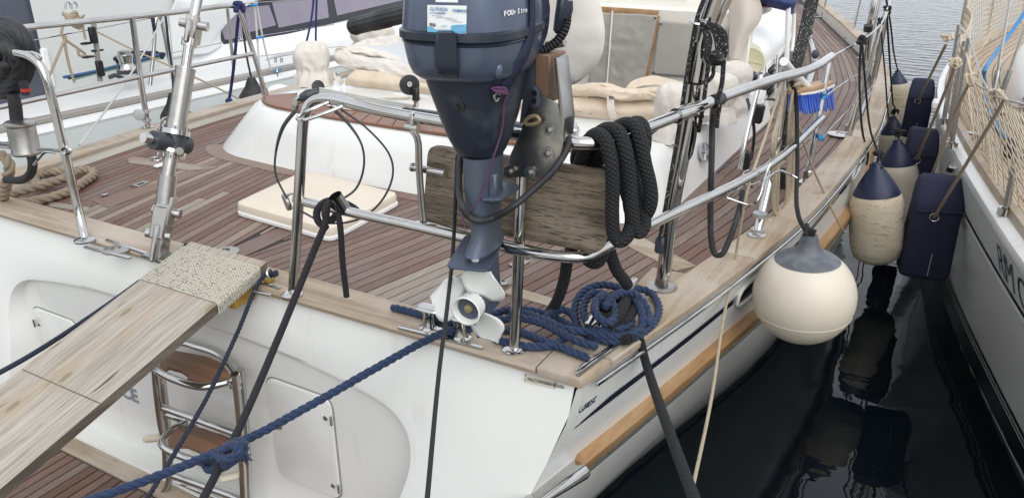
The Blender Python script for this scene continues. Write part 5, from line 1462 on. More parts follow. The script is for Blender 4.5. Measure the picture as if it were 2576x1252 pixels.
# black cable slung round the leg
tube('fuel_hose', [PY(1432, 345, .0), PY(1426, 375, -.03), PY(1395, 425, -.06), PC(1340, 478, leg, .05) if False else PY(1340, 478, -.10), PY(1290, 520, -.15), PC(1240, 548, leg, .012), PC(1205, 555, leg, .012), PC(1180, 545, leg, .012), PC(1163, 520, leg, .02), PY(1154, 470, -.16), PY(1156, 420, -.14), PY(1160, 392, -.11)], .0085, 'rubber', None, smooth=8, n=12, label='black hose slung in a loop round the outboard leg', cat='hose')
# ================================================================== ropes
def rope(name, pts, r, m_, label, cat='rope', group=None, smooth=8, n=9, flat=1.0):
    return MB().tube(pts, r, n=n, smooth=smooth, flat=flat).build(name, m_, label=label, cat=cat, group=group)
def twisted(name, paths, r, m_, label, cat='rope', pitch=None, smooth=8):
    mb = MB()
    for p in paths: mb.rope3(p, r, pitch, smooth=smooth)
    return mb.build(name, m_, label=label, cat=cat, sharp=80)
zr = 1.15
def q(x, y, h=.013): return PZ(x, y, zr + h)
# blue three-strand mooring line from the bollard to the quay, with its knot
line = [q(1190, 828, .03), q(1150, 829, .022), q(1110, 838, .02), PY(1060, 862, -.03), PY(960, 917, -.15), PY(800, 1008, -.33), PY(640, 1095, -.50), PY(585, 1118, -.56), PY(540, 1138, -.60), PY(400, 1195, -.72), PY(240, 1252, -.85), PY(80, 1310, -.98)]
kc = PY(565, 1140, -.58)
def kp(dx, dy, d): return PY(565 + dx, 1140 + dy, -.58 - d)
knot = [kp(30, -25, 0), kp(-20, 0, .03), kp(-50, 22, .01), kp(-40, 38, .02), kp(0, 30, .035), kp(35, 5, .03), kp(50, -15, .015), kp(30, -30, -.02), kp(-5, -8, -.03), kp(-30, 25, -.01), kp(-10, 35, .025), kp(20, 15, .045), kp(35, -10, .04), kp(20, -22, .03), kp(-15, 5, .045), kp(10, 12, .055), kp(40, 2, .035), kp(52, 12, .01)]
twisted('stern_line', [line, knot], .0125, 'rope_blue', 'twisted blue stern line running from the bollard to lower left with a big knot')
# frayed end of the knot
mb = MB(); rk = random.Random(5)
for k in range(14):
    a = kp(50, 8, .0)
    mb.tube([a, a + np.array([rk.uniform(.0, .022), rk.uniform(-.01, .01), rk.uniform(-.018, .016)])], .0016, n=4)
mb.build('frayed_end', 'rope_blue', bpy.data.objects['stern_line'])
# blue heap on the quarter cleat
H = [
 [q(984, 772), q(1030, 783), q(1090, 800), q(1150, 812, .012), q(1200, 805), q(1240, 790, .012), q(1290, 778, .012), q(1345, 782, .014), q(1400, 800, .016), q(1450, 828, .016), q(1500, 850, .016), q(1560, 858, .016), q(1615, 838, .016), q(1652, 800, .016), q(1656, 765, .016), q(1635, 735, .02), q(1605, 726, .03), q(1582, 735, .04)],
 [q(1215, 822, .013), q(1255, 806, .013), q(1310, 800, .03), q(1370, 815, .034), q(1420, 842, .034), q(1465, 862, .03), q(1503, 872, .014)],
 [q(1225, 836, .013), q(1270, 830, .013), q(1320, 838, .014), q(1370, 858, .016), q(1420, 876, .014), q(1455, 890, .014), q(1482, 900, .013)],
 [q(1240, 850, .013), q(1290, 864, .013), q(1340, 872, .013), q(1390, 868, .013), q(1420, 850, .013), q(1400, 820, .02), q(1375, 800, .03), q(1395, 782, .035), q(1425, 780, .035), q(1446, 800, .03), q(1455, 830, .025)],
 [q(1460, 835, .02), q(1448, 800, .03), q(1450, 760, .045), q(1472, 730, .06), q(1512, 716, .07), q(1555, 722, .075), q(1592, 745, .075), q(1614, 785, .06), q(1612, 825, .035), q(1570, 845, .03), q(1510, 842, .03), q(1468, 832, .03)],
 [q(1488, 820, .05), q(1472, 800, .055), q(1470, 765, .06), q(1490, 738, .075), q(1518, 738, .08), q(1500, 756, .09), q(1500, 790, .09), q(1525, 812, .07), q(1545, 800, .07), q(1545, 770, .08), q(1525, 745, .085), q(1508, 758, .09)],
 [q(1520, 775, .085), q(1545, 745, .095), q(1580, 735, .09), q(1610, 750, .08), q(1632, 790, .05), q(1628, 815, .04)],
 [q(1280, 784, .034), q(1330, 790, .034), q(1385, 812, .04), q(1430, 830, .04), q(1500, 832, .036), q(1560, 828, .034), q(1590, 812, .034), q(1575, 800, .03)],
]
# blunt rope tips
twisted('blue_warp', H, .0128, 'rope_blue', 'heap of twisted blue warp lying round the quarter cleat')
# heavy black braided line: coil over the rail, tails to the cleat
bl = thing('black_warp', tuple(PY(1560, 600, .05)), 'thick black braided warp coiled over the stern rail', 'rope')
def heavy(pts, r=.0175, nm='turn'): return MB().tube(pts, r, n=14, smooth=8).build(nm, 'braid_black', bl)
heavy(y3([(1452, 430, .12), (1468, 385, .09), (1482, 352, .06), (1500, 338, .04), (1522, 350, .01), (1536, 400, -.01), (1541, 470, -.01), (1540, 540, -.01), (1545, 590, -.01), (1558, 606, -.01), (1574, 598, .0), (1588, 565, .02), (1586, 520, .04), (1572, 470, .06), (1560, 420, .08), (1555, 380, .09), (1560, 345, .09)]))
heavy(y3([(1470, 420, .16), (1490, 360, .12), (1510, 332, .09), (1535, 324, .06), (1558, 335, .04), (1574, 380, .02), (1584, 450, .02), (1590, 520, .02), (1597, 572, .02), (1608, 584, .025), (1620, 570, .04), (1614, 520, .06), (1600, 470, .08), (1590, 410, .10), (1585, 350, .12)]))
heavy(y3([(1500, 420, .2), (1520, 360, .16), (1545, 326, .13), (1575, 312, .10), (1598, 318, .08), (1612, 355, .06), (1622, 410, .05), (1634, 460, .05), (1638, 500, .05), (1628, 535, .06), (1606, 552, .08), (1588, 535, .10), (1582, 490, .12), (1590, 440, .14), (1600, 380, .15), (1605, 330, .15)]))
heavy(y3([(1540, 420, .22), (1565, 350, .18), (1590, 312, .15), (1612, 312, .13), (1622, 340, .11), (1616, 400, .11), (1606, 460, .11), (1600, 520, .11), (1594, 555, .10)]))
heavy(y3([(1462, 440, .18), (1450, 400, .16), (1466, 366, .12), (1490, 350, .10), (1516, 356, .09), (1500, 420, .16), (1480, 520, .20), (1450, 600, .20), (1430, 645, .19), (1420, 700, .22), (1402, 755, .25), (1376, 796, .28)]))
heavy(y3([(1520, 420, .20), (1530, 520, .20), (1528, 600, .19), (1540, 650, .20), (1552, 680, .22), (1572, 706, .26), (1578, 716, .28)]))
heavy(y3([(1525, 430, .18), (1515, 540, .18), (1520, 630, .15), (1502, 660, .13), (1480, 655, .13), (1470, 630, .14)]))
heavy([q(1578, 716, .02), q(1560, 742, .03), q(1520, 755, .05), q(1500, 785, .05), q(1530, 800, .06), q(1560, 775, .075), q(1580, 750, .06), q(1595, 760, .05), q(1580, 800, .05), q(1545, 830, .03), q(1560, 852, .02), q(1585, 852, .03)], .016)
heavy([q(1555, 790, .05), q(1525, 770, .07), q(1540, 745, .08), q(1572, 745, .07), q(1560, 790, .07), q(1530, 822, .05)], .016)
a = PH(1586, 858); b_ = PY(1760, 1290, -.42)
heavy([q(1580, 850, .03), a + np.array([.03, -.02, .035]), PH(1605, 890) + np.array([.035, -.03, 0]), np.array(a) * .55 + b_ * .45 + np.array([.02, 0, -.02]), b_], .0135, 'tail')
# dark braided line knotted to the mid rail, one end to the quay and one hanging
k1 = thing('stern_spring', tuple(PY(820, 560, 0)), 'dark braided line hitched to the mid rail beside the flag socket', 'rope')
MB().tube([PY(822, 520, -.03), PY(818, 560, -.05), PY(790, 630, -.10), PY(700, 850, -.30), PY(600, 1080, -.52), PY(505, 1265, -.72)], .0108, n=10, smooth=8).build('standing_part', 'braid_line', k1)
MB().tube([PY(850, 535, -.02), PY(856, 570, -.03), PY(862, 660, -.03), PY(872, 746, -.03)], .0095, n=10, smooth=6).build('tail', 'braid_line', k1)
MB().tube([PY(822, 575, -.03), PY(800, 555, -.03), PY(798, 530, -.02), PY(815, 510, .0), PY(838, 506, .03), PY(850, 520, .03), PY(846, 540, .0), PY(830, 555, -.03), PY(818, 540, -.045), PY(825, 515, -.02), PY(845, 508, .03), PY(868, 512, .04), PY(888, 522, .04), PY(897, 530, .03)], .0115, n=10, smooth=8).build('hitch', 'braid_line', k1)
# thin gangway lines
twisted('gangway_line', [[PY(688, 688, .03), PY(672, 688, .01), PY(650, 712, -.02), PY(600, 830, -.16), PY(520, 1000, -.35), PY(430, 1155, -.55), PY(365, 1262, -.68)]], .0075, 'rope_navy', 'thin dark line from the gangway ring down across the ladder')
mb = MB(); rk = random.Random(6)
for k in range(5): mb.tube([PY(682 + rk.uniform(-3, 4), 690 + rk.uniform(-5, 5), .03), PY(692 + rk.uniform(-2, 6), 684 + rk.uniform(-4, 5), .035), PY(690 + rk.uniform(-4, 8), 694 + rk.uniform(-5, 3), .02)], .006, n=7, smooth=5)
mb.build('knot', 'rope_navy', bpy.data.objects['gangway_line'])
rope('gangway_line', [PY(470, 615, .08), PY(440, 640, .06), PY(300, 745, -.15), PY(85, 888, -.52), PY(-30, 952, -.66)], .0085, 'rope_navy', 'dark line passing under the left edge of the gangway board', smooth=6)
rope('black_strap', [np.array([1.36, .02, 1.78]), PY(1152, 392, -.05), PY(1150, 410, -.06), PY(1146, 500, -.07), PY(1140, 620, -.08), PY(1124, 780, -.28), PY(1105, 930, -.42), PY(1073, 1270, -.72)], .0064, 'strap_black', 'taut black strap running straight down past the propeller', smooth=6, flat=.8)
# cream cord dropping from the coil by the brush to the water side
rope('thin_rope', [PX(1965, 215, 1.80), PX(1930, 330, 1.80), PX(1880, 480, 1.80), PY(1845, 680, 1.0), PY(1820, 800, .75), PY(1790, 1000, .35), PY(1735, 1262, -.1)], .0052, 'braid_cream', 'thin cream cord hanging down past the white topsides', smooth=6)
# cream coil on the quarter post
cr = thing('cream_coil', tuple(PX(1965, 560, 1.80)), 'coil of old cream cord hung on the quarter post under the brush', 'rope')
rk = random.Random(8)
for k in range(7):
    dx = k * 4 + rk.uniform(-2, 2)
    xa, xb = 1946 + dx * .6, 1978 + dx * .8
    MB().tube([PX(1985, 212, 1.80), PX(1968 + rk.uniform(-5, 5), 260, 1.79), PX(xa + rk.uniform(-3, 3), 350, 1.80 - .004 * k), PX(xa - 4 + rk.uniform(-4, 4), 450, 1.80), PX(xa - 2, 530 + rk.uniform(-14, 14), 1.80), PX(xa + 14, 552 + rk.uniform(-14, 8), 1.81), PX(xb - 3, 500 + rk.uniform(-20, 20), 1.82), PX(xb + 3, 400, 1.82), PX(xb + 10 + rk.uniform(-3, 3), 290, 1.82), PX(1996, 215, 1.82)], .0048, n=8, smooth=8).build('turn', 'braid_cream', cr)
for k in range(6): MB().tube([PX(1982, 186 + k * 3, 1.79), PX(1996 + k * 3, 200 + k * 2, 1.80), PX(2010, 212 - k, 1.81), PX(1998, 216, 1.84)], .005, n=7, smooth=6).build('lashing', 'braid_cream', cr)
rope('cream_stay', [PX(2003, 300, 1.83), PX(2040, 410, 1.88), PX(2080, 500, 1.95), PX(2118, 575, 2.03), PX(2128, 583, 2.03)], .005, 'strap_tan', 'tan cord slanting down from the brush to the strake', smooth=6)
# tackle: bundle of flecked lines
tk = thing('tackle', tuple(PX(1975, 480, 1.72)), 'bundle of black flecked tackle lines rising beside the brush', 'rope')
for k in range(5):
    d = (k - 2) * 6.5
    MB().tube([PX(2052 + d, -40, 1.72), PX(2030 + d * .9, 60, 1.72), PX(2004 + d * .8, 160, 1.72), PX(1982 + d * .5, 260, 1.72), PX(1976 + d * .4, 400, 1.72)], .0085, n=8, smooth=5).build('line', 'braid_fleck', tk)
MB().lathe([(.034, -.014), (.040, -.008), (.040, .008), (.034, .014)], PX(1978, 382, 1.72), (.6, -.75, .2), n=22).build('block', 'rubber', tk)
MB().box(PX(1968, 455, 1.72), (.06, .04, .13), Matrix.Rotation(.15, 3, 'Y'), bev=.012).build('lower_block', 'black', tk)
# flecked line coiled on the tall pole
fk = thing('flecked_coil', tuple(PY(1790, 180, YD - .05)), 'black flecked line coiled on the tall steel pole', 'rope')
rk = random.Random(9)
for k in range(6):
    o_ = rk.uniform(-3, 3); d = k * 5
    MB().tube([PY(1762, 60, YD - .04), PY(1778 + d * .5, 64 + o_, YD - .05), PY(1795 + d, 80 + o_, YD - .05), PY(1804 + d * .9, 115 + o_, YD - .05), PY(1803 + d * .7, 145, YD - .05), PY(1786 + d * .6, 160 + o_, YD - .06), PY(1774 + d * .4, 135, YD - .06), PY(1776 + d * .4, 100, YD - .05), PY(1770, 66, YD - .04)], .0072, n=8, smooth=8).build('turn', 'braid_fleck', fk)
for k in range(4): MB().tube([PY(1786 + 2 * k, 148, YD - .06), PY(1800 + 3 * k, 132 + 6 * k, YD - .09), PY(1818 + k, 142 + 5 * k, YD - .07), PY(1806, 160, YD - .05)], .0072, n=8, smooth=6).build('wrap', 'braid_fleck', fk)
MB().tube([PY(1820, 160, YD - .06), PY(1816, 210, YD - .06), PY(1808, 240, YD - .06), PY(1803, 255, YD - .06), PY(1810, 262, YD - .08), PY(1806, 290, YD - .06), PY(1803, 322, YD - .06)], .0072, n=8, smooth=6).build('tail', 'braid_fleck', fk)
MB().tube([PY(1788, -40, YD - .03), PY(1756, 40, YD - .04), PY(1738, 130, YD - .04), PY(1725, 208, YD - .04), PY(1708, 325, YD - .04), PY(1688, 440, YD - .04), PY(1660, 600, YD - .03)], .0068, n=8, smooth=6).build('fall', 'braid_fleck', fk)
MB().tube([PY(1782, 160, YD - .03), PY(1776, 210, YD - .03), PY(1768, 270, YD - .03), PY(1758, 330, YD + .03)], .0068, n=8, smooth=6).build('fall', 'braid_fleck', fk)
MB().tube([PY(1795, 168, YD - .02), PY(1793, 190, YD - .02), PY(1780, 205, YD - .02), PY(1768, 208, YD - .02)], .006, n=8, smooth=6).build('loop', 'braid_fleck', fk)
MB().box(PY(1660, 615, YD - .02), (.03, .025, .06), bev=.006).build('foot_block', 'gunmetal', fk)
# hanging black hose and strap inside the quarter
rope('hanging_hose', [PZ(1796, 262, 1.78), PY(1792, 300, .85), PY(1790, 400, .85), PY(1787, 520, .85), PY(1790, 610, .85), PY(1800, 640, .85), PY(1815, 640, .85), PY(1832, 610, .87), PY(1850, 560, .9), PY(1864, 510, .95), PY(1868, 480, .98)], .0105, 'rubber', 'black hose hanging in a long loop inside the quarter rail', 'hose', smooth=8)
rope('dark_hose', [PY(1600, 372, .62), PY(1640, 330, .75), PY(1690, 296, .9), PY(1705, 290, .9)], .010, 'rubber', 'dark hose arched between the warp coil and the steel pole', 'hose', smooth=8)
rope('hatch_cable', [PZ(1880, 250, 1.6), PZ(1893, 300, 1.55), PZ(1897, 340, 1.45), PZ(1890, 400, 1.3)], .007, 'rubber', 'thin black cable hanging down the coaming side', 'cable', smooth=8)
rope('webbing_strap', [PY(1748, 302, YD), PY(1750, 330, YD), PY(1740, 390, YD), PY(1735, 402, YD)], [.019, .017, .012, .003], 'strap_black', 'short black webbing strap hanging from the rail clamp', 'strap', smooth=6, flat=.15)
# tan rope on the port quarter
twisted('tan_warp', [[PZ(-40, 505, 1.115), PZ(20, 514, 1.115), PZ(90, 505, 1.115), PZ(160, 486, 1.115), PZ(215, 455, 1.115), PZ(236, 438, 1.115), PZ(225, 428, 1.12), PZ(185, 430, 1.12), PZ(120, 434, 1.115), PZ(88, 448, 1.115), PZ(100, 462, 1.12), PZ(150, 452, 1.14), PZ(185, 438, 1.15)], [PZ(-30, 500, 1.15), PZ(40, 484, 1.15), PZ(100, 468, 1.15), PZ(150, 452, 1.15), PZ(190, 436, 1.15)], [PY(-20, 395, .08), PY(10, 393, .06), PY(24, 415, .05), PY(18, 450, .05), PY(8, 500, .08)]], .0225, 'rope_tan', 'thick twisted tan rope coiled on the port side deck')
# shore-power cable coil hung on the rail, left edge
sc_ = thing('shore_cable', tuple(PY(40, 320, .05)), 'thick black cable coil hung at the left edge of the stern rail', 'cable')
for k in range(8):
    rx, ry = 74 - 8.5 * k, 92 - 10 * k
    pts = [PY(4 + k * .8 + rx * math.cos(t), 146 + ry * math.sin(t), .05 - .008 * k + .006 * math.sin(3 * t + k)) for t in np.linspace(0, 2 * math.pi, 33)[:-1]]
    MB().tube(pts, .021, n=12, closed=True).build('turn', 'rubber', sc_)
MB().tube([PY(32, 235, .03), PY(38, 265, .03), PY(42, 302, .03)], [.022, .024, .024], n=12, smooth=4).build('tail', 'rubber', sc_)
MB().tube([PY(58, 205, .0), PY(62, 225, .0), PY(64, 238, .0)], .016, n=12).build('plug', 'rubber', sc_)
MB().tube([PY(63.5, 222, .0), PY(64.5, 229, .0)], .0172, n=12).build('plug_band', 'red', sc_)

# ================================================================== deck brush lashed to the rail
br = thing('deck_brush', tuple(PX(2030, 285, 1.84)), 'deck brush with bright blue bristles lashed to the quarter rail', 'brush')
XBR = 1.80
MB().tube([PX(1972, 155, XBR), PX(1990, 178, XBR), PX(2030, 218, XBR)], .016, n=14, smooth=3).build('handle', 'white', br)
wood = [PX(x, y, XBR) for x, y in ((1992, 232), (1998, 222), (2030, 216), (2065, 205), (2082, 203), (2083, 212), (2060, 222), (2030, 228), (2000, 236))]
MB().prism([p - np.array([.03, 0, 0]) for p in wood], (.06, 0, 0), bev=.006).build('brush_back', 'strake_teak', br)
MB().prism([PX(x, y, XBR) - np.array([.034, 0, 0]) for x, y in ((1993, 234), (2030, 229), (2062, 221), (2083, 211), (2083, 217), (2062, 227), (2030, 235), (1995, 239))], (.068, 0, 0), bev=.003).build('brush_rim', 'white', br)
rk = random.Random(10)
for k in range(15):
    for j in range(3):
        u = (k + .5) / 15
        xt, yt_ = 1998 + 84 * u, 240 - 22 * u
        xb, yb_ = 2000 + 86 * u + rk.uniform(-4, 4), 282 - 12 * u + rk.uniform(-4, 4)
        ox = -.024 + .024 * j + rk.uniform(-.004, .004)
        MB().tube([PX(xt, yt_, XBR) + np.array([ox, 0, 0]), (PX(xt, yt_, XBR) + PX(xb, yb_, XBR)) / 2 + np.array([ox * 1.1, rk.uniform(-.004, .004), 0]), PX(xb, yb_, XBR) + np.array([ox * 1.3, 0, 0])], [.004, .0075, .006], n=7).build('tuft', 'bristle', br)
for x, y in ((2092, 140), (2076, 243), (2066, 348)):
    mb = MB(); rk = random.Random(int(x))
    for k in range(6): mb.tube([PX(x + rk.uniform(-7, 7), y + rk.uniform(-7, 7), 1.86) for _ in range(4)], .005, n=6, smooth=5)
    mb.build('twine_knot', 'twine_blue', label={140: 'blue twine whipping at the end of the top rail', 243: 'blue twine knot on the upper lifeline end', 348: 'blue twine knot on the lower lifeline end'}[y], cat='twine', group='blue twine lashings')
# ================================================================== forward stanchions and lifelines of the yacht
def stanchion(basepx, z0, h=.64, lean=(0, 0), par=Y):
    b = PZ(*basepx, z0); t = b + np.array([lean[0], lean[1], h])
    o = MB().tube([b, t], .0125, n=12).build('stanchion', 'steel', par)
    MB().lathe([(.017, 0), (.017, .06)], b, n=14).build('socket', 'steel', o)
    MB().box(b + np.array([-.03, 0, .004]), (.12, .05, .010), bev=.004).build('base', 'steel', o)
    return t
t1 = stanchion((2069, 44), 1.13, lean=(.03, 0)); t2 = stanchion((2143, 96), 1.11, lean=(.03, 0)); t3 = stanchion((2180, 148), 1.10, lean=(.03, .02))
t4 = PX(2216, 62, 1.96); b4 = np.array([1.90, t4[1] - .02, 1.12])
MB().tube([b4, t4], .0125, n=12).build('stanchion', 'steel', Y)
t5 = PX(2230, 28, 1.955); MB().tube([np.array([1.86, t5[1], 1.12]), t5], .0125, n=12).build('stanchion', 'steel', Y)
e0 = PX(2093, 142, 1.86)
tube('lifeline', [e0, PX(2170, 100, 1.92), t4, t5, t3 + np.array([0, .4, 0]), t2, t1], .0045, 'steel', Y, smooth=3, n=7)
tube('lower_lifeline', [PX(2076, 243, 1.86), PX(2150, 190, 1.90), PX(2200, 152, 1.92), t3 - np.array([0, 0, .3]), t2 - np.array([0, 0, .3])], .004, 'steel', Y, smooth=3, n=7)
tube('lower_lifeline', [PX(2066, 348, 1.86), PX(2140, 270, 1.92), PX(2196, 215, 1.93)], .0035, 'steel', Y, smooth=3, n=7)
# deck hardware along the starboard side deck
for x, y in ((2115, 338), (2160, 318)): ringplate(x, y, .075, 1.10, 'steel')
for (x, y, a) in ((2036, 92, 0), (2050, 150, 0)):
    p = PZ(x, y, 1.14)
    c_ = MB().box(p, (.05, .16, .03), Matrix.Rotation(.1, 3, 'Z'), bev=.006).build('genoa_car', 'alu', Y)
    MB().lathe([(.03, -.02), (.038, -.014), (.038, .014), (.03, .02)], p + np.array([.0, -.02, .05]), (.9, -.3, .2), n=18).build('car_sheave', 'gunmetal', c_)
tr = [PZ(x, y, 1.115) for x, y in ((2020, 255), (2035, 205), (2048, 160), (2046, 125), (2036, 95), (2015, 62))]
MB().tube(catmull(tr, 5), .022, n=6, flat=.4).build('genoa_track', 'alu', Y)
MB().tube([PX(2178, 150, 1.9), PX(2188, 70, 1.9), PX(2206, -30, 1.9)], .02, n=12, smooth=3).build('shroud_turnbuckle', 'steel', Y)
MB().tube([PX(2183, 78, 1.9), PX(2185, 64, 1.9)], .024, n=12).build('turnbuckle_sleeve', 'black', Y)
for k in range(3): MB().tube([PX(2168 - 4 * k, 330 - 40 * k, 1.9), PX(2195 + 3 * k, 200, 1.91), PX(2222 + 5 * k, 40, 1.93)], .010, n=10, smooth=3).build('boathook_pole', ('steel', 'alu', 'steel_dull')[k], Y)

# ================================================================== fenders of the yacht
def lathe_parts(root, c, prof, mat_, nm, axis=(0, 0, 1), n=36): return MB().lathe([(max(r, .0005), h) for r, h in prof], c, axis, n=n).build(nm, mat_, root, sharp=50)
# big ball
bc = np.array([*PY(2022, 742, 1.12)[:2], PY(2022, 742, 1.12)[2]])
br_ = 124 * np.dot(bc - CAM, ray(1288, 626) / np.linalg.norm(ray(1288, 626))) / FOC
ball = thing('ball_fender', (bc[0], bc[1], bc[2] - br_), 'large cream ball fender with grey cap hanging over the quarter', 'fender', 'fenders of the yacht')
axb = np.array([-.05, -.03, 1.0])
prof = [(br_ * math.sin(t), -br_ * math.cos(t)) for t in np.linspace(.02, math.pi * .80, 34)]
lathe_parts(ball, bc, prof, 'fender_ball', 'body', axb, 56)
tcap_ = math.pi * .785
prof = [(br_ * 1.008 * math.sin(t), -br_ * 1.008 * math.cos(t)) for t in np.linspace(tcap_, math.pi * .90, 8)] + [(br_ * .26, br_ * 1.02), (br_ * .20, br_ * 1.10), (br_ * .17, br_ * 1.25), (br_ * .15, br_ * 1.32), (br_ * .02, br_ * 1.34)]
lathe_parts(ball, bc, prof, 'grey_vinyl', 'cap', axb, 40)
lathe_parts(ball, bc, [(br_ * .945, -br_ * .335), (br_ * .953, -br_ * .33), (br_ * .945, -br_ * .325)], 'fender', 'seam', axb, 56)
top = bc + np.array(axb) / np.linalg.norm(axb) * br_ * 1.28
rope('ball_lanyard', [PX(1990, 205, 1.82), PX(2002, 245, 1.83), PX(2006, 400, 1.88), PY(2009, 545, bc[1]), top], .0085, 'strap_black', 'dark lanyard holding up the large ball fender', smooth=5, flat=.5)
mb = MB(); rk = random.Random(12)
for k in range(4): mb.tube([top + np.array([rk.uniform(-.02, .02), rk.uniform(-.02, .02), rk.uniform(-.01, .04)]) for _ in range(4)], .008, n=7, smooth=5)
mb.build('knot', 'strap_black', bpy.data.objects['ball_lanyard'])

def barrel(cpx, ypos, r, ztop, zbot, label, mat_, tilt=(-.17, 0, 1), cone=1.0, capmat='navy_vinyl'):
    c = PY(*cpx, ypos)
    ax_ = np.array(tilt, float); ax_ /= np.linalg.norm(ax_)
    zm = c[2]
    zt, zb_ = ztop - zm, zbot - zm
    t = thing('barrel_fender', (c[0], c[1], zbot), label, 'fender', 'fenders of the yacht')
    h = zt - zb_
    prof = [(r * .25, zb_), (r * .6, zb_ + .012), (r * .88, zb_ + .045), (r * .97, zb_ + .10), (r * 1.0, zb_ + h * .35), (r * 1.0, zb_ + h * .8), (r * .97, zt - .04), (r * .90, zt - .005), (r * .82, zt + .012)]
    lathe_parts(t, c, prof, mat_, 'body', ax_)
    hc = r * 1.15 * cone
    prof = [(r * .86, zt + .004), (r * .84, zt + .014), (r * .62, zt + hc * .45), (r * .36, zt + hc * .8), (r * .20, zt + hc), (r * .16, zt + hc * 1.12), (.002, zt + hc * 1.14)]
    lathe_parts(t, c, prof, capmat, 'cone', ax_)
    MB().lathe([(r * .09, -r * .25), (r * .09, r * .25)], c + ax_ * (zt + hc * .95), (.85, -.5, 0), n=12).build('eye', 'boot_black', t)
    return t, c + ax_ * (zt + hc * 1.05)
def hang(nm, pts, label, r=.0065): return rope(nm, pts, r, 'strap_black', label, 'rope', 'fender lanyards', smooth=5, flat=.6)
z = lambda x, y, Yp: PY(x, y, Yp)[2]
f1, a1 = barrel((2205, 560), 2.9, .143, z(2205, 488, 2.9), z(2205, 660, 2.9), 'scuffed cream barrel fender with navy cone hanging nearest the ball', 'fender_dirty')
f2, a2 = barrel((2258, 480), 3.95, .132, z(2256, 412, 3.95), z(2256, 596, 3.95), 'clean white barrel fender directly behind the scuffed one', 'fender')
f3, a3 = barrel((2247, 350), 6.0, .125, z(2247, 336, 6.0), z(2247, 470, 6.0), 'third white barrel fender along the yacht, mostly hidden', 'fender')
f4, a4 = barrel((2258, 240), 6.9, .105, z(2256, 210, 6.9), z(2256, 330, 6.9), 'farthest yellowed barrel fender along the yacht', 'fender_dirty')
hang('fender_lanyard', [PX(2168, 103, 1.92), PX(2176, 200, 1.96), PX(2190, 330, 2.02), a1 + np.array([0, 0, .05]), a1], 'long black lanyard from the lifeline to the scuffed fender')
hang('fender_lanyard', [PX(2166, 103, 1.91), PX(2162, 200, 1.93), PX(2168, 320, 1.98), PX(2184, 390, 2.0), PX(2180, 415, 2.0)], 'loose black lanyard end beside the scuffed fender lanyard')
hang('fender_lanyard', [PX(2214, 58, 1.955), PX(2226, 180, 2.02), PX(2236, 300, 2.08), a2 + np.array([0, 0, .05]), a2], 'black lanyard down to the clean white fender')
hang('fender_lanyard', [PX(2230, 26, 1.955), PX(2238, 150, 1.98), PX(2246, 260, 1.99), a3 + np.array([0, 0, .06]), a3], 'black lanyard down to the third fender')
hang('fender_lanyard', [PX(2226, -20, 1.93), PX(2240, 60, 1.93), PX(2248, 130, 1.93), a4], 'black lanyard down to the farthest fender')
for (x, y, s, lab) in ((2170, 100, .022, 'black hitch of the near fender lanyard on the lifeline'), (2214, 55, .020, 'black hitch of the middle fender lanyard on the lifeline'), (2230, 26, .022, 'black hitch with a loop at the farthest stanchion top')):
    mb = MB(); rk = random.Random(int(x))
    for k in range(5): mb.tube([PX(x, y, 1.935) + np.array([rk.uniform(-s, s), rk.uniform(-s, s), rk.uniform(-s, s)]) for _ in range(4)], .008, n=7, smooth=5)
    mb.build('rope_hitch', 'strap_black', label=lab, cat='knot', group='lanyard hitches')
for a, lab in ((a1 + np.array([0, 0, .06]), 'black knot above the scuffed fender'), (a2 + np.array([0, 0, .05]), 'black knot above the clean white fender'), (a3 + np.array([0, 0, .05]), 'black knot above the third fender')):
    mb = MB(); rk = random.Random(int(a[1] * 100)); s = .022
    for k in range(4): mb.tube([a + np.array([rk.uniform(-s, s * 1.5), rk.uniform(-s, s), rk.uniform(-s, s)]) for _ in range(4)], .008, n=7, smooth=5)
    mb.build('lanyard_knot', 'strap_black', label=lab, cat='knot', group='lanyard knots')
# ================================================================== neighbour to port
XG = -2.88
nb = thing('neighbour_yacht', (-4.3, 4, 0), 'white sailing yacht with a dark cabin window moored on the left', 'sailboat')
def strip_x(prof, y0, y1, name, mat_, par, n=2, wob=None):
    rg = [[(x, y, z) for x, z in prof] for y in np.linspace(y0, y1, n)]
    return MB().loft(rg, caps=False, closed=False).build(name, mat_, par, sharp=35)
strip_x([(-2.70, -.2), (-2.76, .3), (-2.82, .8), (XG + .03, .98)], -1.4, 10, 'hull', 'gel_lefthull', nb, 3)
strip_x([(XG + .03, .98), (XG + .035, 1.0), (XG + .02, 1.025), (XG - .01, 1.035), (XG - .05, 1.037)], -1.4, 10, 'gunwale', 'gel_left', nb, 3)
MB().box((XG - .09, 4.3, 1.055), (.07, 11.4, .045), bev=.008).build('toe_rail', 'toe_grey', nb)
strip_x([(-2.97, 1.04), (-3.05, 1.075), (-3.40, 1.085), (-3.47, 1.10)], -1.4, 10, 'side_deck', 'nonskid', nb, 3)
strip_x([(-3.47, 1.10), (-3.52, 1.16), (-3.60, 1.26), (-3.70, 1.52), (-3.78, 1.66), (-4.0, 1.72), (-5.2, 1.76)], 2.9, 10, 'coachroof', 'gel_left', nb, 4)
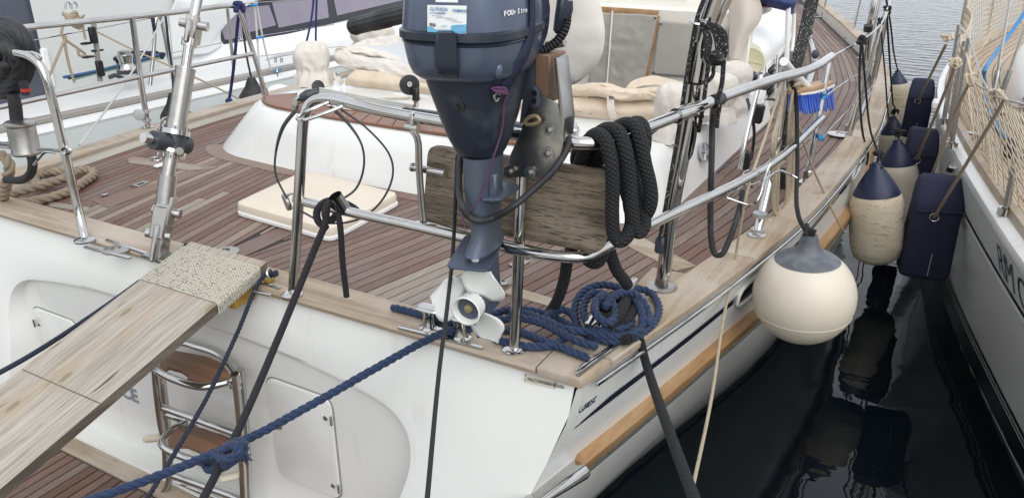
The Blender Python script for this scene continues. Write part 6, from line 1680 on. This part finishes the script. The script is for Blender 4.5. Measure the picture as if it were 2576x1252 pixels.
# cockpit side wall, canvas hood and dark doors
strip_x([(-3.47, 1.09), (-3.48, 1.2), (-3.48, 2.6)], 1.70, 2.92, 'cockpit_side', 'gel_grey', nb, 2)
strip_x([(-3.50, 1.05), (-3.52, 2.6)], -1.4, 1.72, 'dark_door', mat('door_dark', (.075, .085, .115), .3, coat=.3).name, nb, 2)
MB().box((-3.485, 1.02, 1.78), (.02, .008, 1.4)).build('door_gap', 'frame_black', nb)
for d in (-.02, .03): MB().box((-3.47, 1.03 + d, 1.76), (.02, .022, .06), bev=.004).build('door_handle', 'steel', nb)
MB().box((-3.47, 1.71, 1.30), (.03, .05, .28), bev=.008).build('door_post', 'white', nb)
sheet('sprayhood', [[PX(420, -30, -3.46), PX(520, -30, -3.5), PX(660, -30, -3.6), PX(760, -30, -3.72)], [PX(440, 2, -3.44), PX(510, 22, -3.46), PX(575, 42, -3.52), PX(640, 0, -3.60)], [PX(430, 30, -3.46), PX(480, 90, -3.47), PX(530, 110, -3.52), PX(560, 60, -3.60)], [PX(420, 150, -3.47), PX(470, 140, -3.47), PX(520, 135, -3.50), PX(556, 118, -3.56)]], 'gel_left', nb, .006, 3, 6)
# the long window on the cabin side
cn = np.array([.93, 0, .36]); cn = cn / np.linalg.norm(cn); c0 = np.array([-3.60, 4, 1.26])
def onC(x, y, off=.004): return PN(x, y, c0 + cn * off, cn)
win = MB().prism([onC(x, y, .0) for x, y in ((527, 26), (609, 9), (800, -24), (1060, -60), (1060, 0), (905, 44), (831, 61), (635, 108), (572, 122), (560, 111))], cn * .008, bev=.002).build('cabin_window', 'frame_black', nb)
for pts in (((539, 28), (606, 26), (611, 94), (566, 101)), ((611, 20), (676, 14), (694, 64), (627, 82)), ((684, 8), (820, -14), (827, 45), (701, 71)), ((836, -16), (1040, -50), (1040, -5), (848, 40))):
    MB().prism([onC(x, y, .010) for x, y in pts], cn * .003).build('pane', 'window', win, smooth=False)
text('window_lettering', 'TEAU', 'gel_grey', onC(592, 106.5, .0135), onC(610, 102.6, .0135) - onC(592, 106.5, .0135), (0, 0, 1), .050, win, bold=.001)
# stanchions, gate braces, lifelines
pul = thing('lifeline_set', (-2.95, 3, 1.05), None, None, parent=nb)
def lp(x, y, X=-2.97): return PX(x, y, X)
for pts, r in (([(572, 22), (580, 100), (588, 176)], .014), ([(404, 42), (422, 130), (440, 214)], .014), ([(404, 42), (396, 44), (390, 60), (388, 110), (378, 215)], .014)):
    MB().tube([lp(*p) for p in pts], r, n=12, smooth=4).build('stanchion', 'steel', pul)
MB().tube([lp(252, 205), lp(244, 130), lp(235, 56)], .020, n=6).build('staff', 'toe_grey', pul)
for x, y, w, h in ((227, 88, 9, 18), (245, 172, 9, 18)): MB().box(lp(x, y) + np.array([.03, 0, 0]), (.03, .05, .11), bev=.006).build('staff_clamp', 'black', pul)
for x, y in ((218, 110), (245, 128), (222, 144)): MB().tube([lp(x - 14, y + 1), lp(x - 4, y), lp(x + 14, y - 2)], [.012, .018, .012], n=8, smooth=3, flat=.6).build('jam_cleat', 'black', pul)
for a, b_ in (((-30, 118), (80, 103)), ((80, 103), (390, 44)), ((600, 10), (1060, -18)), ((650, 92), (840, 62)), ((585, 150), (850, 118)), ((425, 135), (560, 108)), ((690, 178), (860, 146))):
    MB().tube([lp(*a), lp(*b_)], .004, n=6).build('wire', 'steel', pul)
for a, b_ in (((645, 97), (664, 93)), ((690, 180), (706, 174)), ((630, 14), (648, 13))): MB().tube([lp(*a, X=-2.9), lp(*b_, X=-2.9)], .010, n=7).build('lashing', 'twine_blue', pul)
# winch, lines and bag on the side deck
wb = PZ(318, 180, 1.09)
w_ = MB().lathe([(.075, 0), (.075, .03), (.055, .05), (.050, .09), (.062, .12), (.062, .135), (.050, .14), (.048, .165), (.02, .17)], PX(322, 183, -3.22), n=26).build('winch', 'steel', nb)
MB().lathe([(.078, .0), (.078, .028)], PX(322, 184, -3.22), n=26).build('winch_skirt', 'gunmetal', nb)
rk = random.Random(15)
bag = thing('sheet_tails', tuple(PX(345, 160, -3.3)), 'dark sheet tails heaped on the deck of the left yacht', 'rope')
for k in range(9):
    MB().tube([PX(280 + rk.uniform(0, 30), 150 + rk.uniform(-6, 12), -3.3), PX(320 + rk.uniform(-10, 30), 140 + rk.uniform(-8, 12), -3.28), PX(360 + rk.uniform(-20, 20), 140 + rk.uniform(-6, 10), -3.26), PX(400 + rk.uniform(-20, 15), 140 + rk.uniform(-8, 6), -3.3)], .016, n=7, smooth=5).build('turn', 'rope_navy', bag)
for k, (m_, o_) in enumerate((('line_blue', 0), ('rope_navy', 5), ('line_green', 9))):
    rope('deck_line', [PX(160 + 12 * k, 195 + o_ * .5, -3.25), PX(230, 182 + o_ * .6, -3.25), PX(300, 165 + o_ * .6, -3.25), PX(400, 138 + o_ * .7, -3.25)], .011, m_, ('dull blue sheet led along the left yacht deck', 'navy sheet led along the left yacht deck', 'pale green sheet led along the left yacht deck')[k], group='sheets on the left yacht', smooth=5, n=7)
# hank of tan cord with snap hooks
hk = thing('cord_hank', tuple(PX(180, 150, -2.9)), 'hank of tan cord with two snap hooks on the left rail', 'rope')
for k in range(16):
    MB().tube([PX(162 + rk.uniform(-6, 10), 35 + rk.uniform(-4, 30), -2.9), PX(182 + rk.uniform(-8, 8), 32 + rk.uniform(-4, 30), -2.86), PX(204 + rk.uniform(-6, 8), 36 + rk.uniform(-4, 40), -2.9)], .009, n=6, smooth=5).build('turn', 'strap_tan', hk)
for pts in ([(160, 60), (155, 85), (165, 100), (200, 125), (215, 138), (200, 140), (195, 120)], [(165, 95), (150, 130), (120, 200)], [(165, 90), (165, 120), (178, 180), (188, 208)], [(205, 50), (210, 75), (215, 100)]):
    MB().tube([PX(*p, -2.9) for p in pts], .009, n=6, smooth=6).build('tail', 'strap_tan', hk)
for x in (170, 186): MB().tube([PX(x - 5, 24, -2.9), PX(x - 4, 10, -2.9), PX(x + 2, 6, -2.9), PX(x + 7, 12, -2.9), PX(x + 7, 22, -2.9)], .006, n=7, smooth=5).build('snap_hook', 'steel', hk)
rope('tan_line', [PX(243, 80, -2.88), PX(340, 128, -2.7), PX(440, 172, -2.5), PX(560, 228, -2.3), PX(625, 262, -2.1)], .007, 'strap_tan', 'thin tan line slanting down between the two yachts', smooth=4, n=7)
rope('white_line', [PX(410, 48, -2.9), PX(355, 145, -2.5), PX(290, 245, -2.1), PX(200, 365, -1.75)], .006, 'sheet_white', 'thin white line slanting from the left yacht rail to the deck', smooth=4, n=7)
for k, x in enumerate((418, 424)): rope('white_halyard', [PX(x, 36, -2.95), PX(x + 6 + 2 * k, 120, -2.95), PX(x + 12 + 2 * k, 200, -2.95)], .0055, 'sheet_white', ('left one of two thin white cords on the left yacht gate', 'right one of two thin white cords on the left yacht gate')[k], smooth=4, n=7)
for k, pts in enumerate(([(640, 4), (646, 80), (652, 165)], [(645, 4), (664, 110), (682, 178)])):
    rope('white_rope', [PX(*p, -2.93) for p in pts], .008, 'sheet_white', ('thick white cord hanging straight at the left yacht window', 'thick white cord slanting beside the straight one')[k], smooth=4, n=7)
# cleat on its deck edge
mc = MB().tube([PX(668, 152, -2.96), PX(700, 142, -2.96), PX(743, 136, -2.96)], [.008, .022, .008], n=10, smooth=4, flat=.5).build('deck_cleat', 'alu', nb)
for x in (693, 708): MB().tube([PX(x, 146, -2.96), PX(x, 158, -2.96)], .014, n=10).build('cleat_leg', 'alu', mc)
# navy fender lines with their black cones, pale fender top
def cone_fender(cx, cy, X, r, label, body='fender', capm='rubber'):
    c = PX(cx, cy, X)
    t = thing('hanging_fender', (c[0], c[1], c[2] - .75), label, 'fender', 'fenders of the left yacht')
    b = np.array([c[0], c[1], c[2]])
    lathe_parts(t, b, [(r * .9, -.14), (r * .86, -.12), (r * .7, -.09), (r * .42, -.04), (r * .33, -.01), (r * .2, .03), (.001, .035)], capm, 'cone', n=26)
    lathe_parts(t, b, [(r * .3, -.75), (r * .9, -.68), (r, -.6), (r, -.22), (r * .93, -.15), (r * .85, -.135)], body, 'body', n=26)
    return b
e1 = cone_fender(633, 205, -2.36, .135, 'white fender with a black bell cone hanging under the port rail end')
e2 = cone_fender(435, 245, -2.42, .12, 'white fender with a black bell cone behind the backstay')
lathe_c = PX(698, 200, -2.45)
pf = thing('ball_buoy', (lathe_c[0], lathe_c[1], lathe_c[2] - .42), 'pale grey fender top with a hook left of the cream winch cap', 'fender', 'fenders of the left yacht')
lathe_parts(pf, lathe_c - np.array([0, 0, .2]), [(.16 * math.sin(t), -.16 * math.cos(t)) for t in np.linspace(.05, math.pi - .02, 22)], 'gel_left', 'body', n=30)
tube('hook', [PX(699, 193, -2.45), PX(697, 180, -2.45), PX(700, 172, -2.46)], .006, 'steel', pf, n=7)
for (pts, lab) in (([(606, 12), (612, 80), (622, 150), (632, 196)], 'dark line down to the bell fender under the port rail end'), ([(416, 40), (424, 110), (433, 180), (436, 235)], 'dark line down to the bell fender behind the backstay')):
    rope('fender_line', [PX(*p, -2.6) for p in pts], .010, 'rope_navy', lab, group='lines of the left fenders', smooth=4, n=7, flat=.6)
nl = rope('navy_line', [PX(604, 15, -1.85), PX(598, 60, -1.9), PX(590, 150, -2.0), PX(580, 230, -2.1), PX(576, 252, -2.1)], .013, 'rope_navyblue', 'navy line knotted at the port rail end hanging to a knob', smooth=4, n=8, flat=.6)
MB().sphere(PX(576, 254, -2.1), .026, 8, (1, 1, .8)).build('knob', 'rope_navyblue', nl)
mb = MB(); rk = random.Random(21)
for k in range(7): mb.tube([PX(600 + rk.uniform(-11, 14), 16 + rk.uniform(-10, 14), -1.80 + rk.uniform(-.02, .03)) for _ in range(4)], .014, n=7, smooth=5)
mb.build('knot', 'rope_navyblue', nl)
for k, pts in enumerate(([(790, -10), (783, 50), (760, 150), (748, 190)], [(797, -10), (795, 60), (794, 150)])):
    rope('navy_lanyard', [PX(*p, -2.9) for p in pts], .010, 'rope_navyblue', ('slanting navy lanyard left of the tiller grip', 'upright navy lanyard left of the tiller grip')[k], group='navy lanyards', smooth=4, n=7)
tube('cockpit_pole', [PX(1090, -10, -3.2), PX(1110, 60, -3.2)], .02, 'steel', nb, n=8)
MB().box(PX(386, 60, -2.95), (.02, .03, .12), bev=.008).build('grip', 'rope_navy', nb)
tube('horn_cleat', [PX(275, 195, -3.1), PX(290, 190, -3.1), PX(310, 198, -3.1)], .016, 'gunmetal', nb, n=8)
# ================================================================== neighbour to starboard, lying bow-to
GY = [-1.2, -.4, .5, 1.31, 2.15, 2.86, 3.34, 4.17, 5.2, 6.25, 6.74, 7.32, 7.84, 8.49, 9.35, 11, 13.4]
GX = [3.80, 3.30, 2.97, 2.765, 2.61, 2.495, 2.425, 2.33, 2.275, 2.29, 2.335, 2.42, 2.53, 2.64, 2.80, 3.2, 4.0]
WX = [3.95, 3.62, 3.33, 3.10, 2.90, 2.74, 2.64, 2.52, 2.42, 2.41, 2.45, 2.53, 2.63, 2.74, 2.90, 3.3, 4.05]
_gg = smooth_tab(GY, GX, .30); _gw = smooth_tab(GY, WX, .30)
def rgx(y): return np.interp(y, *_gg)
def rwx(y): return np.interp(y, *_gw)
ZG = 1.10
rb = thing('bow_yacht', (4.0, 4, 0), 'white yacht with teak deck and safety net moored on the right', 'sailboat')
def rhx(y, z):
    t = np.clip(z / ZG, -.4, 1); return rwx(y) + (rgx(y) - rwx(y)) * (t ** 1.1 if t > 0 else t * 1.2)
ry = np.linspace(-1.1, 13.4, 64)
MB().loft([[(rhx(y, z), y, z) for z in (-.35, 0, .1, .25, .4, .6, .8, .9, .98, 1.04)] for y in ry][::-1], caps=False, closed=False).build('hull', 'gel_lefthull' if False else 'gel', rb)
MB().loft([[(rhx(y, 1.04), y, 1.04), (rhx(y, 1.07) - .008, y, 1.07), (rgx(y) + .004, y, 1.105), (rgx(y) + .025, y, 1.122), (rgx(y) + .05, y, 1.125)] for y in ry][::-1], caps=False, closed=False).build('gunwale', 'gel', rb)
def rband(z0, z1, off, m_, nm, y0=-1.0, y1=12): MB().loft([[(rhx(y, z0) - off, y, z0), (rhx(y, z1) - off, y, z1)] for y in np.linspace(y0, y1, 50)][::-1], caps=False, closed=False).build(nm, m_, rb)
rband(-.05, .17, .003, 'boot_black', 'waterline_band'); rband(.185, .20, .003, 'boot_black', 'boot_stripe'); rband(.215, .245, .003, 'boot_black', 'boot_stripe')
rband(.855, .875, .003, 'stripe_navy', 'cove_stripe', -1, 3.0); rband(.828, .848, .003, 'white', 'cove_line', -1, 3.0)
# lettering on the bow
y_a, y_b = 2.04, 1.30
pa = np.array([rhx(y_a, .90), y_a, .90]); pb_ = np.array([rhx(y_b, .90), y_b, .90])
up = np.array([rhx(1.5, 1.03) - rhx(1.5, .90), 0, .13])
nn = np.cross(pb_ - pa, up); nn /= np.linalg.norm(nn)
if nn[0] > 0: nn = -nn
for ch, tt0 in (('R', 0), ('M', .155), ('C', .42)):
    text('bow_letter', ch, 'letter_navy', pa + (pb_ - pa) * tt0 + nn * .006, pb_ - pa, up, .20, rb, bold=-.003)
# teak deck
rdeck = MB().loft([[(rgx(y) + .06 + t * (2.2 if y > 1 else 1.5), y, 1.112) for t in np.linspace(0, 1, 5)] for y in np.linspace(-.6, 13.4, 44)][::-1], caps=False, closed=False).build('deck', mat('caulk_pale', (.10, .085, .07), .7).name, rb, smooth=False)
rnd2 = random.Random(11)
make_teak('teak_tan', 1.0)
N_, L_, b_ = nodes_of('teak_tan')
for nd in N_:
    if nd.type == 'VALTORGB':
        for e_, c_ in zip(nd.color_ramp.elements, [(.36, .265, .17), (.40, .30, .20), (.37, .28, .185), (.42, .32, .215), (.39, .30, .205), (.44, .345, .24)]): e_.color = (*c_, 1)
    if nd.type == 'MIX' and nd.blend_type == 'MIX': nd.inputs['B'].default_value = (.40, .32, .23, 1)
for k in range(24):
    y = -.4
    while y < 13:
        y1 = y + rnd2.uniform(2.0, 3.4)
        if y1 > 12.4: y1 = 13.4
        yy_ = np.linspace(y, y1 - .005, 10)
        c0_ = .115 + k * .052
        rg = [[(rgx(q_) + c0_ + .003, q_, 1.112), (rgx(q_) + c0_ + .003, q_, 1.1185), (rgx(q_) + c0_ + .049, q_, 1.1185), (rgx(q_) + c0_ + .049, q_, 1.112)] for q_ in yy_]
        MB().loft(rg[::-1]).build('plank', 'teak_tan', rdeck, smooth=False)
        y = y1
for y0, y1 in ((-.8, 1.62), (1.70, 3.0), (3.004, 6.0), (6.004, 13.3)):
    yy_ = np.linspace(y0, y1, 16)
    MB().loft([[(rgx(q_) + .045, q_, 1.11), (rgx(q_) + .052, q_, 1.162), (rgx(q_) + .085, q_, 1.166), (rgx(q_) + .10, q_, 1.11)] for q_ in yy_][::-1]).build('toe_rail', 'strake_teak' if False else 'cap_teak', rb)
# cabin with dark windows
def cab(y): return np.interp(y, [1.6, 2.0, 2.6, 3.4, 4.5, 6, 7], [3.35, 3.12, 2.92, 2.78, 2.73, 2.75, 2.82])
MB().loft([[(cab(y), y, 1.11), (cab(y) + .02, y, 1.20), (cab(y) + .08, y, 1.38), (cab(y) + .2, y, 1.46), (cab(y) + .8, y, 1.5)] for y in np.linspace(1.6, 6.0, 20)][::-1], caps=False, closed=False).build('cabin', 'gel', rb)
for (ya, yb2) in ((4.15, 3.5), (3.38, 2.75)):
    fn = lambda y, z: np.array([cab(y) + (.02 + .06 * (z - 1.20) / .18) - .006, y, z])
    w_ = MB().prism([fn(ya, 1.20), fn(yb2, 1.20), fn(yb2 + .22, 1.36), fn(ya - .0, 1.36)], (-.005, 0, 0)).build('cabin_window', 'window', rb, smooth=False)
# stanchions, net, shrouds, hose
rl = thing('rail_set', (2.5, 3, 1.2), None, None, parent=rb)
posts = []
for (px_, tpx) in (((2373, 312), (2379, 66)), ((2392, 372), (2402, 165)), ((2528, 540), (2592, 270))):
    bb = PZ(*px_, 1.125); tt_ = PX(*tpx, bb[0] - .02) if px_[0] < 2390 else PY(*tpx, bb[1])
    tt_ = np.array([bb[0] - .03, bb[1], 1.125 + .60])
    posts.append((bb, tt_))
    o = MB().tube([bb, tt_], .0135, n=12).build('stanchion', 'steel_dull', rl)
    MB().lathe([(.02, 0), (.02, .03), (.032, .032), (.032, .0)][::-1], bb, n=16).build('base', 'steel', rl)
for yv in (5.6, 7.84, 9.8):
    bb = np.array([rgx(yv) + .09, yv, 1.125]); MB().tube([bb, bb + np.array([-.02, 0, .62])], .0135, n=12).build('stanchion', 'steel_dull', rl)
bb = PZ(2383, 345, 1.125); MB().tube([bb, bb + np.array([-.02, 0, .55])], .0135, n=12).build('stanchion', 'steel_dull', rl)
def net(name, lo, hi, label, cell=.085):
    lo, hi = catmull(lo, 12), catmull(hi, 12)
    Lw = np.sum(np.linalg.norm(np.diff(lo, axis=0), axis=1))
    nu = int(Lw / cell); nv = max(5, int(.58 / cell))
    s = np.linspace(0, 1, len(lo))
    def P_(u, v):
        a = np.array([np.interp(u, s, lo[:, i]) for i in range(3)]); c = np.array([np.interp(u, s, hi[:, i]) for i in range(3)])
        sag = .03 * math.sin(u * 14) * (1 - v) + .02 * math.sin(v * math.pi) * math.sin(u * 9)
        return a + (c - a) * v + np.array([sag, 0, -.02 * math.sin(u * 20) * v])
    mb = MB()
    for d in (1, -1):
        for k in range(-nv, nu + nv + 1):
            pts = []
            for j in range(nv + 1):
                u = (k + d * j) / nu
                if 0 <= u <= 1: pts.append(P_(u, j / nv))
            if len(pts) > 1: mb.tube(pts, .0028, n=3, caps=False)
    mb.tube([P_(u, 1) for u in np.linspace(0, 1, 30)], .006, n=6); mb.tube([P_(u, 0) for u in np.linspace(0, 1, 30)], .004, n=6)
    return mb.build(name, 'net', label=label, cat='net', smooth=False)
E1 = lambda y: np.array([rgx(y) + .11, y, 1.135])
net('safety_net', [E1(3.30), E1(2.8), E1(1.9), E1(1.0), E1(.2)], [posts[0][1] + np.array([.02, 0, -.06]), posts[1][1] + np.array([0, 0, -.10]), PY(2490, 232, 2.15), PY(2576, 262, 1.7), PY(2680, 300, 1.2)], 'tan safety net sagging along the near rail of the right yacht')
net('safety_net', [E1(3.35), E1(4.5), E1(5.6), E1(7.5), E1(8.5), E1(9.6)], [posts[0][1] + np.array([.02, .02, -.08]), E1(4.5) + np.array([-.02, 0, .54]), E1(5.6) + np.array([-.02, 0, .58]), E1(7.5) + np.array([-.02, 0, .58]), E1(8.5) + np.array([-.02, 0, .58]), E1(9.6) + np.array([-.02, 0, .60])], 'tan safety net along the far rail of the right yacht')
tube('lifeline', [posts[0][1] - np.array([0, 0, .01]), posts[1][1], PY(2490, 232, 2.15), PY(2576, 262, 1.7), PY(2680, 300, 1.2)], .005, 'steel_dull', rl, smooth=4, n=6)
cp = PZ(2497, 282, 1.125)
MB().lathe([(.075, 0), (.075, .012), (.06, .016)], cp, n=24).build('chainplate', 'steel', rl)
for x0, y0, x1, y1 in ((2492, 282, 2545, -20), (2506, 276, 2610, -20)):
    a, c = PX(x0, y0, cp[0]) * 0 + PZ(x0, y0, 1.13), PY(x1, y1, cp[1] + .15)
    MB().tube([a, a + (c - a) * .35], .017, n=10).build('turnbuckle', 'steel_dull', rl); MB().tube([a + (c - a) * .35, c], .009, n=8).build('shroud', 'steel_dull', rl)
    MB().tube([a, a + (c - a) * .08], .026, n=10).build('toggle', 'steel_dull', rl)
rope('blue_hose', [PY(2600, 0, 5.2), PY(2545, 80, 4.9), PY(2500, 140, 4.4), PY(2478, 175, 4.0), PZ(2478, 215, 1.18), PZ(2488, 270, 1.14), PZ(2505, 310, 1.14), PZ(2530, 345, 1.14), PZ(2560, 372, 1.14), PZ(2600, 395, 1.14)], .014, 'hose_blue', 'bright blue hose lying on the right yacht teak deck', 'hose', smooth=8)
MB().box(PZ(2552, 372, 1.17), (.09, .09, .09), bev=.01).build('deck_bag', 'navy_fender', label='small dark box on the deck where the blue hose ends', cat='box')
c = PZ(2452, 355, 1.125)
cl_ = MB().tube([c + np.array([-.07, .05, .035]), c + np.array([0, 0, .04]), c + np.array([.07, -.05, .035])], [.006, .012, .006], n=8, smooth=4).build('deck_cleat', 'steel', rb)
MB().lathe([(.018, 0), (.012, .04)], c, n=10).build('cleat_post', 'steel', cl_)
ringplate_p = PZ(2356, 262, 1.25); MB().box(ringplate_p, (.05, .12, .05), bev=.01).build('nav_light', 'white', rb)
wv = np.array([rhx(2.75, 1.06) - .02, 3.25, 1.03]); MB().lathe([(.03, 0), (.03, .03), (.02, .03), (.02, .005)], (rhx(3.25, 1.0) + .0, 3.25, 1.0), (-1, 0, .2), n=16).build('skin_fitting', 'steel', rb)
# ================================================================== flat navy fenders of the right yacht
def cushion_fender(ypos, cpx, ztop, zbot, w, label, rot):
    c = PY(*cpx, ypos); zt = PY(cpx[0], ztop, ypos)[2]; zb_ = PY(cpx[0], zbot, ypos)[2]
    t = thing('flat_fender', (c[0], c[1], zb_), label, 'fender', 'flat navy fenders of the right yacht')
    h = zt - zb_; d = w * .66
    M3 = Matrix.Rotation(rot, 3, 'Z')
    rg = []
    def ring(z, sx, sy, oy=0, m=24, e=5.0):
        out = []
        for k in range(m):
            a = 2 * math.pi * k / m
            x = math.copysign(abs(math.cos(a)) ** (2 / e), math.cos(a)) * sx; y = math.copysign(abs(math.sin(a)) ** (2 / e), math.sin(a)) * sy
            v = M3 @ Vector((x, y + oy, 0)); out.append((c[0] + v.x, c[1] + v.y, z))
        return out
    hw, hd = w / 2, d / 2
    for f, sx, sy, oy in ((0, .80, .80, 0), (.01, .92, .92, 0), (.05, 1, 1, 0), (.55, 1.0, 1.02, 0), (.74, .99, 1.02, 0), (.80, .97, .96, .01), (.90, .90, .78, .03), (.97, .82, .62, .045), (1.0, .70, .45, .05)):
        rg.append(ring(zb_ + h * f, hw * sx, hd * sy, oy))
    mb = MB().loft(rg); wrinkle(mb, .006, 8, ypos)
    mb.build('cover', 'navy_fender', t, sharp=50)
    f_ = M3 @ Vector((-.02, -hd - .006, 0)); rp = np.array([c[0] + f_.x, c[1] + f_.y, zb_ + h * .66])
    MB().tube([rp + np.array([.022 * math.cos(a), 0, .022 * math.sin(a)]) for a in np.linspace(0, 2 * math.pi, 15)[:-1]], .003, n=6, closed=True).build('eyelet', 'steel', t)
    z0 = M3 @ Vector((.01, -hd - .004, 0))
    MB().tube([(c[0] + z0.x, c[1] + z0.y, zb_ + h * .05), (c[0] + z0.x, c[1] + z0.y, zb_ + h * .28)], .008, n=6, flat=.3).build('zip', 'gel_grey', t)
    MB().prism([np.array([c[0], c[1], 0]) + np.array(M3 @ Vector((sx_ * hw * .93, -hd * 1.0, 0))) + np.array([0, 0, zb_ + h * fz]) for sx_, fz in ((-.9, .70), (.9, .72), (.9, .735), (-.9, .715))], np.array(M3 @ Vector((0, -.012, 0)))).build('piping', 'navy_fender', t)
    return rp
r1 = cushion_fender(2.9, (2347, 560), 446, 694, .255, 'nearest flat navy fender on the right yacht', R(12))
r2 = cushion_fender(4.0, (2306, 430), 325, 530, .205, 'middle flat navy fender on the right yacht', R(6))
r3 = cushion_fender(5.6, (2312, 265), 200, 345, .20, 'farthest flat navy fender on the right yacht', R(4))
for rp, top, lab in ((r1, PY(2528, 250, 1.95), 'tan strap to the nearest flat navy fender'), (r2, PY(2405, 165, 2.85), 'tan strap to the middle flat navy fender'), (r3, PY(2380, 112, 3.4), 'tan strap to the farthest flat navy fender')):
    rope('fender_strap', [rp, rp + (top - rp) * .12, rp + (top - rp) * .5, top], .0085, 'strap_tan', lab, 'strap', 'tan fender straps', smooth=3, n=8, flat=.45)
rope('tan_guy', [PY(2440, 205, 2.5), PY(2400, 290, 2.75), PY(2345, 440, 3.05), PY(2338, 452, 3.1)], .008, 'strap_tan', 'slack tan cord between the net and the nearest flat fender', smooth=4, n=8, flat=.5)
for x, y, Yp in ((2382, 96, 3.4), (2402, 160, 2.85), (2440, 200, 2.5), (2505, 238, 2.1)):
    mb = MB(); rk = random.Random(int(x)); p = PY(x, y, Yp)
    for k in range(4): mb.tube([p + np.array([rk.uniform(-.03, .03), rk.uniform(-.02, .02), rk.uniform(-.025, .025)]) for _ in range(4)], .008, n=6, smooth=5)
    mb.build('net_tie', 'net', label={2382: 'pale tie at the top of the farthest net post', 2402: 'pale tie at the second net post top', 2440: 'pale tie midway along the sagging net edge', 2505: 'pale tie of the net above the nearest navy fender'}[x], cat='knot', group='net ties')
